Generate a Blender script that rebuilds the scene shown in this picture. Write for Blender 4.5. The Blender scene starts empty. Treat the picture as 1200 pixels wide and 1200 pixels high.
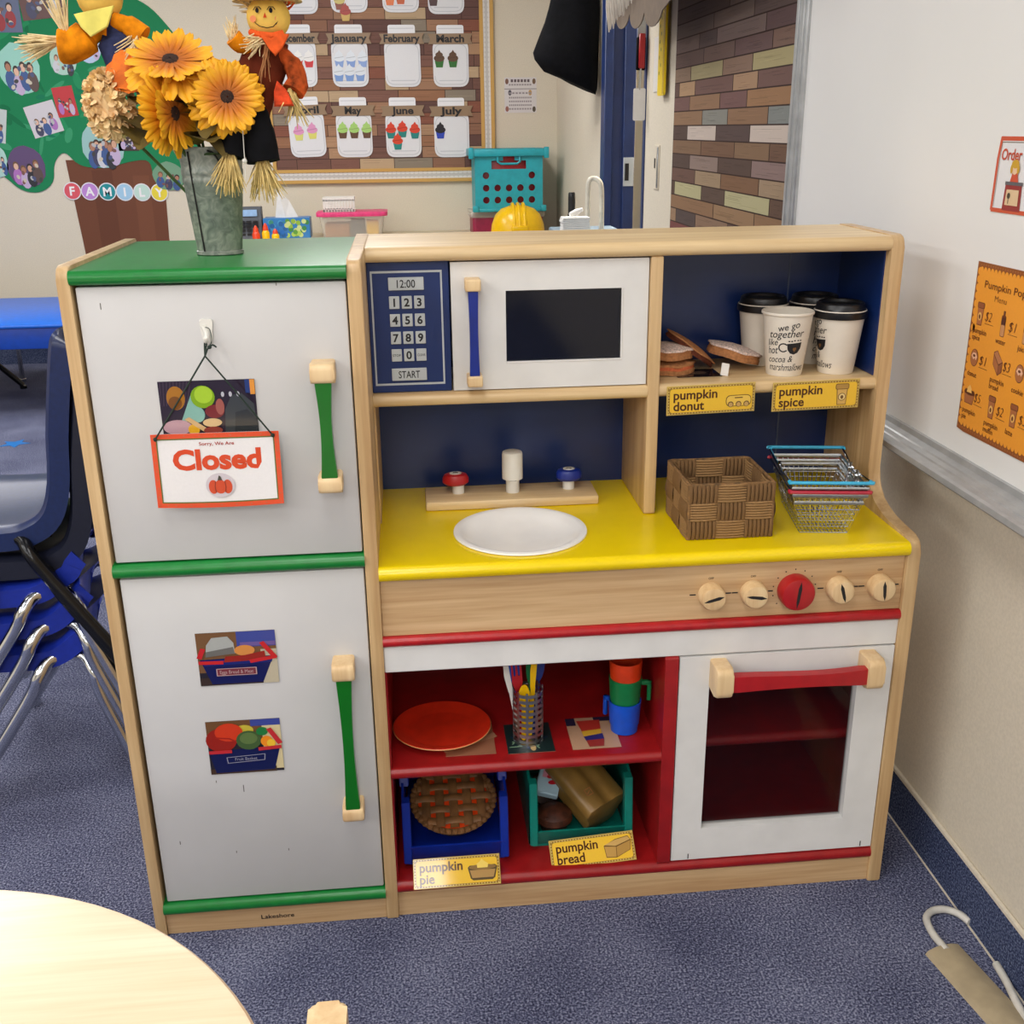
import bpy, bmesh, math, random
from mathutils import Vector, Matrix, noise
random.seed(7)
PI = math.pi
SC = bpy.context.scene
COL = SC.collection

# ------------------------------------------------------------------ camera
cam_d = bpy.data.cameras.new('camera')
cam = bpy.data.objects.new('camera', cam_d)
COL.objects.link(cam)
SC.camera = cam
CR = Vector((0.9950271, -0.0989143, -0.0117045))
CU = Vector((0.0445340, 0.3366928, 0.9405608))
CF = Vector((0.0890941, 0.9364048, -0.3394236))
cam.matrix_world = Matrix(((CR.x, CU.x, -CF.x, 0.566176), (CR.y, CU.y, -CF.y, -1.364821),
                           (CR.z, CU.z, -CF.z, 1.158370), (0, 0, 0, 1)))
cam_d.sensor_width = 36.0
cam_d.lens = 36.0 * 1248.44 / 1200.0
cam_d.clip_start = 0.02

# ------------------------------------------------------------------ light and exposure
W = bpy.data.worlds.new('room_air')
SC.world = W
W.use_nodes = True
W.node_tree.nodes['Background'].inputs[0].default_value = (0.85, 0.9, 1.0, 1)
W.node_tree.nodes['Background'].inputs[1].default_value = 0.05
SC.view_settings.view_transform = 'Standard'
SC.view_settings.look = 'None'
SC.view_settings.exposure = 0.14
SC.view_settings.gamma = 1.0
SC.view_settings.use_curve_mapping = False

def area(name, loc, sx, sy, power, col=(1.0, 0.985, 0.965)):
    d = bpy.data.lights.new(name, 'AREA')
    d.shape = 'RECTANGLE'
    d.size = sx
    d.size_y = sy
    d.energy = power
    d.color = col
    o = bpy.data.objects.new(name, d)
    COL.objects.link(o)
    o.location = loc
    return o

# the classroom's fluorescent troffers, then unseen front and left rows added as fill
area('troffer_and_fill', (0.35, -0.95, 2.33), 0.55, 1.1, 13)
area('troffer_and_fill', (-1.25, -0.95, 2.33), 0.55, 1.1, 17)
area('troffer_and_fill', (0.35, 0.95, 2.33), 0.55, 1.1, 4)
area('troffer_and_fill', (-1.25, 0.95, 2.33), 0.55, 1.1, 10)
area('troffer_and_fill', (0.35, 2.85, 2.33), 0.55, 1.1, 26)
area('troffer_and_fill', (-1.25, 2.85, 2.33), 0.55, 1.1, 30)
area('troffer_and_fill', (0.35, -2.75, 2.33), 0.55, 1.1, 18)  # front rows, added as diffuse fill for the upright faces
area('troffer_and_fill', (-1.25, -2.75, 2.33), 0.55, 1.1, 24)
area('troffer_and_fill', (0.35, -4.6, 2.33), 0.55, 1.1, 42)
area('troffer_and_fill', (-1.25, -4.6, 2.33), 0.55, 1.1, 26)
area('troffer_and_fill', (-2.9, 0.95, 2.33), 0.55, 1.1, 20)  # left row, added to even out whiteboard and lower door
area('troffer_and_fill', (-2.9, -0.95, 2.33), 0.55, 1.1, 34)
area('troffer_and_fill', (-2.9, -2.75, 2.33), 0.55, 1.1, 42)

# ------------------------------------------------------------------ materials
def lin(c):
    c = c / 255.0
    return c / 12.92 if c <= 0.04045 else ((c + 0.055) / 1.055) ** 2.4

def L(r, g, b):
    return (lin(r), lin(g), lin(b), 1.0)

def base_mat(name, rough=0.5, metal=0.0, spec=0.5):
    m = bpy.data.materials.new(name)
    m.use_nodes = True
    nt = m.node_tree
    p = nt.nodes['Principled BSDF']
    p.inputs['Roughness'].default_value = rough
    p.inputs['Metallic'].default_value = metal
    p.inputs['Specular IOR Level'].default_value = spec
    return m, nt, p

def nd(nt, typ, **kw):
    n = nt.nodes.new(typ)
    for k, v in kw.items():
        setattr(n, k, v)
    return n

def coords(nt, scale=(1, 1, 1), loc=(0, 0, 0)):
    tc = nd(nt, 'ShaderNodeTexCoord')
    mp = nd(nt, 'ShaderNodeMapping')
    mp.inputs['Scale'].default_value = scale
    mp.inputs['Location'].default_value = loc
    nt.links.new(tc.outputs['Object'], mp.inputs['Vector'])
    return mp.outputs['Vector']

def ramp(nt, fac, stops):
    r = nd(nt, 'ShaderNodeValToRGB')
    e = r.color_ramp.elements
    while len(e) < len(stops):
        e.new(0.5)
    for i, (pos, c) in enumerate(stops):
        e[i].position = pos
        e[i].color = c
    nt.links.new(fac, r.inputs['Fac'])
    return r.outputs['Color']

def bump(nt, p, h, strength=0.2, dist=0.002):
    b = nd(nt, 'ShaderNodeBump')
    b.inputs['Strength'].default_value = strength
    b.inputs['Distance'].default_value = dist
    nt.links.new(h, b.inputs['Height'])
    nt.links.new(b.outputs['Normal'], p.inputs['Normal'])

def plain(name, c, rough=0.5, metal=0.0, var=0.06, scale=40, spec=0.5, bmp=0.0):
    """painted or moulded surface with a faint mottle"""
    m, nt, p = base_mat(name, rough, metal, spec)
    n = nd(nt, 'ShaderNodeTexNoise')
    n.inputs['Scale'].default_value = scale
    n.inputs['Detail'].default_value = 4
    nt.links.new(coords(nt), n.inputs['Vector'])
    a = L(*[max(0, x * (1 - var)) for x in c])
    b = L(*[min(255, x * (1 + var)) for x in c])
    nt.links.new(ramp(nt, n.outputs['Fac'], [(0.3, a), (0.7, b)]), p.inputs['Base Color'])
    if bmp:
        bump(nt, p, n.outputs['Fac'], bmp)
    return m

def wood(name, axis, dark, light, rough=0.38, fine=1.0):
    m, nt, p = base_mat(name, rough)
    s = [38 * fine] * 3
    s['xyz'.index(axis)] = 1.6 * fine
    v = coords(nt, tuple(s))
    n1 = nd(nt, 'ShaderNodeTexNoise')
    n1.inputs['Scale'].default_value = 1.0
    n1.inputs['Detail'].default_value = 5
    n1.inputs['Distortion'].default_value = 0.6
    nt.links.new(v, n1.inputs['Vector'])
    s2 = [230] * 3
    s2['xyz'.index(axis)] = 9
    n2 = nd(nt, 'ShaderNodeTexNoise')
    n2.inputs['Scale'].default_value = 1.0
    n2.inputs['Detail'].default_value = 2
    nt.links.new(coords(nt, tuple(s2)), n2.inputs['Vector'])
    mx = nd(nt, 'ShaderNodeMath', operation='MULTIPLY_ADD')
    nt.links.new(n2.outputs['Fac'], mx.inputs[0])
    mx.inputs[1].default_value = 0.35
    nt.links.new(n1.outputs['Fac'], mx.inputs[2])
    mid = tuple((a + b) / 2 for a, b in zip(dark, light))
    nt.links.new(ramp(nt, mx.outputs[0], [(0.42, L(*dark)), (0.62, L(*mid)), (0.86, L(*light))]), p.inputs['Base Color'])
    bump(nt, p, n2.outputs['Fac'], 0.06, 0.001)
    return m

def printed(name, rough=0.35, spec=0.5):
    m, nt, p = base_mat(name, rough, 0, spec)
    a = nd(nt, 'ShaderNodeAttribute')
    a.attribute_name = 'Col'
    n = nd(nt, 'ShaderNodeTexNoise')
    n.inputs['Scale'].default_value = 300
    nt.links.new(coords(nt), n.inputs['Vector'])
    h = nd(nt, 'ShaderNodeHueSaturation')
    mr = nd(nt, 'ShaderNodeMapRange')
    mr.inputs['To Min'].default_value = 0.96
    mr.inputs['To Max'].default_value = 1.04
    nt.links.new(n.outputs['Fac'], mr.inputs['Value'])
    nt.links.new(mr.outputs[0], h.inputs['Value'])
    nt.links.new(a.outputs['Color'], h.inputs['Color'])
    nt.links.new(h.outputs['Color'], p.inputs['Base Color'])
    return m

M = {}
M['wood_z'] = wood('birch_upright', 'z', (176, 138, 92), (214, 183, 136))
M['wood_x'] = wood('birch_rail', 'x', (196, 162, 114), (232, 206, 160))
M['wood_panel'] = wood('birch_front', 'x', (170, 128, 84), (216, 184, 140), 0.42, 0.7)
M['wood_y'] = wood('birch_end', 'y', (190, 156, 110), (226, 198, 152))
M['wood_block'] = wood('birch_block', 'z', (208, 170, 122), (232, 204, 158), 0.4)
M['table_wood'] = wood('maple_laminate', 'x', (228, 194, 156), (248, 224, 194), 0.28, 0.55)
M['counter_wood'] = wood('pale_laminate', 'x', (205, 190, 160), (222, 208, 178), 0.4)
M['green'] = plain('green_paint', (18, 122, 50), 0.3, var=0.05, scale=60)
M['green_bar'] = plain('green_enamel', (6, 104, 22), 0.32, var=0.04)
M['white_lam'] = plain('white_laminate', (202, 201, 200), 0.42, var=0.012, scale=8)
M['white_paint'] = plain('white_paint', (222, 221, 218), 0.38, var=0.02, scale=20)
M['yellow'] = plain('yellow_laminate', (240, 209, 0), 0.24, var=0.01, scale=30)
M['red'] = plain('red_paint', (150, 22, 24), 0.35, var=0.06, scale=40)
M['red_bright'] = plain('red_enamel', (172, 26, 32), 0.3, var=0.05, scale=50)
M['navy'] = plain('navy_laminate', (20, 44, 98), 0.3, var=0.06, scale=12)
M['navy_bar'] = plain('blue_enamel', (18, 42, 134), 0.32)
M['dark'] = plain('dark_wire_and_gap_shade', (24, 22, 22), 0.8)  # near-black: shade painted into slots and fridge gap, true colour on vase wire
M['white_plastic'] = plain('white_plastic', (228, 226, 218), 0.3, var=0.015)
M['white_enamel'] = plain('white_enamel', (244, 243, 241), 0.22, var=0.008)
M['grey_key'] = plain('pale_key', (186, 192, 194), 0.4, var=0.02)
M['ink'] = plain('black_ink', (20, 20, 24), 0.5)
M['print'] = printed('printed_card')
M['print_gloss'] = printed('laminated_print', 0.07, 0.6)
M['print_matte'] = printed('matte_print', 0.75, 0.2)
M['paper'] = plain('white_paper', (226, 224, 220), 0.7, var=0.02)
M['cord_green'] = plain('dark_green_cord', (22, 42, 32), 0.7)
M['chrome'] = plain('chrome', (205, 208, 212), 0.12, 1.0, var=0.02)
M['steel'] = plain('brushed_steel', (176, 178, 180), 0.28, 1.0, var=0.06, scale=120)
M['alu'] = plain('aluminium', (184, 186, 187), 0.42, 0.5, var=0.05, scale=30)
M['black_tube'] = plain('black_enamel_tube', (18, 19, 22), 0.22, 0.3)
M['chair_navy'] = plain('navy_plastic', (22, 38, 82), 0.36, var=0.08, scale=120, bmp=0.05)
M['chair_shaded'] = plain('shaded_navy_plastic', (22, 25, 40), 0.36, var=0.08, scale=120)  # dark navy, blackened to paint in the shade behind the stack
M['chair_blue'] = plain('blue_plastic', (24, 44, 148), 0.34, var=0.05, scale=90)
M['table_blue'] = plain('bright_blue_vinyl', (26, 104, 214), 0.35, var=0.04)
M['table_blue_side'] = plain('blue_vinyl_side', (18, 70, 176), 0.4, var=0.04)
M['black_plastic'] = plain('black_plastic', (20, 21, 24), 0.34)
M['black_cloth'] = plain('black_cloth', (14, 14, 17), 0.9, var=0.25, scale=60, spec=0.15)
M['cream_metal'] = plain('cream_metal_tube', (206, 200, 184), 0.35)
M['navy_door'] = plain('navy_door_paint', (30, 50, 98), 0.42, var=0.06, scale=20)
M['teal'] = plain('teal_plastic', (38, 160, 172), 0.4, var=0.04)
M['bin_teal'] = plain('sea_green_plastic', (12, 126, 112), 0.34, var=0.05)
M['bin_blue'] = plain('royal_blue_plastic', (14, 44, 150), 0.34, var=0.05)
M['pink'] = plain('pink_plastic', (222, 62, 122), 0.4)
M['hat_yellow'] = plain('hard_hat_yellow', (240, 190, 6), 0.25, var=0.02)
M['orange_plastic'] = plain('orange_plastic', (224, 66, 24), 0.35)
M['plate_red'] = plain('red_orange_plate', (214, 46, 22), 0.3, var=0.05)
M['plate_edge'] = plain('plate_edge', (206, 150, 92), 0.5)
M['cup_green'] = plain('green_plastic', (14, 122, 66), 0.35)
M['cup_blue'] = plain('blue_cup_plastic', (14, 84, 204), 0.32)
M['cup_paper'] = plain('paper_cup', (226, 218, 204), 0.55, var=0.012)
M['straw'] = plain('straw', (206, 180, 116), 0.8, var=0.15, scale=90)
M['straw_pale'] = plain('pale_straw', (232, 208, 160), 0.8, var=0.12, scale=90)
M['cable_beige'] = plain('beige_rubber', (170, 154, 124), 0.6, var=0.05)
M['cable_white'] = plain('white_cable', (206, 202, 192), 0.5)
M['pie_crust'] = plain('pie_crust_plastic', (124, 84, 46), 0.6, var=0.14, scale=60, bmp=0.3)
M['pie_fill'] = plain('orange_filling', (255, 74, 16), 0.45)
M['bread'] = plain('golden_bread', (128, 98, 48), 0.34, var=0.12, scale=24)
M['choc'] = plain('chocolate_plastic', (74, 38, 24), 0.5, var=0.3, scale=70, bmp=0.5)
M['felt_tan'] = plain('tan_felt', (168, 116, 76), 0.95, var=0.12, scale=200, spec=0.1)
M['felt_brown'] = plain('brown_felt', (96, 52, 38), 0.95, var=0.15, scale=200, spec=0.1)
M['felt_white'] = plain('white_glitter_felt', (206, 186, 176), 0.85, var=0.2, scale=300, spec=0.2)
M['felt_orange'] = plain('orange_felt', (196, 106, 70), 0.95, var=0.1, scale=200, spec=0.1)
M['shirt_brown'] = plain('brown_cloth', (92, 38, 22), 0.9, var=0.2, scale=40, spec=0.1)
M['scarf_orange'] = plain('orange_cloth', (226, 92, 40), 0.9, var=0.1, scale=80, spec=0.1)
M['sleeve_orange'] = plain('orange_print_cloth', (232, 130, 18), 0.85, var=0.22, scale=55, spec=0.1)
M['patch_cloth'] = plain('patterned_cloth', (150, 66, 30), 0.9, var=0.5, scale=60, spec=0.1)
M['denim'] = plain('navy_denim', (50, 56, 88), 0.9, var=0.12, scale=120, spec=0.1)
M['doll_skin'] = plain('yellow_muslin', (236, 196, 96), 0.85, var=0.05, scale=60, spec=0.1)
M['leaf'] = plain('dried_olive_leaf', (92, 76, 26), 0.7, var=0.3, scale=30)
M['stem'] = plain('green_stem', (58, 86, 34), 0.6)
M['mum'] = plain('peach_silk', (255, 214, 160), 0.7, var=0.07, scale=60)
M['poppy'] = plain('orange_silk', (244, 112, 16), 0.7, var=0.2, scale=40)
M['flower_eye'] = plain('dark_seed_eye', (48, 28, 18), 0.9, var=0.3, scale=300, bmp=0.6)
M['plum'] = plain('maroon_plastic', (140, 20, 62), 0.4)
M['lantern_grey'] = plain('grey_plastic', (70, 74, 82), 0.5)
M['taupe'] = plain('taupe_paper', (122, 106, 90), 0.8, var=0.04)
M['fringe'] = plain('white_felt_fringe', (214, 206, 194), 0.85, var=0.05)
M['deck_blue'] = plain('pale_blue_laminate', (120, 140, 156), 0.4)

def translucent(name, c, alpha, rough=0.2):
    m, nt, p = base_mat(name, rough)
    p.inputs['Base Color'].default_value = L(*c)
    p.inputs['Alpha'].default_value = alpha
    return m
M['smoked'] = translucent('smoked_acrylic', (10, 8, 10), 0.24, 0.06)
M['smoked_deep'] = translucent('deep_smoked_acrylic', (14, 18, 34), 0.72, 0.08)
M['clear_tub'] = translucent('clear_plastic', (226, 220, 210), 0.35, 0.2)

def galvanised():
    m, nt, p = base_mat('galvanised_zinc', 0.5, 0.55)
    v = nd(nt, 'ShaderNodeTexNoise')
    v.inputs['Scale'].default_value = 70
    v.inputs['Detail'].default_value = 6
    v.inputs['Distortion'].default_value = 1.5
    nt.links.new(coords(nt), v.inputs['Vector'])
    nt.links.new(ramp(nt, v.outputs['Fac'], [(0.3, L(112, 120, 114)), (0.5, L(142, 148, 140)), (0.7, L(172, 174, 164))]), p.inputs['Base Color'])
    return m
M['zinc'] = galvanised()

def petal_mat():
    m, nt, p = base_mat('gerbera_silk', 0.6)
    tc = nd(nt, 'ShaderNodeTexCoord')
    sp = nd(nt, 'ShaderNodeSeparateXYZ')
    nt.links.new(tc.outputs['Object'], sp.inputs[0])
    n = nd(nt, 'ShaderNodeTexNoise')
    n.inputs['Scale'].default_value = 6
    mp = nd(nt, 'ShaderNodeMapping')
    mp.inputs['Scale'].default_value = (0.7, 8, 1)
    nt.links.new(tc.outputs['Object'], mp.inputs['Vector'])
    nt.links.new(mp.outputs['Vector'], n.inputs['Vector'])
    ma = nd(nt, 'ShaderNodeMath', operation='MULTIPLY_ADD')
    nt.links.new(n.outputs['Fac'], ma.inputs[0])
    ma.inputs[1].default_value = 0.3
    nt.links.new(sp.outputs['X'], ma.inputs[2])
    nt.links.new(ramp(nt, ma.outputs[0], [(0.2, L(138, 62, 4)), (0.62, L(202, 112, 8)), (1.0, L(240, 174, 20))]), p.inputs['Base Color'])
    return m
M['petal'] = petal_mat()

def carpet_mat(name, a, b, c):
    m, nt, p = base_mat(name, 0.95, 0, 0.1)
    v = coords(nt)
    n = nd(nt, 'ShaderNodeTexNoise')
    n.inputs['Scale'].default_value = 300
    n.inputs['Detail'].default_value = 3
    n.inputs['Roughness'].default_value = 0.7
    nt.links.new(v, n.inputs['Vector'])
    n2 = nd(nt, 'ShaderNodeTexNoise')
    n2.inputs['Scale'].default_value = 5
    n2.inputs['Detail'].default_value = 3
    nt.links.new(v, n2.inputs['Vector'])
    ma = nd(nt, 'ShaderNodeMath', operation='MULTIPLY_ADD')
    nt.links.new(n2.outputs['Fac'], ma.inputs[0])
    ma.inputs[1].default_value = 0.16
    nt.links.new(n.outputs['Fac'], ma.inputs[2])
    nt.links.new(ramp(nt, ma.outputs[0], [(0.44, L(*a)), (0.58, L(*b)), (0.74, L(*c))]), p.inputs['Base Color'])
    bump(nt, p, n.outputs['Fac'], 0.6, 0.004)
    return m
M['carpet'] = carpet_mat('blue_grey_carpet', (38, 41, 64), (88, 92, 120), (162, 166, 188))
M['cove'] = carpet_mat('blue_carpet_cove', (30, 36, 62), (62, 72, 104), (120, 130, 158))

def wall_mat(name, c, sc=220, st=0.25):
    m, nt, p = base_mat(name, 0.8, 0, 0.2)
    v = coords(nt)
    n = nd(nt, 'ShaderNodeTexNoise')
    n.inputs['Scale'].default_value = sc
    n.inputs['Detail'].default_value = 4
    nt.links.new(v, n.inputs['Vector'])
    a = L(*[x * 0.96 for x in c])
    nt.links.new(ramp(nt, n.outputs['Fac'], [(0.35, a), (0.65, L(*c))]), p.inputs['Base Color'])
    bump(nt, p, n.outputs['Fac'], st, 0.002)
    return m
M['wall'] = wall_mat('cream_wall', (220, 210, 190))
M['ceil'] = wall_mat('ceiling_tile', (228, 226, 220))
M['board_white'] = plain('whiteboard_enamel', (234, 233, 230), 0.3, var=0.008, scale=3)

# ------------------------------------------------------------------ mesh builder
_txt = {}
def text_geo(s, bold=0.0):
    key = (s, bold)
    if key not in _txt:
        cu = bpy.data.curves.new('lettering_curve', 'FONT')
        cu.body = s
        cu.align_x = 'CENTER'
        cu.align_y = 'CENTER'
        cu.resolution_u = 3
        cu.offset = bold
        ob = bpy.data.objects.new('lettering_source', cu)
        COL.objects.link(ob)
        bpy.context.view_layer.update()
        me = bpy.data.meshes.new_from_object(ob.evaluated_get(bpy.context.evaluated_depsgraph_get()))
        vs = [v.co.copy() for v in me.vertices]
        fs = [tuple(p.vertices) for p in me.polygons]
        bpy.data.objects.remove(ob)
        bpy.data.curves.remove(cu)
        bpy.data.meshes.remove(me)
        if vs:
            x0 = min(v.x for v in vs); x1 = max(v.x for v in vs)
            y0 = min(v.y for v in vs); y1 = max(v.y for v in vs)
        else:
            x0 = x1 = y0 = y1 = 0
        _txt[key] = (vs, fs, x0, x1, y0, y1)
    return _txt[key]

def frame(o, x, y):
    """matrix of a plane with origin o, right x, up y"""
    x = Vector(x).normalized()
    y = Vector(y)
    y = (y - x * y.dot(x)).normalized()
    z = x.cross(y)
    o = Vector(o)
    return Matrix(((x.x, y.x, z.x, o.x), (x.y, y.y, z.y, o.y), (x.z, y.z, z.z, o.z), (0, 0, 0, 1)))

def FRONT(x, y, z):            # a plane seen from the front of the kitchen
    return frame((x, y, z), (1, 0, 0), (0, 0, 1))
def RIGHT(x, y, z):            # a plane on the right wall
    return frame((x, y, z), (0, -1, 0), (0, 0, 1))
def FLAT(x, y, z, a=0):        # lying on a level surface
    return frame((x, y, z), (math.cos(a), math.sin(a), 0), (-math.sin(a), math.cos(a), 0))

class MB:
    def __init__(s):
        s.bm = bmesh.new()
        s.cl = s.bm.loops.layers.float_color.new('Col')
        s.c = (1, 1, 1, 1)
        s.mi = 0
        s.k = 0

    def col(s, *c):
        s.c = L(*c)
        return s

    def _paint(s, faces):
        for f in faces:
            f.material_index = s.mi
            for l in f.loops:
                l[s.cl] = s.c

    def add(s, vs, fs, Mx=None):
        bv = [s.bm.verts.new(Mx @ Vector(v) if Mx else v) for v in vs]
        out = []
        for f in fs:
            try:
                out.append(s.bm.faces.new([bv[i] for i in f]))
            except ValueError:
                pass
        s._paint(out)
        return out

    def box(s, x0, x1, y0, y1, z0, z1, bev=0.0, seg=2, Mx=None):
        vs = [(x0, y0, z0), (x1, y0, z0), (x1, y1, z0), (x0, y1, z0), (x0, y0, z1), (x1, y0, z1), (x1, y1, z1), (x0, y1, z1)]
        fs = [(0, 3, 2, 1), (4, 5, 6, 7), (0, 1, 5, 4), (1, 2, 6, 5), (2, 3, 7, 6), (3, 0, 4, 7)]
        f = s.add(vs, fs, Mx)
        if bev:
            s._bevel(f, bev, seg)
        return s

    def _bevel(s, faces, bev, seg):
        ed = list({e for f in faces for e in f.edges})
        r = bmesh.ops.bevel(s.bm, geom=ed, offset=bev, segments=seg, profile=0.5, affect='EDGES', clamp_overlap=True)
        s._paint(r['faces'])

    def prism(s, poly, Mx, d0, d1, bev=0.0, seg=2):
        """polygon in the plane of Mx, from depth d0 to d1 along its normal"""
        n = len(poly)
        a = sum(poly[i][0] * poly[(i + 1) % n][1] - poly[(i + 1) % n][0] * poly[i][1] for i in range(n))
        if a < 0:
            poly = poly[::-1]
        if d0 > d1:
            d0, d1 = d1, d0
        vs = [(x, y, d0) for x, y in poly] + [(x, y, d1) for x, y in poly]
        fs = [tuple(range(n - 1, -1, -1)), tuple(range(n, 2 * n))] + [(i, (i + 1) % n, n + (i + 1) % n, n + i) for i in range(n)]
        f = s.add(vs, fs, Mx)
        if bev:
            ed = list({e for q in f[:2] for e in q.edges})
            r = bmesh.ops.bevel(s.bm, geom=ed, offset=bev, segments=seg, profile=0.5, affect='EDGES', clamp_overlap=True)
            s._paint(r['faces'])
        return s

    def tube(s, pts, r, n=8, closed=False, cap=True, sq=1.0):
        pts = [Vector(p) for p in pts]
        m = len(pts)
        rs = r if isinstance(r, (list, tuple)) else [r] * m
        rings = []
        up = None
        for i, p in enumerate(pts):
            if closed:
                t = pts[(i + 1) % m] - pts[i - 1]
            else:
                t = pts[min(i + 1, m - 1)] - pts[max(i - 1, 0)]
            t.normalize()
            if up is None:
                up = Vector((0, 0, 1)) if abs(t.z) < 0.9 else Vector((0, 1, 0))
            u = (up - t * up.dot(t))
            if u.length < 1e-5:
                u = Vector((1, 0, 0)) - t * t.x
            u.normalize()
            up = u
            w = t.cross(u)
            rings.append([p + (u * math.cos(2 * PI * k / n) * sq + w * math.sin(2 * PI * k / n)) * rs[i] for k in range(n)])
        vs = [v for g in rings for v in g]
        fs = []
        for i in range(m if closed else m - 1):
            a, b = i * n, ((i + 1) % m) * n
            for k in range(n):
                fs.append((a + k, b + k, b + (k + 1) % n, a + (k + 1) % n)[::-1])
        if cap and not closed:
            fs.append(tuple(range(n)))
            fs.append(tuple(range(m * n - 1, (m - 1) * n - 1, -1)))
        s.add(vs, fs)
        return s

    def lathe(s, prof, c=(0, 0, 0), n=32, Mx=None, sx=1.0, sy=1.0, cap0=True, cap1=True):
        vs = []
        for r, z in prof:
            for k in range(n):
                a = 2 * PI * k / n
                vs.append((c[0] + r * sx * math.cos(a), c[1] + r * sy * math.sin(a), c[2] + z))
        fs = []
        for i in range(len(prof) - 1):
            for k in range(n):
                fs.append((i * n + k, i * n + (k + 1) % n, (i + 1) * n + (k + 1) % n, (i + 1) * n + k))
        if cap0:
            fs.append(tuple(range(n - 1, -1, -1)))
        if cap1:
            fs.append(tuple(range((len(prof) - 1) * n, len(prof) * n)))
        s.add(vs, fs, Mx)
        return s

    def ball(s, c, r, n=16, Mx=None):
        if not isinstance(r, (list, tuple)):
            r = (r, r, r)
        vs = []; m = n // 2
        for i in range(1, m):
            t = PI * i / m
            for k in range(n):
                a = 2 * PI * k / n
                vs.append((c[0] + r[0] * math.sin(t) * math.cos(a), c[1] + r[1] * math.sin(t) * math.sin(a), c[2] + r[2] * math.cos(t)))
        top = len(vs); vs.append((c[0], c[1], c[2] + r[2])); vs.append((c[0], c[1], c[2] - r[2]))
        fs = []
        for i in range(m - 2):
            for k in range(n):
                fs.append((i * n + k, (i + 1) * n + k, (i + 1) * n + (k + 1) % n, i * n + (k + 1) % n))
        for k in range(n):
            fs.append((top, k, (k + 1) % n))
            fs.append((top + 1, (m - 2) * n + (k + 1) % n, (m - 2) * n + k))
        s.add(vs, fs, Mx)
        return s

    # flat print in the plane of Mx
    def poly(s, Mx, pts, lay=0):
        n = len(pts)
        a = sum(pts[i][0] * pts[(i + 1) % n][1] - pts[(i + 1) % n][0] * pts[i][1] for i in range(n))
        if a < 0:
            pts = pts[::-1]
        s.k = (s.k + 1) % 61
        s.add([(x, y, lay * 0.0002 + s.k * 3.1e-6) for x, y in pts], [tuple(range(n))], Mx)
        return s

    def rect(s, Mx, x0, x1, y0, y1, lay=0):
        return s.poly(Mx, [(x0, y0), (x1, y0), (x1, y1), (x0, y1)], lay)

    def oval(s, Mx, x, y, rx, ry, lay=0, n=20, rot=0):
        c, q = math.cos(rot), math.sin(rot)
        pts = []
        for k in range(n):
            a = 2 * PI * k / n
            u, v = rx * math.cos(a), ry * math.sin(a)
            pts.append((x + u * c - v * q, y + u * q + v * c))
        return s.poly(Mx, pts, lay)

    def line(s, Mx, pts, w, lay=0):
        for (ax, ay), (bx, by) in zip(pts, pts[1:]):
            dx, dy = bx - ax, by - ay
            l = math.hypot(dx, dy) or 1
            nx, ny = -dy / l * w / 2, dx / l * w / 2
            ex, ey = dx / l * w * 0.3, dy / l * w * 0.3
            s.poly(Mx, [(ax - ex + nx, ay - ey + ny), (ax - ex - nx, ay - ey - ny), (bx + ex - nx, by + ey - ny), (bx + ex + nx, by + ey + ny)], lay)
        return s

    def text(s, Mx, txt, x, y, h, lay=0, bold=0.0, width=None, thick=0.0, align='c', shear=0.0, rot=0.0, ref=None):
        """letters of cap height h (or exact width) centred at x, y"""
        vs, fs, x0, x1, y0, y1 = text_geo(txt, bold)
        _, _, _, _, ry0, ry1 = text_geo(ref or 'H', bold)
        k = h / max(1e-6, (ry1 - ry0))
        kx = k if width is None else width / max(1e-6, x1 - x0)
        cx = {'c': (x0 + x1) / 2, 'l': x0, 'r': x1}[align]
        cy = (ry0 + ry1) / 2
        c, q = math.cos(rot), math.sin(rot)
        out = []
        for v in vs:
            px, py = (v.x - cx) * kx + (v.y - cy) * k * shear, (v.y - cy) * k
            out.append((x + px * c - py * q, y + px * q + py * c, lay * 0.0002 + thick))
        s.add(out, fs, Mx)
        return s

    def build(s, name, mat, parent=None, smooth=38, inherit=True):
        me = bpy.data.meshes.new(name)
        if parent is not None and inherit:
            s.bm.transform(world_of(parent).inverted())
        s.bm.normal_update()
        s.bm.to_mesh(me)
        s.bm.free()
        for m in (mat if isinstance(mat, (list, tuple)) else [mat]):
            me.materials.append(M[m] if isinstance(m, str) else m)
        if smooth:
            me.polygons.foreach_set('use_smooth', [True] * len(me.polygons))
            me.set_sharp_from_angle(angle=math.radians(smooth))
        o = bpy.data.objects.new(name, me)
        COL.objects.link(o)
        if parent is not None:
            o.parent = parent
        return o

def world_of(o):
    m = o.matrix_basis.copy()
    while o.parent:
        o = o.parent
        m = o.matrix_basis @ m
    return m

def tag(o, label=None, cat=None, group=None, kind=None):
    if label: o['label'] = label
    if cat: o['category'] = cat
    if group: o['group'] = group
    if kind: o['kind'] = kind
    return o

def thing(name, label, cat, loc, group=None, Mx=None):
    o = bpy.data.objects.new(name, None)
    COL.objects.link(o)
    o.empty_display_size = 0.05
    if Mx is not None:
        o.matrix_basis = Mx
    else:
        o.location = loc
    return tag(o, label, cat, group)

def struct(name, mb, mat, parent=None, smooth=38):
    o = mb.build(name, mat, parent, smooth)
    if parent is None:
        o['kind'] = 'structure'
    return o

def copy_tree(o, parent=None):
    c = o.copy()
    COL.objects.link(c)
    if parent is not None:
        c.parent = parent
    for ch in list(o.children):
        copy_tree(ch, c)
    return c

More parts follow.
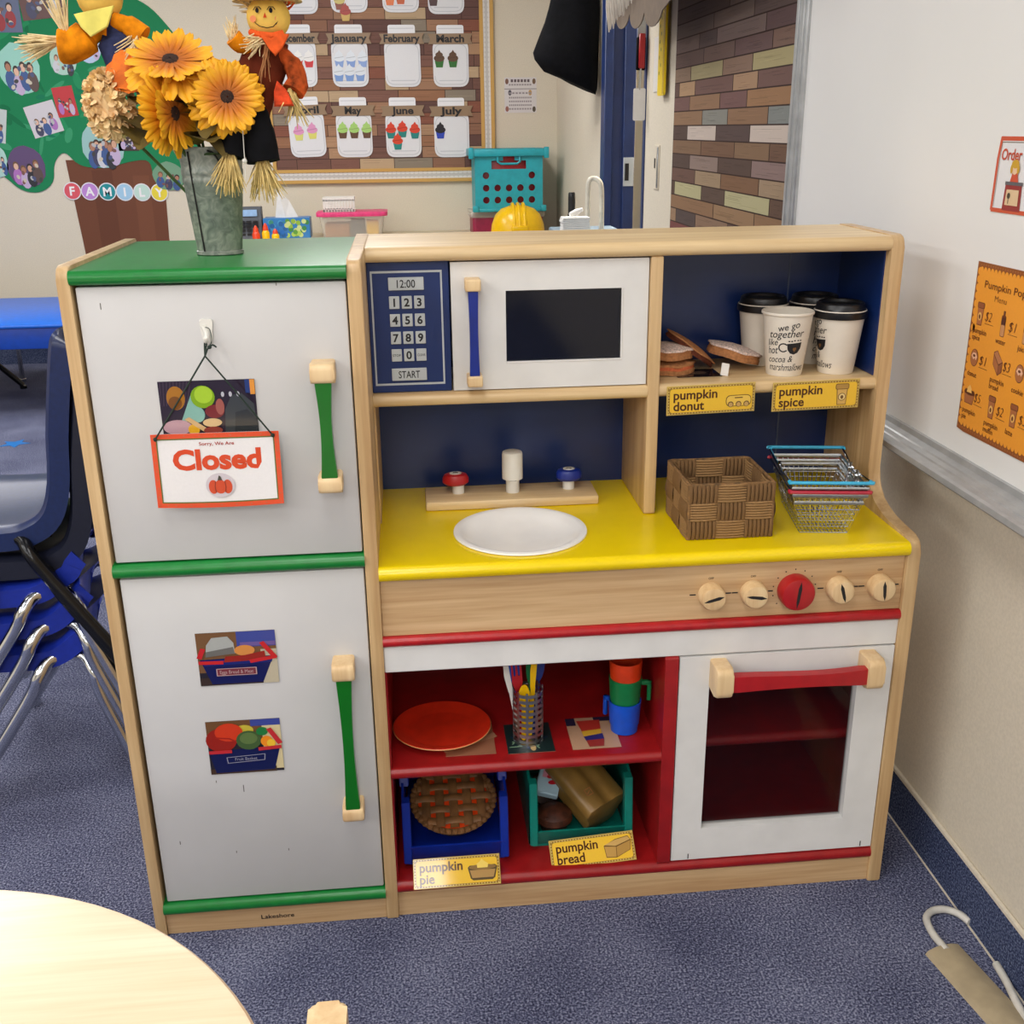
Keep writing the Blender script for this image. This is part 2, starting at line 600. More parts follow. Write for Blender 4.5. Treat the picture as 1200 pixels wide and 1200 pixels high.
def rpoly(pts, r, n=5):
    """polygon with rounded corners; r one radius or one per corner"""
    out = []
    m = len(pts)
    for i in range(m):
        ri = r[i] if isinstance(r, (list, tuple)) else r
        p = Vector(pts[i]); a = Vector(pts[i - 1]); b = Vector(pts[(i + 1) % m])
        if ri <= 0:
            out.append((p.x, p.y)); continue
        da = (a - p).normalized(); db = (b - p).normalized()
        d = min(ri, (a - p).length * 0.49, (b - p).length * 0.49)
        for k in range(n + 1):
            t = k / n
            q = (p + da * d) * (1 - t) ** 2 + p * 2 * t * (1 - t) + (p + db * d) * t * t
            out.append((q.x, q.y))
    return out

def rrect(x0, x1, y0, y1, r, n=5):
    return rpoly([(x0, y0), (x1, y0), (x1, y1), (x0, y1)], r, n)

def spline(pts, n=6):
    """Catmull-Rom through points"""
    P = [Vector(p) for p in pts]
    P = [P[0] * 2 - P[1]] + P + [P[-1] * 2 - P[-2]]
    out = []
    for i in range(1, len(P) - 2):
        a, b, c, d = P[i - 1:i + 3]
        for k in range(n):
            t = k / n
            out.append(0.5 * ((2 * b) + (c - a) * t + (2 * a - 5 * b + 4 * c - d) * t * t + (3 * b - a - 3 * c + d) * t ** 3))
    out.append(P[-2])
    return out

# ================================================================== the room
YB = 4.5          # back wall
XR = 1.385        # right wall
XL, YF, ZC = -4.2, -5.8, 2.35
b = MB(); b.box(XL, 3.0, YF, 5.6, -0.05, 0.0)
struct('floor', b, 'carpet')
b = MB(); b.box(XL, XR, YF, YB, ZC, ZC + 0.05)
struct('ceiling', b, 'ceil')
b = MB(); b.box(XL - 0.1, XR + 0.12, YB, YB + 0.1, 0, ZC)
struct('wall_back', b, 'wall')
DY0, DY1, DZ = 2.375, 3.095, 1.80
b = MB()
b.box(XR, XR + 0.12, YF, DY0, 0, ZC)
b.box(XR, XR + 0.12, DY1, YB, 0, ZC)
b.box(XR, XR + 0.12, DY0, DY1, DZ, ZC)
struct('wall_right', b, 'wall')
b = MB(); b.box(XL - 0.1, XL, YF, YB, 0, ZC)
struct('wall_left', b, 'wall')
b = MB(); b.box(XL - 0.1, XR + 0.12, YF - 0.1, YF, 0, ZC)
struct('wall_front', b, 'wall')
# carpet turned up the wall as a cove, with its pale seam
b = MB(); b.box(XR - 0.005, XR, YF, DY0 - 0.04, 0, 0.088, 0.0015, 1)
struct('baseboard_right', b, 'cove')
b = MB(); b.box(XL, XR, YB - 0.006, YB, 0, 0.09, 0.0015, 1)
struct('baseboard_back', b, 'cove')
b = MB(); b.box(XR - 0.0075, XR - 0.005, -0.62, 0.5, 0.0, 0.0016)
struct('trim_1', b, 'wall')
# cap strip on top of the cove
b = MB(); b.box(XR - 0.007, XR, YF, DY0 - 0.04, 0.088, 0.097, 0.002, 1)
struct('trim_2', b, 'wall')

# door frame in the right wall, the room beyond
b = MB()
b.box(XR - 0.012, XR + 0.022, DY1 - 0.03, DY1 + 0.05, 0, DZ + 0.05, 0.003, 1)
b.box(XR + 0.022, XR + 0.112, DY1 - 0.018, DY1, 0, DZ, 0.002, 1)
b.box(XR + 0.066, XR + 0.112, DY1 - 0.034, DY1 - 0.018, 0, DZ, 0.002, 1)
b.box(XR - 0.006, XR + 0.022, DY0 - 0.02, DY0 + 0.004, 0, DZ + 0.05, 0.002, 1)
b.box(XR + 0.022, XR + 0.112, DY0, DY0 + 0.008, 0, DZ, 0.002, 1)
b.box(XR - 0.012, XR + 0.112, DY0 - 0.02, DY1 + 0.05, DZ, DZ + 0.06, 0.003, 1)
door = struct('door_1', b, 'navy_door')
b = MB(); b.mi = 0
fp = FRONT(XR + 0.105, DY1 - 0.0345, 0.985)
b.box(XR + 0.068, XR + 0.110, DY1 - 0.0375, DY1 - 0.034, 0.93, 1.04, 0.001, 1)
b.mi = 1
b.box(XR + 0.074, XR + 0.09, DY1 - 0.039, DY1 - 0.0374, 0.952, 1.018)
b.build('strike_plate', ['grey_key', 'dark'], door)
b = MB()
b.box(1.98, 2.05, 1.4, 5.6, 0, ZC)
b.box(XR + 0.12, 2.05, 5.5, 5.6, 0, ZC)
b.box(XR + 0.12, 2.05, 1.4, 1.5, 0, ZC)
struct('wall_hall', b, 'wall')
b = MB(); b.box(XR + 0.12, 2.05, 1.4, 5.6, ZC, ZC + 0.05)
struct('ceiling_hall', b, 'ceil')
area('troffer_and_fill', (1.75, 3.4, 2.3), 0.3, 0.9, 60)  # unseen lamp added to brighten the hall behind the doorway
b = MB(); b.box(1.972, 1.98, 3.9, 4.35, 1.0, 1.34)
tag(b.build('green_poster', 'leaf'), 'dark green sheet on the wall of the hall beyond the doorway', 'poster')

# ------------------------------------------------------------------ whiteboard with tray
wb = thing('whiteboard', 'large whiteboard with aluminium frame on the right wall', 'whiteboard', (XR, -0.2, 0.69))
b = MB(); b.box(1.372, XR, -1.5, 0.845, 0.685, 2.0)
b.build('writing_surface', 'board_white', wb)
b = MB()
b.box(1.364, XR, 0.84, 0.905, 0.66, 2.0, 0.003, 1)
b.box(1.361, 1.366, 0.852, 0.864, 0.66, 2.0, 0.001, 1)
b.box(1.361, 1.366, 0.882, 0.894, 0.66, 2.0, 0.001, 1)
b.build('frame_strip', 'alu', wb)
b = MB()
P = [(1.372, 0.694), (1.366, 0.694), (1.364, 0.686), (1.352, 0.684), (1.350, 0.682), (1.340, 0.681), (1.338, 0.679), (1.326, 0.678),
     (1.322, 0.682), (1.317, 0.680), (1.315, 0.673), (1.322, 0.667), (1.372, 0.669)]
b.prism(P, frame((0, 0, 0), (1, 0, 0), (0, 0, 1)), -0.86, 1.5)
b.build('marker_tray', 'alu', wb, smooth=20)

# ------------------------------------------------------------------ wood print paper on the right wall
def wall_row_t(u):
    return u * 1.4 / (u * 1.4 + (1 - u))
rows = {
    -4: [(0, .14, 150, 100, 80), (.14, .5, 120, 74, 66), (.5, .8, 160, 120, 86), (.8, 1, 104, 76, 66)],
    -3: [(0, .3, 120, 80, 70), (.3, .7, 160, 122, 90), (.7, 1, 110, 80, 70)],
    -2: [(0, .4, 136, 76, 70), (.4, .75, 112, 82, 70), (.75, 1, 160, 120, 84)],
    -1: [(0, .05, 170, 132, 98), (.05, .22, 98, 80, 74), (.22, .5, 156, 120, 92), (.5, .78, 110, 82, 70), (.78, 1, 176, 146, 106)],
    0: [(0, .37, 158, 116, 80), (.37, .72, 170, 130, 90), (.72, 1, 162, 120, 82)],
    1: [(0, .03, 100, 74, 60), (.03, .26, 196, 186, 134), (.26, .46, 106, 82, 68), (.46, .84, 198, 188, 136), (.84, 1, 114, 84, 66)],
    2: [(0, .2, 120, 86, 72), (.2, .42, 174, 144, 108), (.42, .74, 144, 102, 70), (.74, 1, 176, 146, 112)],
    3: [(0, .15, 98, 76, 66), (.15, .39, 156, 130, 116), (.39, .67, 102, 78, 66), (.67, 1, 154, 124, 116)],
    4: [(0, .24, 144, 108, 78), (.24, .52, 134, 96, 70), (.52, .81, 148, 112, 80), (.81, 1, 126, 90, 68)],
    5: [(0, .12, 98, 76, 66), (.12, .36, 214, 194, 178), (.36, .64, 100, 78, 72), (.64, .985, 218, 198, 182), (.985, 1, 100, 78, 70)],
    6: [(0, .24, 158, 118, 84), (.24, .45, 146, 144, 132), (.45, .78, 158, 116, 82), (.78, 1, 140, 144, 138)],
    7: [(0, .13, 128, 90, 82), (.13, .38, 160, 118, 84), (.38, .6, 132, 92, 86), (.6, 1, 172, 124, 82)],
    8: [(0, .04, 110, 80, 70), (.04, .17, 190, 148, 106), (.17, .48, 128, 92, 82), (.48, .68, 184, 142, 104), (.68, 1, 126, 90, 80)],
    9: [(0, .13, 150, 120, 96), (.13, .39, 176, 160, 112), (.39, .63, 150, 116, 94), (.63, 1, 184, 168, 114)],
    10: [(0, .23, 116, 90, 82), (.23, .48, 124, 96, 86), (.48, .78, 118, 88, 84), (.78, 1, 136, 102, 86)],
    11: [(0, .19, 124, 100, 92), (.19, .33, 106, 86, 82), (.33, .72, 132, 108, 100), (.72, 1, 112, 84, 82)],
    12: [(0, .3, 118, 98, 90), (.3, .62, 124, 102, 92), (.62, 1, 106, 84, 78)],
    13: [(0, .42, 104, 84, 76), (.42, 1, 128, 104, 94)],
    14: [(0, .5, 120, 96, 86), (.5, 1, 104, 82, 76)],
}
wp = thing('wood_print_paper', 'brown wood plank print paper covering the wall left of the whiteboard', 'wallpaper', (XR - 0.004, 1.43, 1.1))
Y0, Y1, RH, ZB = 1.955, 0.912, 0.0388, 0.925
b = MB(); b.col(64, 46, 40)
b.box(XR - 0.004, XR - 0.0005, Y1, Y0, ZB - 4 * RH, ZB + 15 * RH)
PM = RIGHT(XR - 0.0042, 0, 0)
rnd = random.Random(3)
for r, cells in rows.items():
    for u0, u1, *c in cells:
        ya = Y0 + (Y1 - Y0) * wall_row_t(u0)
        yb = Y0 + (Y1 - Y0) * wall_row_t(u1)
        g_ = sum(c) / 3
        c = [(g_ + (v - g_) * .82) * .93 for v in c]
        b.col(*c)
        z0 = ZB + r * RH
        b.rect(PM, -ya + 0.0025, -yb - 0.0025, z0 + 0.0016, z0 + RH - 0.0016, 1)
        for k in range(7):       # printed grain and knots
            q = rnd.choice([0.86, 0.92, 1.06])
            b.col(*[min(255, x * q) for x in c])
            wl = (ya - yb)
            a0 = rnd.uniform(0.02, 0.55) * wl
            zz = z0 + rnd.uniform(0.006, RH - 0.006)
            b.rect(PM, -ya + a0, -ya + a0 + wl * rnd.uniform(0.2, 0.4), zz, zz + 0.0012, 2)
b.build('paper_sheet', 'print_matte', wp, smooth=0)
b = MB(); b.col(28, 24, 24)
b.box(XR - 0.008, XR - .0005, Y1 - 0.007, Y1, ZB - 4 * RH, ZB + 15 * RH)
b.build('edge_strip', 'print_matte', wp)

# latch plate and ruler, lanyard beside the doorway
t = thing('wall_latch', 'narrow metal latch plate on the cream wall beside the doorway', 'latch', (XR, 2.16, 1.03))
b = MB(); b.box(XR - 0.004, XR, 2.135, 2.20, 0.965, 1.10, 0.001, 1); b.build('plate', 'wall', t)
b = MB(); b.box(XR - 0.007, XR - 0.004, 2.14, 2.152, 0.97, 1.095, 0.001, 1); b.build('slot', 'steel', t)
b = MB(); b.box(XR - 0.006, XR - 0.004, 2.18, 2.19, 1.03, 1.06); b.build('keyhole', 'dark', t)

t = thing('yellow_ruler', 'long yellow ruler with holes hanging beside the doorway', 'ruler', (XR - 0.006, 2.085, 1.25))
b = MB(); b.col(236, 204, 14)
b.prism(rrect(-2.125, -2.04, 1.245, 1.62, 0.012), RIGHT(XR - 0.012, 0, 0), 0, 0.006)
b.col(196, 160, 8); b.box(XR - 0.0185, XR - 0.012, 2.042, 2.062, 1.25, 1.62)
b.col(60, 84, 20)
for k in range(9):
    b.oval(RIGHT(XR - 0.0181, 0, 0), -2.108 + (k % 2) * 0.018, 1.31 + k * 0.022, 0.004, 0.006, 1, 10)
b.build('blade', 'print', t)
b = MB(); b.tube([(XR, 2.085, 1.60), (XR - 0.014, 2.085, 1.60)], 0.003); b.build('peg', 'steel', t)
b = MB(); b.col(226, 222, 214); b.box(XR - 0.003, XR, 2.16, 2.25, 1.26, 1.42)
tag(b.build('wall_note', 'print'), 'small white note taped behind the yellow ruler', 'note')

t = thing('lanyard', 'red and black lanyard with white tag hanging at the doorway', 'lanyard', (XR - 0.01, 2.36, 1.2))
b = MB(); b.box(1.348, 1.376, 2.35, 2.358, 1.42, 1.58, 0.002, 1); b.build('grey_strap', 'alu', t)
b = MB(); b.box(1.352, 1.372, 2.335, 2.345, 1.335, 1.44, 0.003, 1); b.build('red_band', 'red_bright', t)
b = MB(); b.box(1.346, 1.376, 2.345, 2.36, 1.33, 1.43, 0.003, 1); b.build('black_band', 'black_cloth', t)
b = MB(); b.tube([(1.36, 2.345, 1.34), (1.358, 2.345, 1.27)], 0.004); b.build('clip', 'chrome', t)
b = MB(); b.prism(rrect(1.338, 1.378, 1.175, 1.275, 0.006), FRONT(0, 2.345, 0), 0, 0.003); b.build('tag', 'paper', t)

# taupe scalloped paper hung from the ceiling
t = thing('scalloped_hanging', 'taupe scalloped paper cut-out with white fringe hanging at the top', 'decoration', (1.25, 1.6, 1.42))
pts = []
ed = [(-2.20, 1.468), (-1.99, 1.45), (-1.79, 1.437), (-1.57, 1.425)]
for (a, az), (c, cz) in zip(ed, ed[1:]):
    for k in range(9):
        th = PI * k / 9
        u = (a + c) / 2 - math.cos(th) * (c - a) / 2
        pts.append((u, (az + cz) / 2 - math.sin(th) * 0.045 + 0.02))
pts += [(-1.5, 1.45), (-1.3, 1.452), (-1.12, 1.47), (-0.95, 1.48), (-0.95, 1.75), (-2.2, 1.75)]
b = MB(); b.prism(pts, RIGHT(1.25, 0, 0), 0, 0.003); b.build('scalloped_sheet', 'taupe', t)
b = MB()
for k in range(20):
    y = 2.24 - k * 0.034
    z = 1.425 + k * 0.0055 + rnd.uniform(-0.006, 0.012)
    b.tube([(1.235 - rnd.uniform(0, .004), y, 1.74), (1.233, y - 0.004, z + 0.07), (1.231, y - 0.008 + rnd.uniform(-.01, .01), z)], [0.012, 0.013, 0.002], 6, sq=0.5)
fr = b.build('fringe', 'fringe', t); fr['kind'] = 'stuff'
b = MB()
for y in (2.1, 1.1):
    b.tube([(1.2485, y, 1.75), (1.2485, y, ZC)], 0.0015, 5)
b.build('string', 'paper', t)

# ------------------------------------------------------------------ month bulletin board
bb = thing('bulletin_board', 'bulletin board of wood print paper with white lace border on back wall', 'bulletin board', (0.46, YB, 0.9))
bx0, bx1, bz0, bz1 = -0.075, 0.992, 0.962, 2.05
b = MB(); b.col(70, 50, 44); b.box(bx0, bx1, YB - 0.012, YB - .001, bz0, bz1)
PM = FRONT(0, YB - 0.0122, 0)
pal = [(142, 104, 84), (116, 84, 74), (160, 122, 96), (128, 92, 80), (104, 76, 70), (150, 108, 82), (186, 160, 128), (140, 128, 112), (134, 86, 70), (172, 136, 106)]
z = bz0
r = 0
while z < bz1 - 0.02:
    x = bx0
    while x < bx1 - 0.01:
        w = min(rnd.uniform(0.1, 0.26), bx1 - x)
        c = rnd.choice(pal)
        b.col(*c)
        b.rect(PM, x + 0.0015, x + w - 0.0015, z + 0.0016, z + 0.0530, 1)
        for k in range(3):
            q = rnd.choice([0.88, 1.08])
            b.col(*[v * q for v in c])
            zz = z + rnd.uniform(0.006, 0.046)
            b.rect(PM, x + w * 0.1, x + w * rnd.uniform(0.5, 0.95), zz, zz + 0.0025, 2)
        x += w
    z += 0.0546
b.build('paper_backing', 'print_matte', bb, smooth=0)
b = MB()
for (x0, x1, z0, z1) in ((bx0 - 0.065, bx1 + 0.065, bz0 - 0.065, bz0 - 0.048), (bx0 - 0.065, bx1 + 0.065, bz0 - 0.012, bz0 + 0.004),
                         (bx1 - 0.004, bx1 + 0.014, bz0, bz1), (bx1 + 0.048, bx1 + 0.066, bz0 - 0.06, bz1),
                         (bx0 - 0.014, bx0 + 0.004, bz0, bz1), (bx0 - 0.066, bx0 - 0.048, bz0 - 0.06, bz1)):
    b.col(202, 160, 92)
    b.box(x0, x1, YB - 0.02, YB - .001, z0, z1)
b.build('gold_trim', 'print_matte', bb)
b = MB()
b.col(196, 192, 186)
b.box(bx0 - 0.05, bx1 + 0.05, YB - 0.016, YB - .001, bz0 - 0.05, bz0 - 0.012)
b.box(bx1 + 0.012, bx1 + 0.05, YB - 0.016, YB - .001, bz0 - 0.04, bz1)
b.box(bx0 - 0.05, bx0 - 0.012, YB - 0.016, YB - .001, bz0 - 0.04, bz1)
LM = FRONT(0, YB - 0.0162, 0)
b.col(222, 219, 214)
k = bx0 - 0.04
while k < bx1 + 0.04:
    b.oval(LM, k, bz0 - 0.018, 0.012, 0.007, 1, 10); b.oval(LM, k, bz0 - 0.044, 0.012, 0.007, 1, 10)
    k += 0.023
k = bz0 - 0.03
while k < bz1:
    for xx in (bx1 + 0.018, bx1 + 0.044, bx0 - 0.018, bx0 - 0.044):
        b.oval(LM, xx, k, 0.007, 0.012, 1, 10)
    k += 0.023
b.build('lace_border', 'print_matte', bb)

def cupcake(b, m, x, z, s, top, cup, lay=4):
    b.col(*cup)
    b.poly(m, [(x - .30 * s, z + .42 * s), (x - .22 * s, z), (x + .22 * s, z), (x + .30 * s, z + .42 * s)], lay)
    b.col(*top)
    b.oval(m, x, z + .56 * s, .36 * s, .22 * s, lay + 1, 14)
    b.oval(m, x, z + .78 * s, .25 * s, .16 * s, lay + 2, 12)
    b.poly(m, [(x - .14 * s, z + .86 * s), (x + .14 * s, z + .86 * s), (x + .02 * s, z + 1.08 * s)], lay + 3)
    b.col(*[max(0, v * 0.82) for v in top])
    b.line(m, [(x - .3 * s, z + .56 * s), (x + .28 * s, z + .64 * s)], .04 * s, lay + 4)

months = [
    ('August', .104, 1.697, [], []),
    ('September', .347, 1.703, [(-.045, .02, (206, 190, 110), (140, 70, 50)), (-.02, -.03, (170, 60, 50), (206, 170, 90))], None),
    ('October', .600, 1.703, [(-.05, .04, (232, 100, 40), (232, 120, 60)), (.0, .045, (226, 90, 30), (200, 90, 40))], None),
    ('November', .825, 1.695, [(-.06, .045, (96, 60, 62), (80, 50, 52))], None),
    ('December', .078, 1.362, [(-.055, .1, (236, 234, 230), (206, 50, 56)), (.0, .1, (238, 236, 232), (206, 50, 56)), (.05, .1, (238, 236, 232), (206, 50, 56))], None),
    ('January', .334, 1.361, [(-.05, .1, (224, 230, 236), (138, 164, 214)), (.005, .1, (226, 232, 238), (130, 158, 212)), (.06, .1, (224, 230, 236), (138, 164, 214)),
                              (-.055, .035, (222, 228, 234), (120, 154, 208)), (-.005, .035, (222, 228, 234), (120, 154, 208)), (.045, .035, (222, 228, 234), (124, 156, 208))], None),
    ('February', .597, 1.359, [], None),
    ('March', .840, 1.357, [(-.055, .1, (92, 62, 40), (44, 110, 40)), (.01, .1, (92, 62, 40), (44, 110, 40))], None),
    ('April', .100, 1.028, [(-.04, .09, (222, 150, 190), (218, 214, 120)), (.025, .095, (220, 150, 190), (222, 216, 110))], None),
    ('May', .335, 1.024, [(-.055, .1, (164, 206, 110), (98, 66, 42)), (.0, .1, (164, 206, 110), (98, 66, 42)), (.06, .1, (168, 208, 114), (98, 66, 42))], None),
    ('June', .586, 1.021, [(-.06, .1, (214, 62, 34), (30, 128, 122)), (-.005, .105, (214, 62, 34), (30, 128, 122)), (.055, .098, (214, 62, 34), (30, 128, 122)), (-.03, .045, (216, 66, 34), (30, 132, 124))], None),
    ('July', .834, 1.017, [(-.055, .1, (34, 28, 34), (40, 66, 176))], None),
]
what = {'August': 'white paper jar cutout without cupcakes, top row left end of the bulletin board', 'September': 'white paper jar cutout with two red and yellow cupcakes in the top row',
        'October': 'white paper jar cutout with two orange cupcakes in the top row', 'November': 'white paper jar cutout with one plum cupcake, top right of the board',
        'December': 'white paper jar cutout labelled December with three red and white cupcakes', 'January': 'white paper jar cutout labelled January with six pale blue cupcakes',
        'February': 'empty white paper jar cutout labelled February', 'March': 'white paper jar cutout labelled March with two green and brown cupcakes',
        'April': 'white paper jar cutout labelled April with two pink and yellow cupcakes', 'May': 'white paper jar cutout labelled May with three light green cupcakes',
        'June': 'white paper jar cutout labelled June with four red and teal cupcakes', 'July': 'white paper jar cutout labelled July with one dark blue cupcake'}
for name, x, z0, cakes, _ in months:
    y = YB - 0.016
    t = thing('jar_cutout', what[name], 'paper cutout', (x, y, z0), 'birthday jars on the bulletin board', frame((x, y, z0), (math.cos(rnd.uniform(-.03, .03)), 0, 0.03 if name == 'April' else 0), (0, 0, 1)))
    Wm = world_of(t)
    b = MB(); b.col(224, 224, 226)
    b.prism(rrect(-.09, .09, 0, .222, .045, 6), Wm, -0.002, 0.0015)
    b.col(232, 232, 234)
    b.prism(rrect(-.068, .068, .222, .288, .012), Wm, -0.002, 0.002)
    b.col(196, 198, 202)
    b.line(Wm, rrect(-.082, .082, .012, .2, .04, 5)[:24], .0035, 10)
    b.line(Wm, [(-.06, .03), (.06, .03)], .004, 10)
    b.line(Wm, [(-.06, .272), (.06, .272)], .003, 12)
    b.build('jar', 'print', t, smooth=0)
    b = MB(); b.col(146, 120, 92)
    b.prism([(-.112, .2), (-.1, .222), (-.112, .248), (.112, .25), (.1, .225), (.112, .2)], Wm, 0.002, 0.004)
    b.col(22, 20, 22)
    b.text(Wm, name, 0, .226, .036, 22, 0.035, width=min(.18, .028 * len(name)))
    b.build('name_banner', 'print', t, smooth=0)
    for cx, cz, top, cup in cakes:
        b = MB(); cupcake(b, Wm, cx * 1.06, cz - .008, .076, top, cup, 16)
        b.build('cupcake', 'print', t, smooth=0)

# notice, family tree, family letters
t = thing('notice_sheet', 'small white notice sheet with grey lettering right of the bulletin board', 'notice', (1.195, YB, 1.23))
m = FRONT(1.195, YB - 0.002, 1.315)
b = MB(); b.col(214, 208, 206); b.prism([(-.083, -.085), (.083, -.085), (.083, .085), (-.083, .085)], m, -0.001, 0.0)
b.col(110, 100, 100); b.line(m, [(-.083, .03), (.083, .03)], .003, 1)
for z_, n_ in ((.05, 9), (.01, 7), (-.012, 12), (-.03, 11), (-.048, 12), (-.066, 9)):
    b.col(150, 140, 142)
    for k in range(n_):
        b.rect(m, -.06 + k * .12 / n_, -.06 + (k + .7) * .12 / n_, z_ - .004, z_ + .004, 1)
b.col(96, 82, 84); 
for k in range(6):
    b.rect(m, -.05 + k * .017, -.038 + k * .017, .062, .076, 1)
for xx, zz, c in ((-.07, .066, (120, 84, 70)), (.07, .066, (110, 84, 60)), (-.055, .012, (80, 76, 84)), (.05, .012, (190, 150, 90)), (-.07, -.066, (150, 96, 84)), (.07, -.068, (80, 70, 56))):
    b.col(*c); b.oval(m, xx, zz, .009, .014, 1, 10)
b.build('sheet', 'print', t, smooth=0)

t = thing('paper_tree', 'big green paper tree with brown trunk on back wall', 'paper tree', (-0.9, YB, 0.6))
m = FRONT(0, YB - 0.001, 0)
crown = [(-1.60, 1.05), (-1.44, .97), (-1.36, .885), (-1.27, .87), (-1.19, .92), (-1.18, 1.02), (-1.12, 1.08), (-1.06, 1.00), (-.93, .985), (-.80, 1.02), (-.70, 1.03),
         (-.70, .93), (-.62, .87), (-.54, .90), (-.52, 1.0), (-.44, 1.08), (-.48, 1.25), (-.38, 1.38), (-.46, 1.52), (-.52, 1.62), (-.62, 1.74), (-.8, 1.82), (-1.0, 1.9), (-1.3, 1.94), (-1.6, 1.9), (-1.75, 1.6), (-1.78, 1.3), (-1.7, 1.12)]
b = MB(); b.col(34, 128, 82)
b.prism(rpoly(crown, .06, 4), m, 0, 0.004)
for k in range(80):      # crinkles of darker and lighter paper printed in the crown
    b.col(*rnd.choice([(28, 112, 72), (44, 142, 92), (30, 120, 86), (60, 150, 104)]))
    x = rnd.uniform(-1.55, -.6); z = rnd.uniform(1.1, 1.75); a = rnd.uniform(0, 6)
    b.oval(m, x, z, rnd.uniform(.02, .07), rnd.uniform(.008, .02), 21, 10, a)
b.build('crown', 'print_matte', t, smooth=0)
b = MB(); b.col(112, 70, 52)
b.prism([(-1.12, 1.03), (-1.09, .62), (-1.07, .3), (-.64, .3), (-.655, .64), (-.64, 1.03)], m, -0.0005, 0.002)
b.col(104, 64, 48); b.rect(m, -1.0, -.9, .35, .98, 11); b.col(120, 76, 56); b.rect(m, -.8, -.72, .4, .95, 11)
b.build('trunk', 'print_matte', t, smooth=0)

def people(b, m, w, h, n, lay):
    for k in range(n):
        x = -w * .32 + k * w * .64 / max(1, n - 1)
        z = -h * .1 + rnd.uniform(-.08, .08) * h
        b.col(*rnd.choice([(60, 60, 90), (150, 40, 48), (190, 170, 200), (90, 70, 66), (200, 200, 206), (56, 86, 140), (170, 110, 180), (40, 40, 48)]))
        b.oval(m, x, z - h * .22, w * .16, h * .25, lay, 12)
        b.col(*rnd.choice([(66, 44, 36), (40, 30, 28), (110, 80, 56)]))
        b.oval(m, x, z + h * .12, w * .1, h * .13, lay + 1, 10)
        b.col(*rnd.choice([(206, 160, 132), (170, 118, 92), (222, 180, 154)]))
        b.oval(m, x, z + h * .09, w * .075, h * .1, lay + 2, 10)

fam = [  # x, z, w, h, rot, shape, people, background, label
    (-1.195, 1.225, .15, .15, .25, 'r', 3, (206, 200, 204), 'tilted square family photo with pale background, middle of the green tree'),
    (-1.315, 1.0, .19, .2, .1, 'o', 4, (92, 70, 110), 'cutout family photo with purple and red clothes at the tree lower left'),
    (-1.08, 1.305, .1, .14, .12, 'r', 2, (190, 44, 52), 'small family photo with red clothes above the tree middle'),
    (-.925, 1.10, .21, .23, 0, 'o', 6, (150, 190, 186), 'large round group photo at the tree bottom left of the vase'),
    (-1.275, 1.46, .2, .24, .1, 'o', 4, (150, 206, 190), 'pale green oval family photo in the upper left of the tree'),
    (-1.33, 1.72, .2, .2, 0, 'r', 3, (90, 100, 130), 'family photo with blue caps at the top left of the tree'),
    (-1.06, 1.50, .13, .15, -.1, 'o', 2, (170, 206, 190), 'little round photo below the scarecrow straw hand'),
    (-.62, .945, .16, .14, -.1, 'o', 3, (110, 150, 120), 'round photo on the green tip right of the trunk'),
    (-.93, 1.55, .12, .14, 0, 'o', 2, (176, 196, 220), 'small pale blue photo beside the navy scarecrow body'),
    (-.77, 1.60, .2, .15, .3, 'o', 3, (150, 150, 176), 'lilac grey photo at the tree top right'),
    (-.80, 1.12, .1, .1, 0, 'r', 2, (60, 40, 40), 'small dark photo beside the vase rim'),
    (-1.43, 1.20, .1, .16, -.2, 'r', 2, (190, 200, 196), 'photo at the left edge of the picture, middle of the tree'),
    (-1.45, 1.03, .1, .16, .1, 'o', 2, (170, 206, 196), 'pale green photo at the left edge of the picture, low on the tree'),
    (-1.47, 1.42, .12, .16, 0, 'o', 1, (206, 214, 110), 'yellow green round photo at the left edge of the picture'),
    (-1.13, 1.78, .2, .2, .1, 'r', 2, (96, 60, 56), 'dark brown photo at the tree top behind the scarecrow hat'),
]
for x, z, w, h, rot, sh, n, bg, lab in fam:
    t = thing('family_photo', lab, 'photo', (x, YB - 0.006, z), 'family photos on the paper tree', FRONT(x, YB - 0.006, z) @ Matrix.Rotation(rot, 4, 'Z'))
    m = world_of(t)
    b = MB(); b.col(*bg)
    if sh == 'r':
        b.prism([(-w / 2, -h / 2), (w / 2, -h / 2), (w / 2, h / 2), (-w / 2, h / 2)], m, -0.001, 0.0006)
    else:
        b.prism([(w / 2 * math.cos(2 * PI * k / 22) * rnd.uniform(.94, 1.04), h / 2 * math.sin(2 * PI * k / 22) * rnd.uniform(.94, 1.04)) for k in range(22)], m, -0.001, 0.0006)
    people(b, m, w * .8, h * .8, n, 4)
    for k in range(10):
        b.col(*rnd.choice([(70, 80, 120), (180, 180, 180), (120, 80, 70), (60, 60, 60), (200, 190, 170)]))
        b.oval(m, rnd.uniform(-.3, .3) * w, rnd.uniform(-.36, .05) * h, w * .06, h * .04, 7, 8, rnd.uniform(0, 3))
    b.build('photo_print', 'print', t, smooth=0)

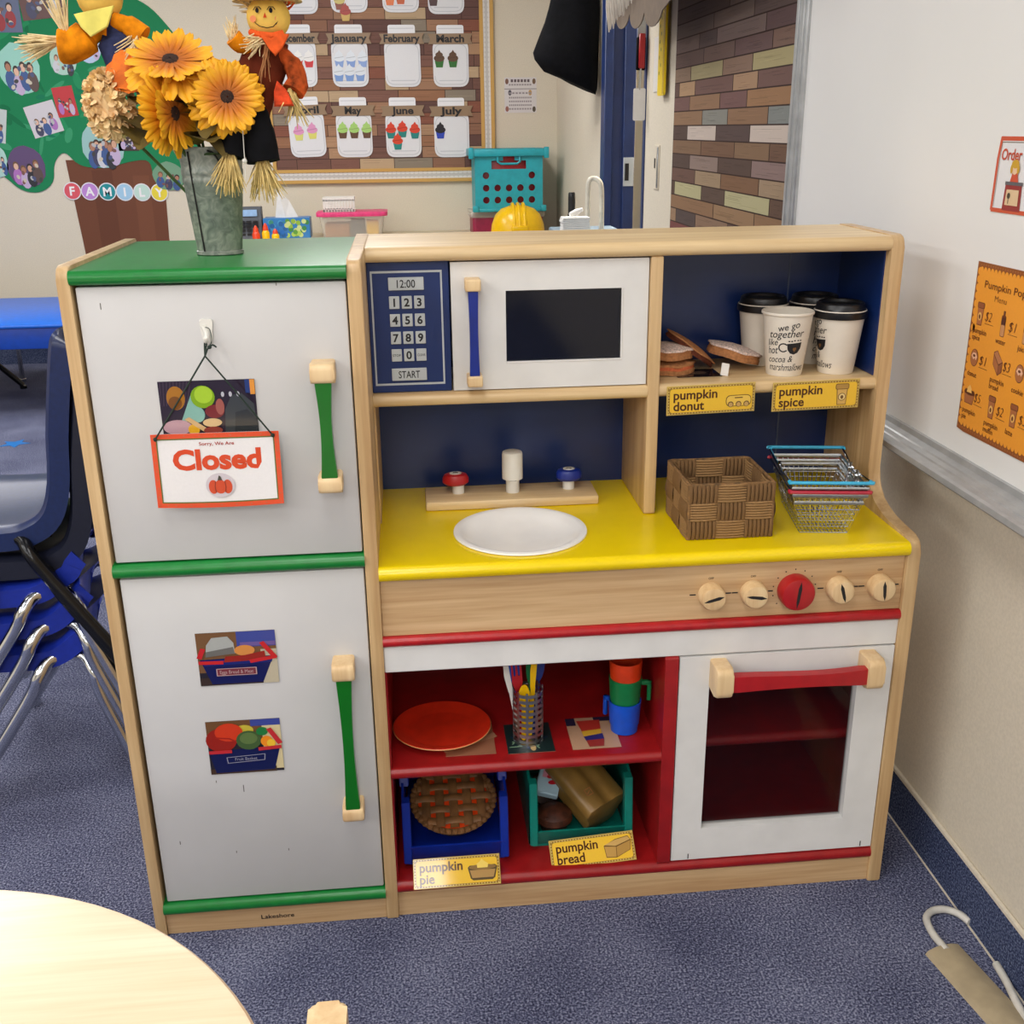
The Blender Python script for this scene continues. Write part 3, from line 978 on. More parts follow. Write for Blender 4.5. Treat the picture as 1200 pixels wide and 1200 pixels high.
for k, (ch, c, wd) in enumerate(zip('FAMILY', [(216, 84, 96), (186, 134, 206), (22, 140, 146), (160, 200, 226), (190, 218, 206), (228, 208, 60)],
                                    ['red', 'lilac', 'teal', 'pale blue', 'mint', 'yellow'])):
    x = -1.108 + k * .0864; z = .880 - k * .003
    t = thing('letter_disc', '%s paper disc with white letter %s below the paper tree' % (wd, ch), 'letter', (x, YB - 0.004, z), 'FAMILY letters on back wall')
    m = FRONT(x, YB - 0.005, z)
    b = MB(); b.col(226, 224, 226); b.prism([(.044 * math.cos(2 * PI * q / 28), .044 * math.sin(2 * PI * q / 28)) for q in range(28)], m, -0.001, 0.0005)
    b.col(*c); b.oval(m, 0, 0, .039, .039, 4, 28)
    b.build('disc', 'print', t, smooth=0)
    b = MB(); b.col(238, 236, 236); b.text(m, ch, 0, 0, .044, 6, 0.03)
    b.build('lettering', 'print', t, smooth=0)

# ================================================================== things along the back wall
CZ = 0.648
t = thing('low_cabinet', 'long low cabinet with pale wooden top below the bulletin board', 'cabinet', (0.5, 4.22, 0))
b = MB(); b.box(-0.34, 1.30, 3.96, YB - 0.008, CZ - 0.03, CZ, 0.004); b.build('worktop', 'counter_wood', t)
b = MB()
for x in (-0.32, 0.22, 0.74, 1.26):
    b.box(x, x + 0.02, 3.99, YB - 0.012, 0.0, CZ - 0.03)
b.box(-0.30, 1.26, 3.99, YB - 0.012, 0.05, 0.07); b.box(-0.30, 1.26, 3.99, YB - 0.012, 0.33, 0.345)
b.box(-0.30, 1.26, YB - 0.02, YB - 0.012, 0.07, CZ - 0.03)
b.build('carcass', 'counter_wood', t)

# grey lantern radio with light blue screen
t = thing('desk_phone', 'dark grey desk device with pale blue screen right behind the vase', 'phone', (-0.19, 4.22, CZ))
b = MB(); b.prism([(4.27, CZ), (4.17, CZ), (4.18, CZ + .03), (4.215, CZ + .155), (4.27, CZ + .155)], frame((0, 0, 0), (0, 1, 0), (0, 0, 1)), -0.255, -0.135, 0.004)
b.build('body', 'lantern_grey', t)
b = MB(); b.box(-0.248, -0.155, 4.196, 4.203, CZ + .112, CZ + .143); b.build('screen', plain('pale_blue_screen', (150, 186, 226), 0.3), t)
b = MB()
for k in range(4):
    for j in range(3):
        b.box(-0.24 + j * .032, -0.216 + j * .032, 4.176, 4.19, CZ + .02 + k * .02, CZ + .032 + k * .02)
b.build('keys', 'black_plastic', t)

t = thing('tissue_box', 'blue and green tissue box with white tissue standing up', 'tissue box', (-0.015, 4.26, CZ))
b = MB(); b.col(50, 122, 186); b.box(-0.13, 0.10, 4.2, 4.32, CZ, CZ + .1, 0.003, 1)
m = FRONT(0, 4.1995, 0)
for k in range(46):
    x = rnd.uniform(-.12, .09)
    if x < -.02:
        b.col(*rnd.choice([(40, 110, 190), (70, 150, 200), (36, 96, 160), (60, 140, 120)]))
    else:
        b.col(*rnd.choice([(140, 176, 60), (170, 200, 90), (90, 150, 60), (196, 210, 140), (60, 130, 70)]))
    b.oval(m, x, CZ + rnd.uniform(.016, .086), .012, .012, 1 + k % 5, 10)
b.build('box', 'print', t)
b = MB(); b.add([(-.075, 4.26, CZ + .09), (.045, 4.26, CZ + .09), (.0, 4.27, CZ + .18), (-.05, 4.25, CZ + .235), (-.03, 4.29, CZ + .09), (-.02, 4.235, CZ + .1)],
               [(0, 5, 3), (5, 1, 2), (5, 2, 3), (1, 4, 2), (4, 0, 3), (4, 3, 2)])
b.build('tissue', 'paper', t, smooth=0)

for x, h, c, lab in ((-.155, .075, 'orange_plastic', 'small red bottle, leftmost of three before the tissue box'),
                     (-.108, .085, 'orange_plastic', 'small red and yellow bottle, tallest of three before the tissue box'),
                     (-.062, .058, 'orange_plastic', 'small orange bottle, shortest of three before the tissue box')):
    t = thing('glue_bottle', lab, 'bottle', (x, 4.10, CZ), 'little bottles before the tissue box')
    b = MB(); b.lathe([(.018, 0), (.019, h * .45), (.013, h * .62), (.008, h * .66)], (x, 4.10, CZ), 16)
    b.build('body', 'orange_plastic' if x < -.12 else 'hat_yellow', t)
    b = MB(); b.lathe([(.014, h * .6), (.012, h * .8), (.004, h)], (x, 4.10, CZ), 14); b.build('cap', c, t)

t = thing('pink_lidded_tub', 'clear plastic tub with bright pink lid before the back wall', 'storage box', (0.31, 4.25, CZ))
b = MB()
P0 = rrect(.165, .455, 4.17, 4.35, .02); P1 = rrect(.15, .472, 4.16, 4.36, .02)
n_ = len(P0)
b.add([(x, y, CZ) for x, y in P0] + [(x, y, CZ + .105) for x, y in P1], [tuple(range(n_))[::-1]] + [(i, (i + 1) % n_, n_ + (i + 1) % n_, n_ + i) for i in range(n_)])
b.build('tub', 'clear_tub', t)
b = MB(); b.prism(rrect(.135, .487, 4.15, 4.37, .03), FLAT(0, 0, CZ + .104), 0, .02, 0.006); b.build('lid', 'pink', t)
for x0, x1, z1, c, nm in ((.175, .295, .07, 'felt_tan', 'tan_block'), (.30, .37, .085, 'lantern_grey', 'grey_block'), (.38, .44, .08, 'hat_yellow', 'yellow_block')):
    b = MB(); b.box(x0, x1, 4.19, 4.32, CZ + .003, CZ + z1, .004); b.build(nm, c, t)
t = thing('small_white_basket', 'small slotted white basket standing on the pink lid', 'basket', (0.245, 4.25, CZ + .124))
b = MB()
z0 = CZ + .1245
b.box(.175, .322, 4.2, 4.3, z0, z0 + .006)
for x0, x1, y0, y1 in ((.17, .327, 4.195, 4.2), (.17, .327, 4.3, 4.305), (.17, .175, 4.2, 4.3), (.322, .327, 4.2, 4.3)):
    b.box(x0, x1, y0, y1, z0, z0 + .012); b.box(x0, x1, y0, y1, z0 + .052, z0 + .07)
for k in range(11):
    x = .175 + k * .0145
    b.box(x - .0035, x + .0035, 4.195, 4.2, z0, z0 + .06); b.box(x - .0035, x + .0035, 4.3, 4.305, z0, z0 + .06)
b.build('basket_body', 'white_plastic', t)

t = thing('maroon_tub', 'maroon plastic tub with clear rim below the turquoise crate', 'storage box', (1.09, 4.3, CZ))
b = MB(); b.prism(rrect(.915, 1.275, 4.21, 4.47, .02), FLAT(0, 0, CZ), 0, .082, .004); b.build('tub', 'plum', t)
b = MB(); b.prism(rrect(.905, 1.285, 4.20, 4.48, .02), FLAT(0, 0, CZ + .0825), 0, .028, .004); b.build('lid', 'clear_tub', t)

t = thing('turquoise_crate', 'turquoise plastic crate with round holes stacked on the maroon tub', 'crate', (1.1, 4.3, CZ + .111))
z0 = CZ + .111
H = .30
def crate_face(m, w, handle=True):
    b = MB()
    holes = [(-.115, .175), (.115, .175)] + [(x, z) for x in (-.115, -.0575, 0, .0575, .115) for z in (.115, .057)]
    # a front wall cut into cells, each cell with a round opening
    xs = [-w / 2] + [-.0865, -.029, .029, .0865] + [w / 2]
    zs = [0, .028, .086, .145, .205, H]
    for i in range(5):
        for j in range(5):
            x0_, x1_, y0_, y1_ = xs[i], xs[i + 1], zs[j], zs[j + 1]
            hc = None
            for hx, hz in holes:
                if x0_ < hx < x1_ and y0_ < hz < y1_:
                    hc = (hx, hz)
            if j == 4 and i in (1, 2, 3):
                if i in (1, 3):
                    b.prism([(x0_, y0_ + .04), (x1_, y0_ + .04), (x1_, y1_), (x0_, y1_)], m, 0, .008)
                continue
            if not hc:
                b.prism([(x0_, y0_), (x1_, y0_), (x1_, y1_), (x0_, y1_)], m, 0, .008)
                continue
            N = 24
            R = .0165
            ring = [(hc[0] + R * math.cos(2 * PI * k / N), hc[1] + R * math.sin(2 * PI * k / N)) for k in range(N)]
            out = []
            for k in range(N):
                a = 2 * PI * k / N
                c_, s_ = math.cos(a), math.sin(a)
                tt = min(((x1_ - hc[0]) / c_ if c_ > 1e-6 else 9), ((x0_ - hc[0]) / c_ if c_ < -1e-6 else 9),
                         ((y1_ - hc[1]) / s_ if s_ > 1e-6 else 9), ((y0_ - hc[1]) / s_ if s_ < -1e-6 else 9))
                out.append((hc[0] + tt * c_, hc[1] + tt * s_))
            vs = [(x, y, d) for d in (0, .008) for x, y in ring + out]
            fs = []
            for k in range(N):
                q = (k + 1) % N
                fs += [(2 * N + k, 2 * N + q, 3 * N + q, 3 * N + k), (k, N + k, N + q, q), (k, q, 2 * N + q, 2 * N + k)]
            for cx_ in (x0_, x1_):
                for cy_ in (y0_, y1_):
                    # corner fill beyond the radial fan
                    k0 = min(range(N), key=lambda k: (out[k][0] - cx_) ** 2 + (out[k][1] - cy_) ** 2)
                    for q in (k0 - 1, k0, k0 + 1):
                        a_, c2 = out[q % N], out[(q + 1) % N]
                        if abs(a_[0] - c2[0]) > 1e-7 and abs(a_[1] - c2[1]) > 1e-7:
                            i0 = len(vs)
                            vs += [(a_[0], a_[1], .008), (cx_, cy_, .008), (c2[0], c2[1], .008)]
                            fs.append((i0, i0 + 1, i0 + 2))
            b.add(vs, fs, m)
    return b
b = crate_face(FRONT(1.1, 4.195, z0), .34)
b.build('front_wall', 'teal', t)
b = MB()
b.box(.93, 1.27, 4.44, 4.448, z0, z0 + H); b.box(.93, .938, 4.195, 4.44, z0, z0 + H); b.box(1.262, 1.27, 4.195, 4.44, z0, z0 + H)
b.box(.93, 1.27, 4.195, 4.44, z0, z0 + .008)
b.build('other_walls', 'teal', t)
b = MB()
b.box(.905, 1.295, 4.17, 4.195, z0 + H - .035, z0 + H, .005); b.box(.905, .93, 4.17, 4.47, z0 + H - .035, z0 + H, .005); b.box(1.27, 1.295, 4.17, 4.47, z0 + H - .035, z0 + H, .005)
for x in (.90, 1.275):
    b.box(x, x + .025, 4.165, 4.19, z0 + H - .045, z0 + H + .008, .004)
    b.box(x + .015 if x < 1 else x - .015, x + .045 if x < 1 else x + .012, 4.17, 4.195, z0, z0 + .03, .004)
b.box(.94, 1.26, 4.18, 4.196, z0, z0 + .016, .003)
b.build('rim', 'teal', t)
b = MB(); b.tube([(1.045, 4.183, z0 + H - .02), (1.045, 4.18, z0 + H - .06), (1.06, 4.179, z0 + H - .07), (1.14, 4.179, z0 + H - .07), (1.155, 4.18, z0 + H - .06), (1.155, 4.183, z0 + H - .02)], .006, 8)
b.build('handle_loop', 'teal', t)
tag(None or (lambda b: (b.box(.945, 1.255, 4.212, 4.43, z0 + .0085, z0 + H - .02, .01), b.build('red_bin', 'red_bright'))[1])(MB()), 'red bin showing through the holes of the turquoise crate', 'bin')

t = thing('hard_hat', 'yellow toy hard hat in front of the maroon tub', 'helmet', (1.135, 3.99, CZ))
hz = CZ
b = MB(); b.lathe([(.132, 0), (.134, .02), (.130, .06), (.112, .105), (.080, .135), (.04, .148), (.002, .151)], (1.13, 4.07, hz), 36, cap1=False, sy=.8)
b.build('shell', 'hat_yellow', t)
b = MB()
for dx in (-.026, 0, .026):
    b.tube([(1.13 + dx, 4.07 + .104 * math.cos(a), hz + .02 + .136 * math.sin(a)) for a in [PI * k / 14 for k in range(1, 14)]], .009, 8)
b.box(1.09, 1.17, 3.957, 3.977, hz + .025, hz + .06, .006)
b.lathe([(.134, 0), (.15, .004), (.15, .012), (.13, .018)], (1.13, 4.07, hz), 36, cap0=False, cap1=False, sy=.8)
b.build('ridge_and_brim', 'hat_yellow', t)

# ------------------------------------------------------------------ cart by the doorway
DZc = 0.795
t = thing('utility_cart', 'cart with pale blue top and cream tube handle before the doorway', 'cart', (1.2, 2.62, 0))
b = MB(); b.box(1.125, 1.372, 2.42, 2.86, DZc - .025, DZc, .006); b.build('top', 'deck_blue', t)
for sx, sy in ((1.145, 2.44), (1.35, 2.44), (1.145, 2.84), (1.35, 2.84)):
    b = MB(); b.box(sx - .015, sx + .015, sy - .015, sy + .015, 0, DZc - .025, .003); b.build('leg', 'alu', t)
b = MB(); b.box(1.13, 1.362, 2.43, 2.85, .3, .32, .004); b.build('lower_shelf', 'deck_blue', t)
b = MB(); b.tube(spline([(1.250, 2.70, DZc), (1.250, 2.70, .935), (1.255, 2.70, .97), (1.27, 2.70, .978), (1.288, 2.69, .97), (1.298, 2.685, .935), (1.30, 2.685, DZc)], 6), .0095, 10)
b.build('handle', 'cream_metal', t)
rn2 = random.Random(5)
t = thing('paper_stack', 'stack of white paper on the cart top', 'paper', (1.2, 2.6, DZc))
b = MB()
for k in range(9):
    dx = rn2.uniform(-.002, .002)
    b.box(1.137 + dx, 1.234 + dx, 2.56, 2.64, DZc + .0002 + k * .0062, DZc + .0054 + k * .0062)
b.build('sheaf', 'paper', t)
t = thing('white_marker_bundle', 'rolled white tissue lying on the paper stack', 'tissue', (1.22, 2.58, DZc + .057))
b = MB(); b.tube([(1.167, 2.59, DZc + .064), (1.192, 2.6, DZc + .072), (1.215, 2.6, DZc + .082)], [.008, .012, .006], 10); b.build('roll', 'paper', t)
t = thing('black_flashlight', 'black stick shaped flashlight standing behind the paper stack', 'flashlight', (1.2, 2.8, DZc))
b = MB(); b.lathe([(.014, 0), (.014, .11), (.013, .125), (.011, .13)], (1.205, 2.8, DZc), 16); b.build('barrel', 'black_plastic', t)
b = MB(); b.lathe([(.0155, .03), (.0155, .05)], (1.205, 2.8, DZc), 16); b.build('ring', 'black_tube', t)

# black bag on a hook on the right wall beyond the doorway
t = thing('black_bag', 'black cloth bag hanging from a hook beside the navy door frame', 'bag', (1.3, 3.24, 1.3))
b = MB()
prof = [(1.70, 1.285, .085, .045), (1.60, 1.275, .105, .055), (1.55, 1.268, .112, .06), (1.50, 1.257, .12, .075), (1.44, 1.245, .13, .085), (1.38, 1.25, .127, .085), (1.335, 1.268, .108, .07), (1.315, 1.29, .08, .05)]
rn3 = random.Random(11)
vs = []
N = 28
for z, xc, hw, hd in prof:
    for k in range(N):
        a = 2 * PI * k / N
        f_ = 1 + .05 * math.sin(5 * a + z * 9)
        dz = -.035 * math.cos(a) * (1 if z < 1.42 else .2)
        vs.append((min(xc + hw * math.cos(a) * f_, 1.379), 3.24 + hd * math.sin(a) * f_, z - (-dz if z < 1.42 else 0)))
fs = []
for i in range(len(prof) - 1):
    for k in range(N):
        fs.append((i * N + k, (i + 1) * N + k, (i + 1) * N + (k + 1) % N, i * N + (k + 1) % N))
fs.append(tuple(range((len(prof) - 1) * N, len(prof) * N)))
fs.append(tuple(range(N))[::-1])
b.add(vs, fs)
b.build('bag_body', 'black_cloth', t, smooth=80)
b = MB()
for x in (1.24, 1.32):
    b.tube(spline([(x, 3.21, 1.6), (x + .02, 3.22, 1.72), (1.34, 3.24, 1.82), (1.37, 3.24, 1.83)], 5), .008, 8)
b.build('strap', 'black_cloth', t)
b = MB(); b.tube([(XR, 3.24, 1.85), (1.365, 3.24, 1.845), (1.36, 3.24, 1.825), (1.365, 3.24, 1.815), (1.372, 3.24, 1.82)], .005, 8); b.build('hook', 'steel', t)

# ------------------------------------------------------------------ blue table at the far left
t = thing('blue_activity_table', 'low bright blue table with folding legs by the back wall', 'table', (-1.3, 3.7, 0))
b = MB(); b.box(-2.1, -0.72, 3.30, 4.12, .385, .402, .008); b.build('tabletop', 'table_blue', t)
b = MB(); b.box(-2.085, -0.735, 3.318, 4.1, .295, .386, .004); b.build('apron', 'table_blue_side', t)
for x, y, mt in ((-1.34, 4.04, 'chrome'), (-0.86, 3.45, 'chrome'), (-2.0, 3.45, 'chrome'), (-2.0, 4.04, 'chrome'), (-0.86, 4.04, 'chrome')):
    b = MB(); b.tube([(x, y, .30), (x - .01, y + .01, 0.012)], .011, 10); b.lathe([(.016, 0), (.016, .014)], (x - .01, y + .01, 0), 12)
    b.build('leg', mt, t)
b = MB(); b.tube([(-1.52, 3.8, .295), (-1.297, 3.893, .016)], .013, 8); b.lathe([(.016, 0), (.016, .014)], (-1.297, 3.893, 0), 12); b.build('folding_brace', 'black_tube', t)

b = MB(); b.col(36, 118, 196)
m = FLAT(-1.0113, 2.885, 0.0006)
b.prism([((.062 if k % 2 == 0 else .028) * math.cos(PI * k / 5), (.062 if k % 2 == 0 else .028) * math.sin(PI * k / 5)) for k in range(10)], m, -0.0006, 0.0006)
tag(b.build('floor_star_sticker', 'print'), 'bright blue star sticker on the carpet near the blue table', 'sticker')

# ------------------------------------------------------------------ stack of school chairs
def shell_mesh(low_back=False):
    """one piece seat and back, facing -x; origin on the seat's rear corner, near edge"""
    prof = [(-.40, -.028), (-.385, -.006), (-.35, .002), (-.24, -.004), (-.13, -.004), (-.09, .004), (-.058, .028), (-.040, .08), (-.030, .16), (-.014, .25), (-.004, .30), (.003, .322), (.012, .327), (.020, .318)]
    if low_back:
        prof = [(x, z) if z < .027 else (-.058 + (x + .058) * .55, .028 + (z - .028) * .12) for x, z in prof]
    pr = spline([(x, 0, z) for x, z in prof], 4)
    b = MB()
    Wd = .33
    rows_ = []
    m = len(pr)
    for i, p in enumerate(pr):
        t_ = (pr[min(i + 1, m - 1)] - pr[max(i - 1, 0)]).normalized()
        nr = Vector((t_.z, 0, -t_.x))      # outwards: below the seat, behind the back
        f = i / (m - 1)
        top = min(1, max(0, (f - .80) / .14))
        ins = .05 * top ** 2 + (.03 * max(0, (.10 - f) / .10) ** 2)
        row = []
        for yy, dd in ((0, .034), (0, .002), (.012, -.006), (.05, .0), (.11, .006), (Wd / 2, .009), (Wd - .11, .006), (Wd - .05, .0), (Wd - .012, -.006), (Wd, .002), (Wd, .034)):
            y = yy
            if yy < Wd / 2: y = yy + ins
            elif yy > Wd / 2: y = yy - ins
            q = p + nr * dd
            row.append((q.x, y, q.z))
        rows_.append(row)
    K = len(rows_[0])
    vs = [v for r in rows_ for v in r]
    fs = [(i * K + k, i * K + k + 1, (i + 1) * K + k + 1, (i + 1) * K + k) for i in range(m - 1) for k in range(K - 1)]
    b.add(vs, fs)
    pass
    bmesh.ops.recalc_face_normals(b.bm, faces=b.bm.faces[:])
    return b

def chair_leg(pts, r=.0115):
    b = MB()
    b.tube(spline(pts, 5), r, 10)
    e = Vector(pts[-1])
    return b

def make_chair(x, y, h, dark, label, low, tip, g):
    t = thing('stacking_chair', label, 'chair', (x, y, 0), g)
    o = shell_mesh(dark is False)
    sh = o.build('shell', {False: 'chair_blue', True: 'chair_navy', 2: 'chair_shaded'}[dark], t, smooth=50, inherit=False)
    sh.location = (0, 0, h)
    mt = 'black_tube' if dark else 'chrome'
    k = h - .016
    for yy, s_ in ((-.015, -1), (.345, 1)):
        # front leg and rear leg bend out from the frame below the seat
        fo = .018 * s_
        yi = .03 if s_ < 0 else .30
        fb, rb = (-.19, -.095) if dark else (-.105, -.035)
        fx, rx = -.27 - h * .10, .02 + h * .12
        def at(px, pz, py):
            b = MB()
            if px < -.1:
                pts = [(fb + .05, yi, k), (fb + .008, (yi + yy) / 2, k - .004), (fb - .012, yy, k - .024), (fb + (px - fb) * .22, yy + fo * .2, k - .075), (px, py, low)]
            else:
                pts = [(rb - .05, yi, k), (rb - .008, (yi + yy) / 2, k - .004), (rb + .012, yy, k - .024), (rb + (px - rb) * .24, yy + fo * .2, k - .075), (px, py, low)]
            b.tube(spline(pts, 6), .0115, 10)
            if low < .05:
                b.lathe([(.016, 0), (.017, .012), (.0125, .03)], (px, py, low - .012), 14)
            b.bm.transform(Matrix.Translation((x, y, 0)))
            return b
        at(fx * .95, low, yy + fo).build('leg', mt, t)
        at(rx, low, yy + fo).build('leg', mt, t)
    b = MB()
    b.tube([(x - .20, y + .03, k - .012), (x - .20, y + .30, k - .012)], .009, 8)
    b.tube([(x - .12, y + .03, k - .012), (x - .12, y + .30, k - .012)], .009, 8)
    b.tube([(x - .20, y + .03, k), (x - .06, y + .03, k)], .010, 8)
    b.tube([(x - .20, y + .30, k), (x - .06, y + .30, k)], .010, 8)
    b.build('seat_frame', mt, t)
    return t
G = 'school chairs stacked beside the play kitchen'
hs = [(.040, .305, False, 'bright blue plastic chair with chrome legs, lowest of the stack'),
      (.036, .366, False, 'bright blue plastic chair with chrome legs, second from the bottom of the stack'),
      (.032, .427, False, 'bright blue plastic chair with chrome legs, middle of the stack'),
      (.056, .478, 2, 'dark navy plastic chair with painted-in shade and black legs, second from the top of the stack'),
      (.026, .530, True, 'navy plastic chair with black legs on top of the stack')]
for i, (dx, h, dk, lab) in enumerate(hs):
    make_chair(dx - .028, .385 + i * .001, h, dk, lab, .012 + (h - .305), 0, G)

# ================================================================== the play kitchen
K = thing('play_kitchen', 'wooden play kitchen with white fridge, yellow counter, microwave and oven', 'play kitchen', (0.71, 0.18, 0))
YK = 0.36
SIDE = frame((0, 0, 0), (0, 1, 0), (0, 0, 1))      # x = depth, y = up, extrude along +x
def kp(b, name, mat, parent=K, smooth=38):
    return b.build(name, mat, parent, smooth)

tall = rpoly([(-.004, 0.0), (YK, 0.0), (YK, 1.006), (-.004, 1.006)], [.003, .003, .006, .016], 6)
b = MB(); b.prism(tall, SIDE, .1425, .158, .005, 3); kp(b, 'side_panel', 'wood_z')
b = MB(); b.prism(tall, SIDE, .4925, .5105, .005, 3); kp(b, 'side_panel', 'wood_z')
stepped = rpoly([(-.004, 0), (YK, 0), (YK, 1.006), (.154, 1.006), (.156, .625), (.098, .6005), (-.004, .594)], [.003, .003, .006, .018, .05, .05, .02], 6)
b = MB(); b.prism(stepped, SIDE, 1.2685, 1.2875, .006, 3); kp(b, 'side_panel', 'wood_z')

# fridge
def nosed(x0, x1, z0, z1, yf, yb, n=6):
    """board with a rounded front edge"""
    zc, r = (z0 + z1) / 2, (z1 - z0) / 2
    pts = [(yb, z0), (yb, z1)] + [(yf + r - r * math.sin(a), zc + r * math.cos(a)) for a in [PI * k / (2 * n) for k in range(2 * n + 1)]]
    b = MB(); b.prism(pts, SIDE, x0, x1)
    return b
kp(nosed(.158, .4925, .983, 1.001, -.010, YK), 'top_board', 'green')
kp(nosed(.158, .4925, .5935, .6135, -.009, YK - .02), 'middle_rail', 'green')
kp(nosed(.158, .4925, .0385, .058, -.009, YK - .02), 'bottom_rail', 'green')
b = MB(); b.box(.158, .4925, .0, .018, 0, .0385, .001, 1)
kp(b, 'kick_board', 'wood_panel')
b = MB(); b.box(.158, .4925, YK - .012, YK - .004, 0.04, .983); kp(b, 'fridge_back', 'dark')
tk = MB(); m = FRONT(.3255, -.0004, .0195); tk.text(m, 'Lakeshore', 0, 0, .0075, 1, .01, width=.05)
kp(tk, 'stamped_lettering', 'ink', smooth=0)

def wavy_bar(b, x, z0, z1, w, yf, yb, amp=.0022):
    """flat handle bar with waisted middle"""
    n = 18
    Lp, Rp = [], []
    for k in range(n + 1):
        t_ = k / n
        z = z0 + (z1 - z0) * t_
        d = math.sin(t_ * PI) * amp * 1.6
        sft = 0
        Lp.append((x - w / 2 + d + sft, z)); Rp.append((x + w / 2 - d + sft, z))
    b.prism(Lp + Rp[::-1], FRONT(0, 0, 0), -yb, -yf, .0015, 1)

def fridge_handle(door, x, zt, zb):
    for z0, z1 in ((zt - .025, zt), (zb, zb + .022)):
        b = MB()
        b.prism(rpoly([(.0, z0), (-.036, z0), (-.036, z1), (0, z1)], [0, .006, .008, 0], 4), SIDE, x - .0155, x + .0155, .003, 2)
        kp(b, 'handle_mount', 'wood_block', door)
    b = MB(); wavy_bar(b, x, zb + .018, zt - .022, .0215, -.033, -.020)
    kp(b, 'handle_bar', 'green_bar', door)

b = MB(); b.box(.1622, .4905, 0, .017, .6155, .9805, .0025, 2)
fd = kp(b, 'upper_door', 'white_lam'); fridge_handle(fd, .456, .883, .7125)
b = MB(); b.box(.1635, .4905, 0, .017, .060, .5915, .0025, 2)
fd2 = kp(b, 'lower_door', 'white_lam'); fridge_handle(fd2, .4545, .4605, .2045)
b = MB(); b.col(96, 92, 88)
for x, z, h in ((.296, .252, .006), (.258, .2665, .002), (.195, .165, .003), (.275, .142, .002), (.19, .957, .004), (.405, .979, .002), (.352, .14, .002), (.36, .485, .002)):
    b.rect(FRONT(x, -.0002, z), -.0006, .0006, -h, h, 0)
kp(b, 'scuff_marks', 'print', fd2, 0)

# counter with sink
SX, SY, SR = .7185, .1105, .098
ct = MB()
N = 48
r2 = [(SX + SR * math.cos(2 * PI * k / N), SY + SR * math.sin(2 * PI * k / N)) for k in range(N)]
x0, x1, y0, y1 = .5105, 1.2685, .002, .335
out = []
for k in range(N):
    a = 2 * PI * k / N; c_, s_ = math.cos(a), math.sin(a)
    t_ = min(((x1 - SX) / c_ if c_ > 1e-6 else 9), ((x0 - SX) / c_ if c_ < -1e-6 else 9), ((y1 - SY) / s_ if s_ > 1e-6 else 9), ((y0 - SY) / s_ if s_ < -1e-6 else 9))
    out.append((SX + t_ * c_, SY + t_ * s_))
vs = [(x, y, .5925) for x, y in r2 + out] + [(x, y, .572) for x, y in r2]
fs = [(k, N + k, N + (k + 1) % N, (k + 1) % N) for k in range(N)] + [(k, (k + 1) % N, 2 * N + (k + 1) % N, 2 * N + k) for k in range(N)]
for cx_ in (x0, x1):
    for cy_ in (y0, y1):
        for k in range(N):
            a_, c2 = out[k], out[(k + 1) % N]
            onx = lambda p: abs(p[0] - cx_) < 1e-6
            ony = lambda p: abs(p[1] - cy_) < 1e-6
            if (onx(a_) and ony(c2) and not onx(c2)) or (ony(a_) and onx(c2) and not ony(c2)):
                i0 = len(vs); vs += [(a_[0], a_[1], .5925), (cx_, cy_, .5925), (c2[0], c2[1], .5925)]
                fs.append((i0, i0 + 1, i0 + 2))
ct.add(vs, fs)
pts = [(.002, .5925)] + [(-.002 - .0105 * math.sin(a), .582 + .0105 * math.cos(a)) for a in [PI * k / 10 for k in range(11)]] + [(.002, .5715), (.335, .5715), (.335, .590), (.3, .590), (.002, .590)]
prof = [(.002, .5925)] + [(-.002 - .0105 * math.sin(a), .582 + .0105 * math.cos(a)) for a in [PI * k / 10 for k in range(11)]] + [(.002, .5715)]
ct.prism(prof, SIDE, x0, x1)
kp(ct, 'countertop', 'yellow', smooth=45)
b = MB(); b.lathe([(SR - .004, .0005), (SR + .0015, .0010), (SR + .001, .0032), (SR - .004, .0042), (SR - .009, .003), (SR - .018, -.004), (SR - .032, -.012), (SR - .06, -.017), (.002, -.0185)], (SX, SY, .5925), 56, cap0=False)
sink = kp(b, 'sink_basin', 'white_enamel', smooth=60)
b = MB(); b.box(.5105, 1.2685, .02, .335, .552, .5715); kp(b, 'counter_underlay', 'wood_panel')
b = MB(); b.box(.5812, .8553, .214, .292, .5928, .6075, .003, 2)
tb = kp(b, 'tap_board', 'wood_x')
b = MB(); b.lathe([(.0108, .0), (.0108, .022), (.0165, .023), (.0165, .062), (.0155, .0665), (.012, .068)], (.7215, .252, .6075), 28)
b.box(.7155, .7275, .2395, .242, .6255, .6285)
kp(b, 'spout', 'white_plastic', tb)
b = MB(); b.box(.7165, .7268, .2402, .2412, .6265, .6292); kp(b, 'spout_slot', 'dark', tb)
for x, mt, dx in ((.6345, 'red_bright', -.004), (.813, 'navy_bar', 0.0)):
    b = MB(); b.lathe([(.0095, 0), (.0095, .016)], (x, .258, .6075), 20); kp(b, 'tap_stem', 'white_plastic', tb)
    b = MB(); b.lathe([(.014, 0), (.018, .004), (.018, .011), (.0155, .0165), (.0125, .018)], (x + dx, .256, .6225), 28, sx=1.16, sy=.84)
    kp(b, 'tap_knob', mt, tb)
    b = MB(); b.lathe([(.0095, 0), (.0095, .001)], (x + dx, .256, .6406), 24, sx=1.0, sy=.78)
    b.mi = 1; b.tube([(x + dx - .004, .256, .6418), (x + dx, .258, .6418), (x + dx + .004, .255, .6418)], .0008, 5)
    kp(b, 'tap_disc', ['white_plastic', 'ink'], tb)

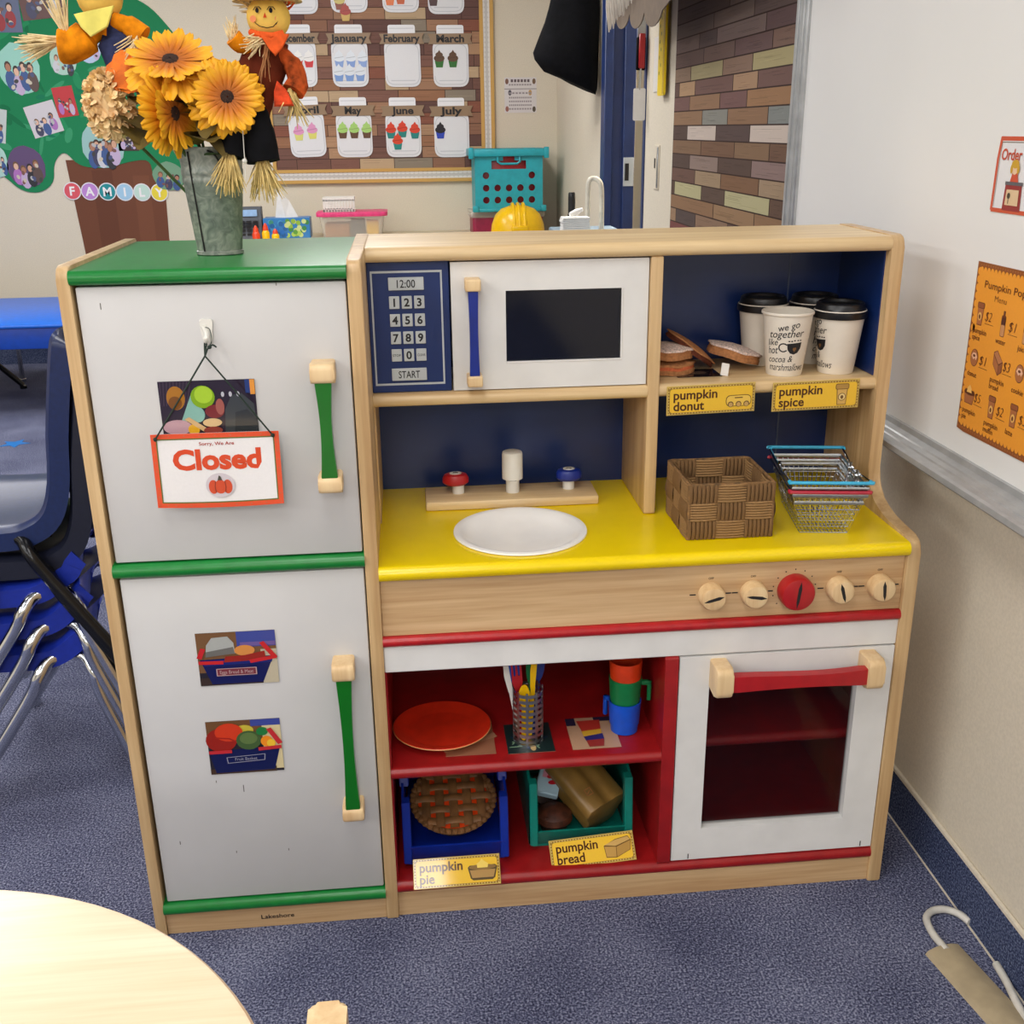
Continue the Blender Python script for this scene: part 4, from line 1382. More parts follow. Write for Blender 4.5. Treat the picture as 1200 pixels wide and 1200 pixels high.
# stove front
b = MB(); b.box(.5105, 1.2685, .003, .020, .484, .5715, .001, 1)
cp = kp(b, 'control_panel', 'wood_panel')
for x, mt, rr, ang in ((.9815, 'wood_block', .0185, 15), (1.0435, 'wood_block', .0185, -8), (1.1055, 'red_bright', .0255, 84), (1.171, 'wood_block', .0185, 106), (1.2325, 'wood_block', .0185, 95)):
    m = FRONT(x, .003, .5237)
    b = MB(); b.lathe([(rr, 0), (rr, .017), (rr - .002, .021), (rr - .005, .022)], (0, 0, 0), 32, m)
    b.mi = 1
    mk = m @ Matrix.Translation((0, 0, .0221)) @ Matrix.Rotation(math.radians(ang), 4, 'Z')
    ln = rr * .84
    b.poly(mk, [(-ln, 0), (-ln * .5, -.0022), (ln * .5, -.0026), (ln, 0), (ln * .5, .0026), (-ln * .5, .0022)], 0)
    kp(b, 'control_knob', [mt, 'ink'], cp)
m = FRONT(0, .0026, .5237)
for x in (.9815, 1.0435, 1.171, 1.2325):
    b = MB()
    b.rect(m, x - .0305, x - .0215, -.001, .001, 0); b.rect(m, x + .0215, x + .0305, -.001, .001, 0)
    b.text(m, 'OFF', x, .0245, .0032, 0, .01)
    kp(b, 'dial_print', 'ink', cp, 0)
b = MB()
for k in range(11):
    a = math.radians(-40 + k * 26)
    b.oval(m, 1.1055 + .032 * math.cos(a), .032 * math.sin(a), .0011, .0011, 0, 8)
kp(b, 'dial_print', 'ink', cp, 0)
kp(nosed(.5105, 1.2685, .4685, .484, -.006, .02), 'red_rail', 'red_bright')
b = MB(); b.box(.5105, 1.2685, .0, .018, .4275, .4683, .0015, 1); kp(b, 'white_rail', 'white_paint')
# red cupboard
kp(nosed(.5105, 1.2685, .0436, .0645, -.004, .335), 'bottom_board', 'red')
b = MB(); b.box(.5105, 1.2685, .002, .018, 0, .0436, .001, 1); kp(b, 'kick_board', 'wood_panel')
b = MB(); b.prism(rpoly([(-.003, .0645), (.33, .0645), (.33, .4274), (-.003, .4274)], [.004, 0, 0, .004], 3), SIDE, .9185, .9385); kp(b, 'divider', 'red')
kp(nosed(.5105, .9185, .2478, .2658, -.002, .33), 'shelf', 'red')
kp(nosed(.9385, 1.2685, .2478, .2658, .03, .33), 'shelf', 'red')
b = MB(); b.box(.5105, 1.2685, .33, .338, .0645, .5715); kp(b, 'cupboard_back', 'red')
b = MB(); b.box(.5105, 1.2685, .02, .33, .46, .468); kp(b, 'cupboard_ceiling', 'red')
b = MB(); b.box(.5105, .513, .004, .33, .0645, .46); kp(b, 'cupboard_lining', 'red')
b = MB(); b.box(1.2655, 1.2685, .02, .33, .0645, .46); kp(b, 'cupboard_lining', 'red')
# oven door: a frame with a smoked window
b = MB()
X0, X1, Z0, Z1, A0, A1, B0, B1 = .9405, 1.2668, .0675, .4255, .9865, 1.2145, .1245, .3835
fm = FRONT(0, 0, 0)
for poly in ([(X0, Z0), (X1, Z0), (X1, B0), (X0, B0)], [(X0, B1), (X1, B1), (X1, Z1), (X0, Z1)], [(X0, B0), (A0, B0), (A0, B1), (X0, B1)], [(A1, B0), (X1, B0), (X1, B1), (A1, B1)]):
    b.prism(poly, fm, -.016, .001)
od = kp(b, 'oven_door', 'white_paint')
b = MB(); b.box(A0 - .002, A1 + .002, .010, .013, B0 - .002, B1 + .002); kp(b, 'oven_window', 'smoked', od)
for x in (.998, 1.2245):
    b = MB(); b.prism(rpoly([(.001, .374), (-.042, .374), (-.042, .4215), (.001, .4215)], [0, .012, .010, 0], 5), SIDE, x - .0125, x + .0125, .003, 2)
    kp(b, 'handle_mount', 'wood_block', od)
b = MB()
n = 22; up, lo = [], []
for k in range(n + 1):
    t_ = k / n; x = 1.009 + (1.2135 - 1.009) * t_
    d = .0035 * math.sin(PI * t_)
    up.append((x, .4085 - d + .001 * math.sin(2 * PI * t_))); lo.append((x, .3825 + d * .8))
b.prism(lo + up[::-1], fm, .023, .038, .002, 2)
kp(b, 'handle_bar', 'red_bright', od)
b = MB(); b.col(60, 54, 50)
for x in (.968, 1.249): b.rect(FRONT(x, -.0012, .0745), -.0009, .0009, -.0055, .004, 0)
kp(b, 'hinge_marks', 'print', od, 0)

# hutch
HB = .335
b = MB(); b.box(.5105, 1.2685, HB, HB + .006, .585, .985); kp(b, 'back_panel', 'navy')
b = MB(); b.box(1.182, 1.1845, HB - .0006, HB, .593, .983); kp(b, 'panel_seam', plain('grey_blue_seam', (70, 82, 110), .5), K)
b = MB(); b.box(1.2665, 1.2685, .172, HB, .797, .983); kp(b, 'side_lining', 'navy')
kp(nosed(.5105, 1.2685, .9835, 1.0045, .152, YK), 'top_board', 'wood_x')
kp(nosed(.5105, .9155, .7765, .7955, .156, HB), 'microwave_shelf', 'wood_x')
kp(nosed(.9335, 1.2685, .7765, .7955, .160, HB), 'cup_shelf', 'wood_x')
b = MB(); b.prism(rpoly([(.158, .5928), (HB, .5928), (HB, .9835), (.158, .9835)], [.004, 0, 0, .004], 3), SIDE, .9155, .9335, .002, 2); kp(b, 'upright', 'wood_z')
b = MB(); b.box(.5105, .5125, .17, HB, .593, .776); kp(b, 'side_lining', 'wood_z')
# microwave
b = MB(); b.box(.5105, .6262, .170, .182, .7958, .9832, .001, 1)
kpad = kp(b, 'keypad_panel', 'navy')
km = FRONT(0, .1699, 0)
b = MB()
for x0_, x1_, z0_, z1_ in ((.5155, .6165, .9675, .9705), (.5155, .6165, .8065, .8095), (.5155, .518, .8065, .9705), (.614, .6165, .8065, .9705)):
    b.rect(km, x0_, x1_, z0_, z1_, 0)
kp(b, 'keypad_border', 'grey_key', kpad, 0)
def key(x0_, x1_, z0_, z1_, s, h, wd=None):
    b = MB(); b.box(x0_, x1_, .1675, .170, z0_, z1_, .0006, 1)
    b.mi = 1
    b.text(FRONT(0, .1674, 0), s, (x0_ + x1_) / 2, (z0_ + z1_) / 2, h, 0, .03 if len(s) < 4 else .01, width=wd)
    kp(b, 'keypad_button', ['grey_key', 'ink'], kpad, 30)
key(.5405, .5905, .9435, .9615, '12:00', .011, .026)
for r_, row in enumerate((('1', '2', '3'), ('4', '5', '6'), ('7', '8', '9'), ('STOP', '0', 'CLEAR'))):
    for c_, s_ in enumerate(row):
        x_ = .5405 + c_ * .0177
        z_ = .9175 - r_ * .0252
        if len(s_) > 1:
            key(x_, x_ + .0146, z_, z_ + .0178, s_, .0034, .0115)
        else:
            key(x_, x_ + .0146, z_, z_ + .0178, s_, .0118)
key(.5395, .5900, .8135, .8315, 'START', .0105, .031)
b = MB()
X0, X1, Z0, Z1, A0, A1, B0, B1 = .6285, .9140, .7970, .9812, .7065, .8745, .8375, .9395
for poly in ([(X0, Z0), (X1, Z0), (X1, B0), (X0, B0)], [(X0, B1), (X1, B1), (X1, Z1), (X0, Z1)], [(X0, B0), (A0, B0), (A0, B1), (X0, B1)], [(A1, B0), (X1, B0), (X1, B1), (A1, B1)]):
    b.prism(poly, FRONT(0, 0, 0), -.182, -.165)
md = kp(b, 'microwave_door', 'white_paint')
b = MB()
for poly in ([(A0 - .0005, B0 - .003), (A1 + .003, B0 - .003), (A1 + .003, B0), (A0 - .0005, B0)], [(A1, B0), (A1 + .003, B0), (A1 + .003, B1), (A1, B1)]):
    b.prism(poly, FRONT(0, 0, 0), -.168, -.1642, .0008, 1)
kp(b, 'window_bead', 'white_paint', md)
b = MB(); b.box(A0 - .002, A1 + .002, .1675, .170, B0 - .002, B1 + .002); kp(b, 'microwave_window', 'smoked_deep', md)
for z0_, z1_ in ((.943, .960), (.807, .823)):
    b = MB(); b.prism(rpoly([(.165, z0_), (.136, z0_), (.136, z1_), (.165, z1_)], [0, .003, .003, 0], 3), SIDE, .6475, .6695, .0015, 1)
    kp(b, 'handle_mount', 'wood_block', md)
b = MB(); wavy_bar(b, .6585, .820, .945, .0145, .139, .150, .0008); kp(b, 'handle_bar', 'navy_bar', md)

# ------------------------------------------------------------------ things stuck on the fridge
HK = (.3135, -.0005, .9)
t = thing('adhesive_hook', 'small white adhesive hook on the upper fridge door', 'hook', HK)
b = MB(); b.prism(rpoly([(.3065, .9385), (.3235, .9385), (.3205, .907), (.3095, .907)], .004, 4), FRONT(0, -.0006, 0), 0, .003, .001, 1); b.build('plate', 'white_plastic', t)
b = MB(); b.tube(spline([(.3115, -.0036, .930), (.315, -.006, .922), (.315, -.009, .915), (.315, -.014, .913), (.315, -.0165, .918)], 4), [.0035] * 16 + [.003], 8); b.build('prong', 'white_plastic', t)

ts = thing('closed_sign', 'white card sign reading Closed with orange border hanging on the fridge', 'sign', (.313, -.012, .75))
sm = frame((.3135, -.0185, .7475), (1, 0, -.005), (0, .01, 1))
b = MB(); b.col(232, 230, 230)
n = 12
hw, hh = .0805, .0485
vs, fs = [], []
for j in range(n + 1):
    for i in range(n + 1):
        u = -hw + 2 * hw * i / n; v = -hh + 2 * hh * j / n
        bow = .004 * (abs(u) / hw) ** 2 * (0.5 - v / hh * .5)
        vs.append((u, v - .0035 * (1 - (u / hw) ** 2) * (0.5 - v / hh * .5), bow))
fs = [(j * (n + 1) + i, j * (n + 1) + i + 1, (j + 1) * (n + 1) + i + 1, (j + 1) * (n + 1) + i) for j in range(n) for i in range(n)]
b.add(vs, fs, sm)
b.add([(u, v, w - .0006) for u, v, w in vs], [f[::-1] for f in fs], sm)
b.build('card', 'print', ts)
def on_card(u, v, lift):
    return (u, v - .0035 * (1 - (u / hw) ** 2) * (0.5 - v / hh * .5), .004 * (abs(u) / hw) ** 2 * (0.5 - v / hh * .5) + lift)
b = MB()
def strip(pts_in, pts_out, c, lift):
    b.col(*c)
    k_ = len(pts_in)
    b.add([on_card(*p, lift) for p in pts_in] + [on_card(*p, lift) for p in pts_out], [(i, i + 1, k_ + i + 1, k_ + i) for i in range(k_ - 1)], sm)
def ringpts(x, y, m_=16):
    p = []
    for k in range(m_): p.append((-x + 2 * x * k / m_, -y))
    for k in range(m_): p.append((x, -y + 2 * y * k / m_))
    for k in range(m_): p.append((x - 2 * x * k / m_, y))
    for k in range(m_ + 1): p.append((-x, y - 2 * y * k / m_))
    return p
strip(ringpts(hw - .0065, hh - .0065), ringpts(hw, hh), (222, 78, 40), .0004)
strip(ringpts(hw - .0078, hh - .0078), ringpts(hw - .0062, hh - .0062), (92, 104, 44), .0005)
for k in range(34):
    b.col(206, 96, 64)
    q = ringpts(hw - .0033, hh - .0033, 16)[(k * 2) % 65]
    b.add([on_card(q[0] + dx, q[1] + dy, .0006) for dx, dy in ((-.0016, 0), (0, -.0016), (.0016, 0), (0, .0016))], [(0, 1, 2, 3)], sm)
b.build('border', 'print', ts, smooth=0)
b = MB(); b.col(168, 44, 26); b.text(sm, 'Sorry, We Are', .001, .0345, .0045, 4, .012, width=.044)
b.col(214, 70, 30)
b.text(sm, 'Closed', 0, .0135, .028, 4, .04, width=.112)
b.build('lettering', 'print', ts, smooth=0)
b = MB(); b.col(206, 198, 204); b.oval(sm, .001, -.0215, .0185, .0165, 7, 28)
b.col(206, 74, 40)
for dx, rx in ((-.009, .006), (.009, .006), (0, .0075)):
    b.oval(sm, .001 + dx, -.0235, rx, .0095, 9, 18)
b.col(120, 40, 26)
for dx in (-.006, .006): b.line(sm, [(.001 + dx, -.016), (.001 + dx * 1.15, -.0235), (.001 + dx, -.031)], .0008, 11)
b.col(70, 70, 60); b.poly(sm, [(-.002, -.0145), (.004, -.0145), (.002, -.009), (0, -.008)], 12)
b.build('pumpkin_picture', 'print', ts, smooth=0)
b = MB()
for s_ in (-1, 1):
    b.tube([(.3135 + s_ * .0735, -.0225, .791), (.3135 + s_ * .03, -.0215, .853), (.3128, -.0205, .8955), (.314 + s_ * .0012, -.0150, .9085), (.315, -.0135, .9165)], .0011, 6)
b.tube(spline([(.313, -.0205, .8955), (.3175, -.0205, .905), (.3235, -.0205, .909), (.328, -.0205, .906)], 3), .0011, 6)
b.ball((.3195, -.0205, .9065), .0027, 8); b.ball((.2400, -.0225, .791), .0028, 8); b.ball((.3870, -.0225, .791), .0028, 8)
b.tube(spline([(.3195, -.0205, .9065), (.323, -.0205, .915), (.3215, -.018, .928), (.316, -.0145, .93)], 3), .0006, 5)
b.build('cord', 'cord_green', ts)

def photo(name, x0, x1, z0, z1, lab, draw, rot=0.0, y=-.0004, group='food photos on the fridge doors'):
    cx, cz = (x0 + x1) / 2, (z0 + z1) / 2
    m = FRONT(cx, y, cz) @ Matrix.Rotation(rot, 4, 'Z')
    t = thing(name, lab, 'photo', (cx, y, cz), group, m)
    w, h = (x1 - x0) / 2, (z1 - z0) / 2
    b = MB(); b.col(40, 36, 44); b.prism([(-w, -h), (w, -h), (w, h), (-w, h)], m, 0, .0006)
    draw(b, m, w, h)
    b.build('photo_print', 'print_gloss', t, smooth=0)
def S(m, w, h): return m @ Matrix(((w, 0, 0, 0), (0, h, 0, 0), (0, 0, 1, 0), (0, 0, 0, 1)))
def ph1(b, m, w, h):
    q = S(m, w, h); b.col(44, 34, 48); b.rect(q, -1, 1, -1, 1, 4)
    for k in range(10): b.col(66, 52, 66); b.line(q, [(-.95 + k * .07, 1), (-.98 + k * .06, .1)], .02, 5)
    b.col(168, 112, 30); b.oval(q, -.66, .38, .19, .44, 6); b.col(120, 74, 20); b.oval(q, -.68, .2, .14, .25, 7)
    b.col(134, 182, 170); b.poly(q, [(-.62, -.6), (-.3, .66), (-.22, .2), (-.1, -.3), (-.35, -.4)], 8); b.oval(q, -.25, -.25, .16, .3, 8)
    b.col(128, 170, 20); b.oval(q, -.1, .4, .25, .42, 9); b.col(168, 206, 50); b.oval(q, -.08, .48, .19, .32, 10)
    b.col(120, 40, 40); b.oval(q, .12, -.15, .2, .25, 9); b.col(160, 90, 80); b.oval(q, .24, .02, .09, .3, 10)
    b.col(60, 64, 66); b.poly(q, [(.3, -1), (.34, -.1), (.5, .45), (.72, .5), (.95, .1), (1, -1)], 11); b.col(46, 50, 52); b.poly(q, [(.5, -1), (.55, -.2), (.8, -.1), (1, -.5), (1, -1)], 12)
    b.col(188, 150, 160); b.oval(q, -.68, -.7, .3, .28, 11); b.col(222, 166, 36); b.oval(q, -.35, -.8, .12, .2, 12)
    b.col(206, 170, 120); b.line(q, [(-.45, -.4), (-.05, -.9)], .13, 13); b.col(212, 180, 130); b.oval(q, .05, -.56, .2, .16, 12); b.col(140, 60, 50); b.oval(q, .05, -.85, .2, .14, 13)
    b.col(40, 60, 120); b.rect(q, .8, .9, .5, 1, 13); b.col(226, 150, 60); b.rect(q, .9, 1, .45, 1, 13)
    b.col(190, 190, 200)
    for k in range(3): b.oval(q, .32 + k * .16, .48, .035, .1, 12, 8)
photo('food_photo', .2463, .3672, .79, .8605, 'photo of play food with green cabbage tucked behind the Closed sign', ph1)
def ph2(b, m, w, h):
    q = S(m, w, h); b.col(118, 84, 54); b.rect(q, -1, 1, -.5, 1, 4); b.col(66, 76, 150); b.rect(q, .02, 1, .42, 1, 5); b.col(110, 90, 150); b.rect(q, .1, 1, .45, .6, 6)
    b.col(190, 180, 156); b.rect(q, .6, 1, -1, .3, 5); b.col(60, 46, 40); b.rect(q, -1, .6, -1, -.7, 5)
    b.col(20, 26, 84); b.poly(q, [(-.95, .0), (.92, .05), (.6, -.95), (-.7, -.95)], 6); b.col(28, 36, 110); b.poly(q, [(-.9, -.02), (.9, .0), (.86, -.2), (-.86, -.25)], 7)
    b.col(170, 172, 168); b.poly(q, [(-.8, .1), (-.75, .55), (-.6, .82), (-.2, .85), (-.06, .6), (-.04, .2)], 8); b.col(110, 108, 104); b.poly(q, [(-.78, .3), (-.08, .45), (-.05, .2), (-.8, .1)], 9)
    b.col(212, 140, 70); b.oval(q, .2, .3, .26, .2, 9); b.col(150, 40, 30); b.poly(q, [(-.35, -.12), (-.3, .1), (.2, .12), (.7, .25), (.72, .0), (.3, -.1)], 10)
    b.col(196, 40, 44)
    for p in ([(-.95, -.1), (-.4, -.12)], [(.35, -.12), (.95, .0)], [(.95, 0), (.66, .55)], [(-.95, .1), (-.85, .4)]): b.line(q, p, .13, 11)
    b.col(120, 50, 60); b.rect(q, -.55, .45, -.62, -.36, 11); b.col(190, 160, 160)
    b.line(q, [(-.55, -.62), (.45, -.62), (.45, -.36), (-.55, -.36), (-.55, -.62)], .025, 12); b.text(q, 'Eggs Bread & Meat', -.05, -.49, .13, 13, 0, width=.85)
photo('food_photo', .2537, .3622, .4245, .506, 'photo of a dark blue basket with grey egg carton, upper on the lower door', ph2)
def ph3(b, m, w, h):
    q = S(m, w, h); b.col(110, 76, 46); b.rect(q, -1, 1, .3, 1, 4); b.col(60, 72, 150); b.rect(q, .2, 1, .76, 1, 5); b.col(212, 196, 150); b.rect(q, .5, 1, -.9, .76, 5); b.col(196, 180, 60); b.oval(q, .02, .62, .25, .2, 5)
    b.col(70, 50, 36); b.rect(q, -1, .8, -1, -.8, 6)
    b.col(16, 24, 76); b.poly(q, [(-1, -.1), (.95, -.05), (.75, -.92), (-.85, -.95)], 7)
    b.col(150, 34, 22); b.oval(q, -.62, .3, .42, .45, 8); b.col(206, 60, 30); b.oval(q, -.4, .58, .38, .34, 9); b.col(160, 36, 24); b.line(q, [(-.75, .4), (-.4, .35), (-.2, .2)], .05, 10)
    b.col(66, 92, 50); b.oval(q, .12, .25, .34, .36, 10); b.col(92, 116, 64); b.oval(q, .12, .32, .24, .22, 11)
    b.col(34, 120, 60); b.oval(q, .5, .56, .16, .16, 10); b.col(236, 140, 30); b.oval(q, .6, .18, .16, .2, 11); b.col(236, 190, 50); b.oval(q, .72, .1, .12, .14, 12)
    b.col(190, 44, 50); b.line(q, [(.95, .1), (.7, .62)], .14, 12); b.line(q, [(-.95, -.14), (-.4, -.14)], .12, 12); b.line(q, [(.4, -.1), (.95, -.06)], .13, 12)
    b.col(150, 150, 170); b.line(q, [(-.5, -.58), (.5, -.52), (.52, -.3), (-.52, -.36), (-.5, -.58)], .022, 12); b.text(q, 'Fruit Basket', 0, -.44, .11, 13, 0, width=.6)
photo('food_photo', .2528, .3572, .2795, .3662, 'photo of a basket of tomatoes and green fruit, lower on the lower door', ph3)

# ------------------------------------------------------------------ yellow name cards
def icon(b, m, kind):
    brown = (110, 78, 30)
    if kind == 'donut':
        b.col(*brown); b.poly(m, rrect(-.0195, .0195, -.009, .0085, .008), 5); b.col(236, 196, 84); b.poly(m, rrect(-.0185, .0185, -.008, .0075, .0075), 6)
        b.col(*brown)
        for k in range(3): b.oval(m, -.012 + k * .012, -.0055, .0045, .0045, 7, 12)
        b.rect(m, -.006, .006, .0035, .0052, 7)
        b.col(198, 160, 96)
        for k in range(3): b.oval(m, -.012 + k * .012, -.006, .0032, .0034, 8, 12)
    elif kind == 'cup':
        b.col(*brown); b.poly(m, [(-.0085, .008), (-.007, -.0165), (.007, -.0165), (.0085, .008)], 5); b.poly(m, rrect(-.0105, .0105, .0075, .0165, .003), 5)
        b.col(214, 172, 92); b.poly(m, [(-.0075, .0075), (-.0062, -.0155), (.0062, -.0155), (.0075, .0075)], 6); b.col(178, 138, 66); b.poly(m, rrect(-.0095, .0095, .0085, .0155, .002), 6)
        b.col(*brown); b.oval(m, 0, -.004, .006, .006, 7, 16); b.col(232, 206, 140); b.oval(m, 0, -.004, .005, .005, 8, 16); b.col(*brown); b.oval(m, 0, -.0042, .0024, .003, 9, 12)
    elif kind == 'pie':
        b.col(92, 74, 44); b.poly(m, [(-.023, .004), (-.019, -.012), (-.015, -.015), (.015, -.015), (.019, -.012), (.023, .004), (.02, .007), (-.02, .007)], 5)
        b.col(176, 138, 80); b.poly(m, [(-.020, .0), (-.0165, -.0115), (.0165, -.0115), (.020, .0)], 6); b.col(140, 108, 60); b.oval(m, 0, .004, .021, .004, 7, 20)
        b.col(240, 208, 100); b.poly(m, [(-.008, .003), (-.009, .009), (-.004, .012), (-.001, .0165), (.004, .012), (.009, .009), (.008, .003)], 8)
    else:
        b.col(110, 80, 34); b.poly(m, [(-.0215, .004), (-.0195, -.014), (-.003, -.0155), (.020, -.006), (.0225, .009), (.018, .0155), (-.002, .0125)], 5)
        b.col(190, 148, 76); b.poly(m, [(-.0205, .003), (-.0187, -.013), (-.0035, -.0145), (-.0025, .0005)], 6); b.col(178, 136, 66); b.poly(m, [(-.0015, .0005), (-.0025, -.0145), (.0195, -.0055), (.0215, .008)], 6)
        b.col(202, 162, 92); b.poly(m, [(-.0205, .005), (-.003, .002), (.0215, .0095), (.0175, .0145), (-.002, .0115)], 6)

def name_card(mt, lab, l1, l2, kind, gloss='print'):
    t = thing('name_card', lab, 'label', mt.translation, 'yellow name cards on the kitchen', mt)
    hw, hh = .0675, .0225
    b = MB(); b.col(206, 176, 92)
    b.prism([(-hw, -hh), (hw, -hh), (hw, hh), (-hw, hh)], mt, -.0022, -.0002, .0006, 1)
    b.build('card', gloss, t)
    b = MB(); b.col(150, 116, 44); b.poly(mt, rrect(-hw + .0015, hw - .0015, -hh + .0015, hh - .0015, .003), 0)
    b.col(214, 186, 110)
    k = -hw + .004
    while k < hw - .002:
        for v in (-hh + .0028, hh - .0028): b.oval(mt, k, v, .0011, .0011, 1, 6)
        k += .0044
    k = -hh + .006
    while k < hh - .004:
        for u in (-hw + .0028, hw - .0028): b.oval(mt, u, k, .0011, .0011, 1, 6)
        k += .0044
    b.col(236, 190, 52); b.poly(mt, rrect(-hw + .0045, hw - .0045, -hh + .0042, hh - .0042, .005), 2)
    b.build('border_print', gloss, t, smooth=0)
    b = MB(); b.col(76, 36, 14)
    b.text(mt, l1, -.0575, .0088, .0142, 4, .02, align='l', width=None)
    b.text(mt, l2, -.0575, -.0085, .0142, 4, .02, align='l', width=None)
    b.build('lettering', gloss, t, smooth=0)
    b = MB(); icon(b, mt @ Matrix.Translation((.040 if kind != 'donut' else .042, -.004 if kind == 'donut' else .0, 0)), kind)
    b.build('picture', gloss, t, smooth=0)
name_card(frame((1.0125, .1565, .7725), (1, 0, .022), (0, -.03, 1)), 'yellow card reading pumpkin donut on the shelf edge', 'pumpkin', 'donut', 'donut')
name_card(frame((1.1745, .1565, .7725), (1, 0, .016), (0, -.03, 1)), 'yellow card reading pumpkin spice on the shelf edge', 'pumpkin', 'spice', 'cup')
name_card(frame((.6035, .004, .0735), (1, 0, .0), (0, .66, .75)), 'yellow card reading pumpkin pie leaning before the blue bin', 'pumpkin', 'pie', 'pie', 'print_gloss')
name_card(frame((.8195, .022, .0805), (1, .0, .07), (0, .62, .78)), 'yellow card reading pumpkin bread leaning before the teal bin', 'pumpkin', 'bread', 'bread', 'print_gloss')

# ================================================================== things on and in the kitchen
CT = .5930
# woven basket: every crossing of the weave is a piece of its own
t = thing('woven_basket', 'square brown woven basket on the yellow counter', 'basket', (1.016, .105, CT))
bx0, bx1, by0, by1, bz0, bz1 = .954, 1.080, .042, .168, CT + .0005, CT + .083
M['weave'] = plain('dried_rush', (114, 84, 50), 0.85, var=0.28, scale=160, bmp=0.3)
M['weave_light'] = plain('pale_dried_rush', (148, 114, 72), 0.85, var=0.28, scale=160, bmp=0.3)
def weave_piece(vert):
    """ribbed bundle, unit 1 x 1 in xy, bulging to +z"""
    b = MB()
    nrib = 7
    for k in range(nrib):
        a0, a1 = -.5 + k / nrib, -.5 + (k + 1) / nrib
        rr = random.Random(k)
        P = []
        for j in range(4):
            s_ = -.5 + j / 3
            bul = .0028 * (1 - (2 * abs(s_)) ** 2 * .8)
            jt = rr.uniform(-.0004, .0004)
            P.append([(a0 + .012, s_, bul - .0008), ((a0 + a1) / 2, s_, bul + .0008 + jt), (a1 - .012, s_, bul - .0008)])
        vs = [p for r in P for p in r]
        if not vert: vs = [(y, -x, z) for x, y, z in vs]
        b.add(vs, [(j * 3 + i, j * 3 + i + 1, (j + 1) * 3 + i + 1, (j + 1) * 3 + i) for j in range(3) for i in range(2)])
    return b
wm = {}
for v in (0, 1):
    o = weave_piece(v).build('weave_strip', 'weave' if v else 'weave_light', None, 60)
    wm[v] = o.data
    bpy.data.objects.remove(o)
hgt = bz1 - bz0
for fi, (o_, xd) in enumerate((((bx0, by0), (1, 0)), ((bx1, by0), (0, 1)), ((bx1, by1), (-1, 0)), ((bx0, by1), (0, -1)))):
    wid = .126
    for inner in (0, 1):
        for i in range(3):
            for j in range(3):
                vert = (i + j + fi) % 2 == 0
                c = Vector((o_[0] + xd[0] * wid * (i + .5) / 3, o_[1] + xd[1] * wid * (i + .5) / 3, bz0 + hgt * (j + .5) / 3))
                nrm = Vector((xd[1], -xd[0], 0))
                c += nrm * ((.0008 if vert else 0) - (.006 if inner else 0))
                xa = Vector((xd[0], xd[1], 0)) * (-1 if inner else 1)
                mm = frame(c, xa, (0, 0, 1)) @ Matrix.Diagonal((wid / 3 * 1.01, hgt / 3 * 1.01, 1, 1))
                o = bpy.data.objects.new('weave_strip', wm[1 if vert else 0])
                COL.objects.link(o); o.parent = t
                o.matrix_basis = world_of(t).inverted() @ mm
b = MB()
for x in (bx0, bx1):
    for y in (by0, by1):
        b.tube([(x + (.0015 if x == bx0 else -.0015), y + (.0015 if y == by0 else -.0015), bz0), (x + (.0015 if x == bx0 else -.0015), y + (.0015 if y == by0 else -.0015), bz1)], .0032, 8)
rim = rrect(bx0 + .001, bx1 - .001, by0 + .001, by1 - .001, .006, 3)
for k in range(3):
    b.tube([(x, y, bz1 - .002 + .0016 * math.sin(i * 1.3 + k * 2)) for i, (x, y) in enumerate(rim)], .0026, 6, closed=True)
b.build('rim', 'weave', t)
b = MB(); b.box(bx0 + .004, bx1 - .004, by0 + .004, by1 - .004, bz0, bz0 + .004); b.build('base', 'weave', t)

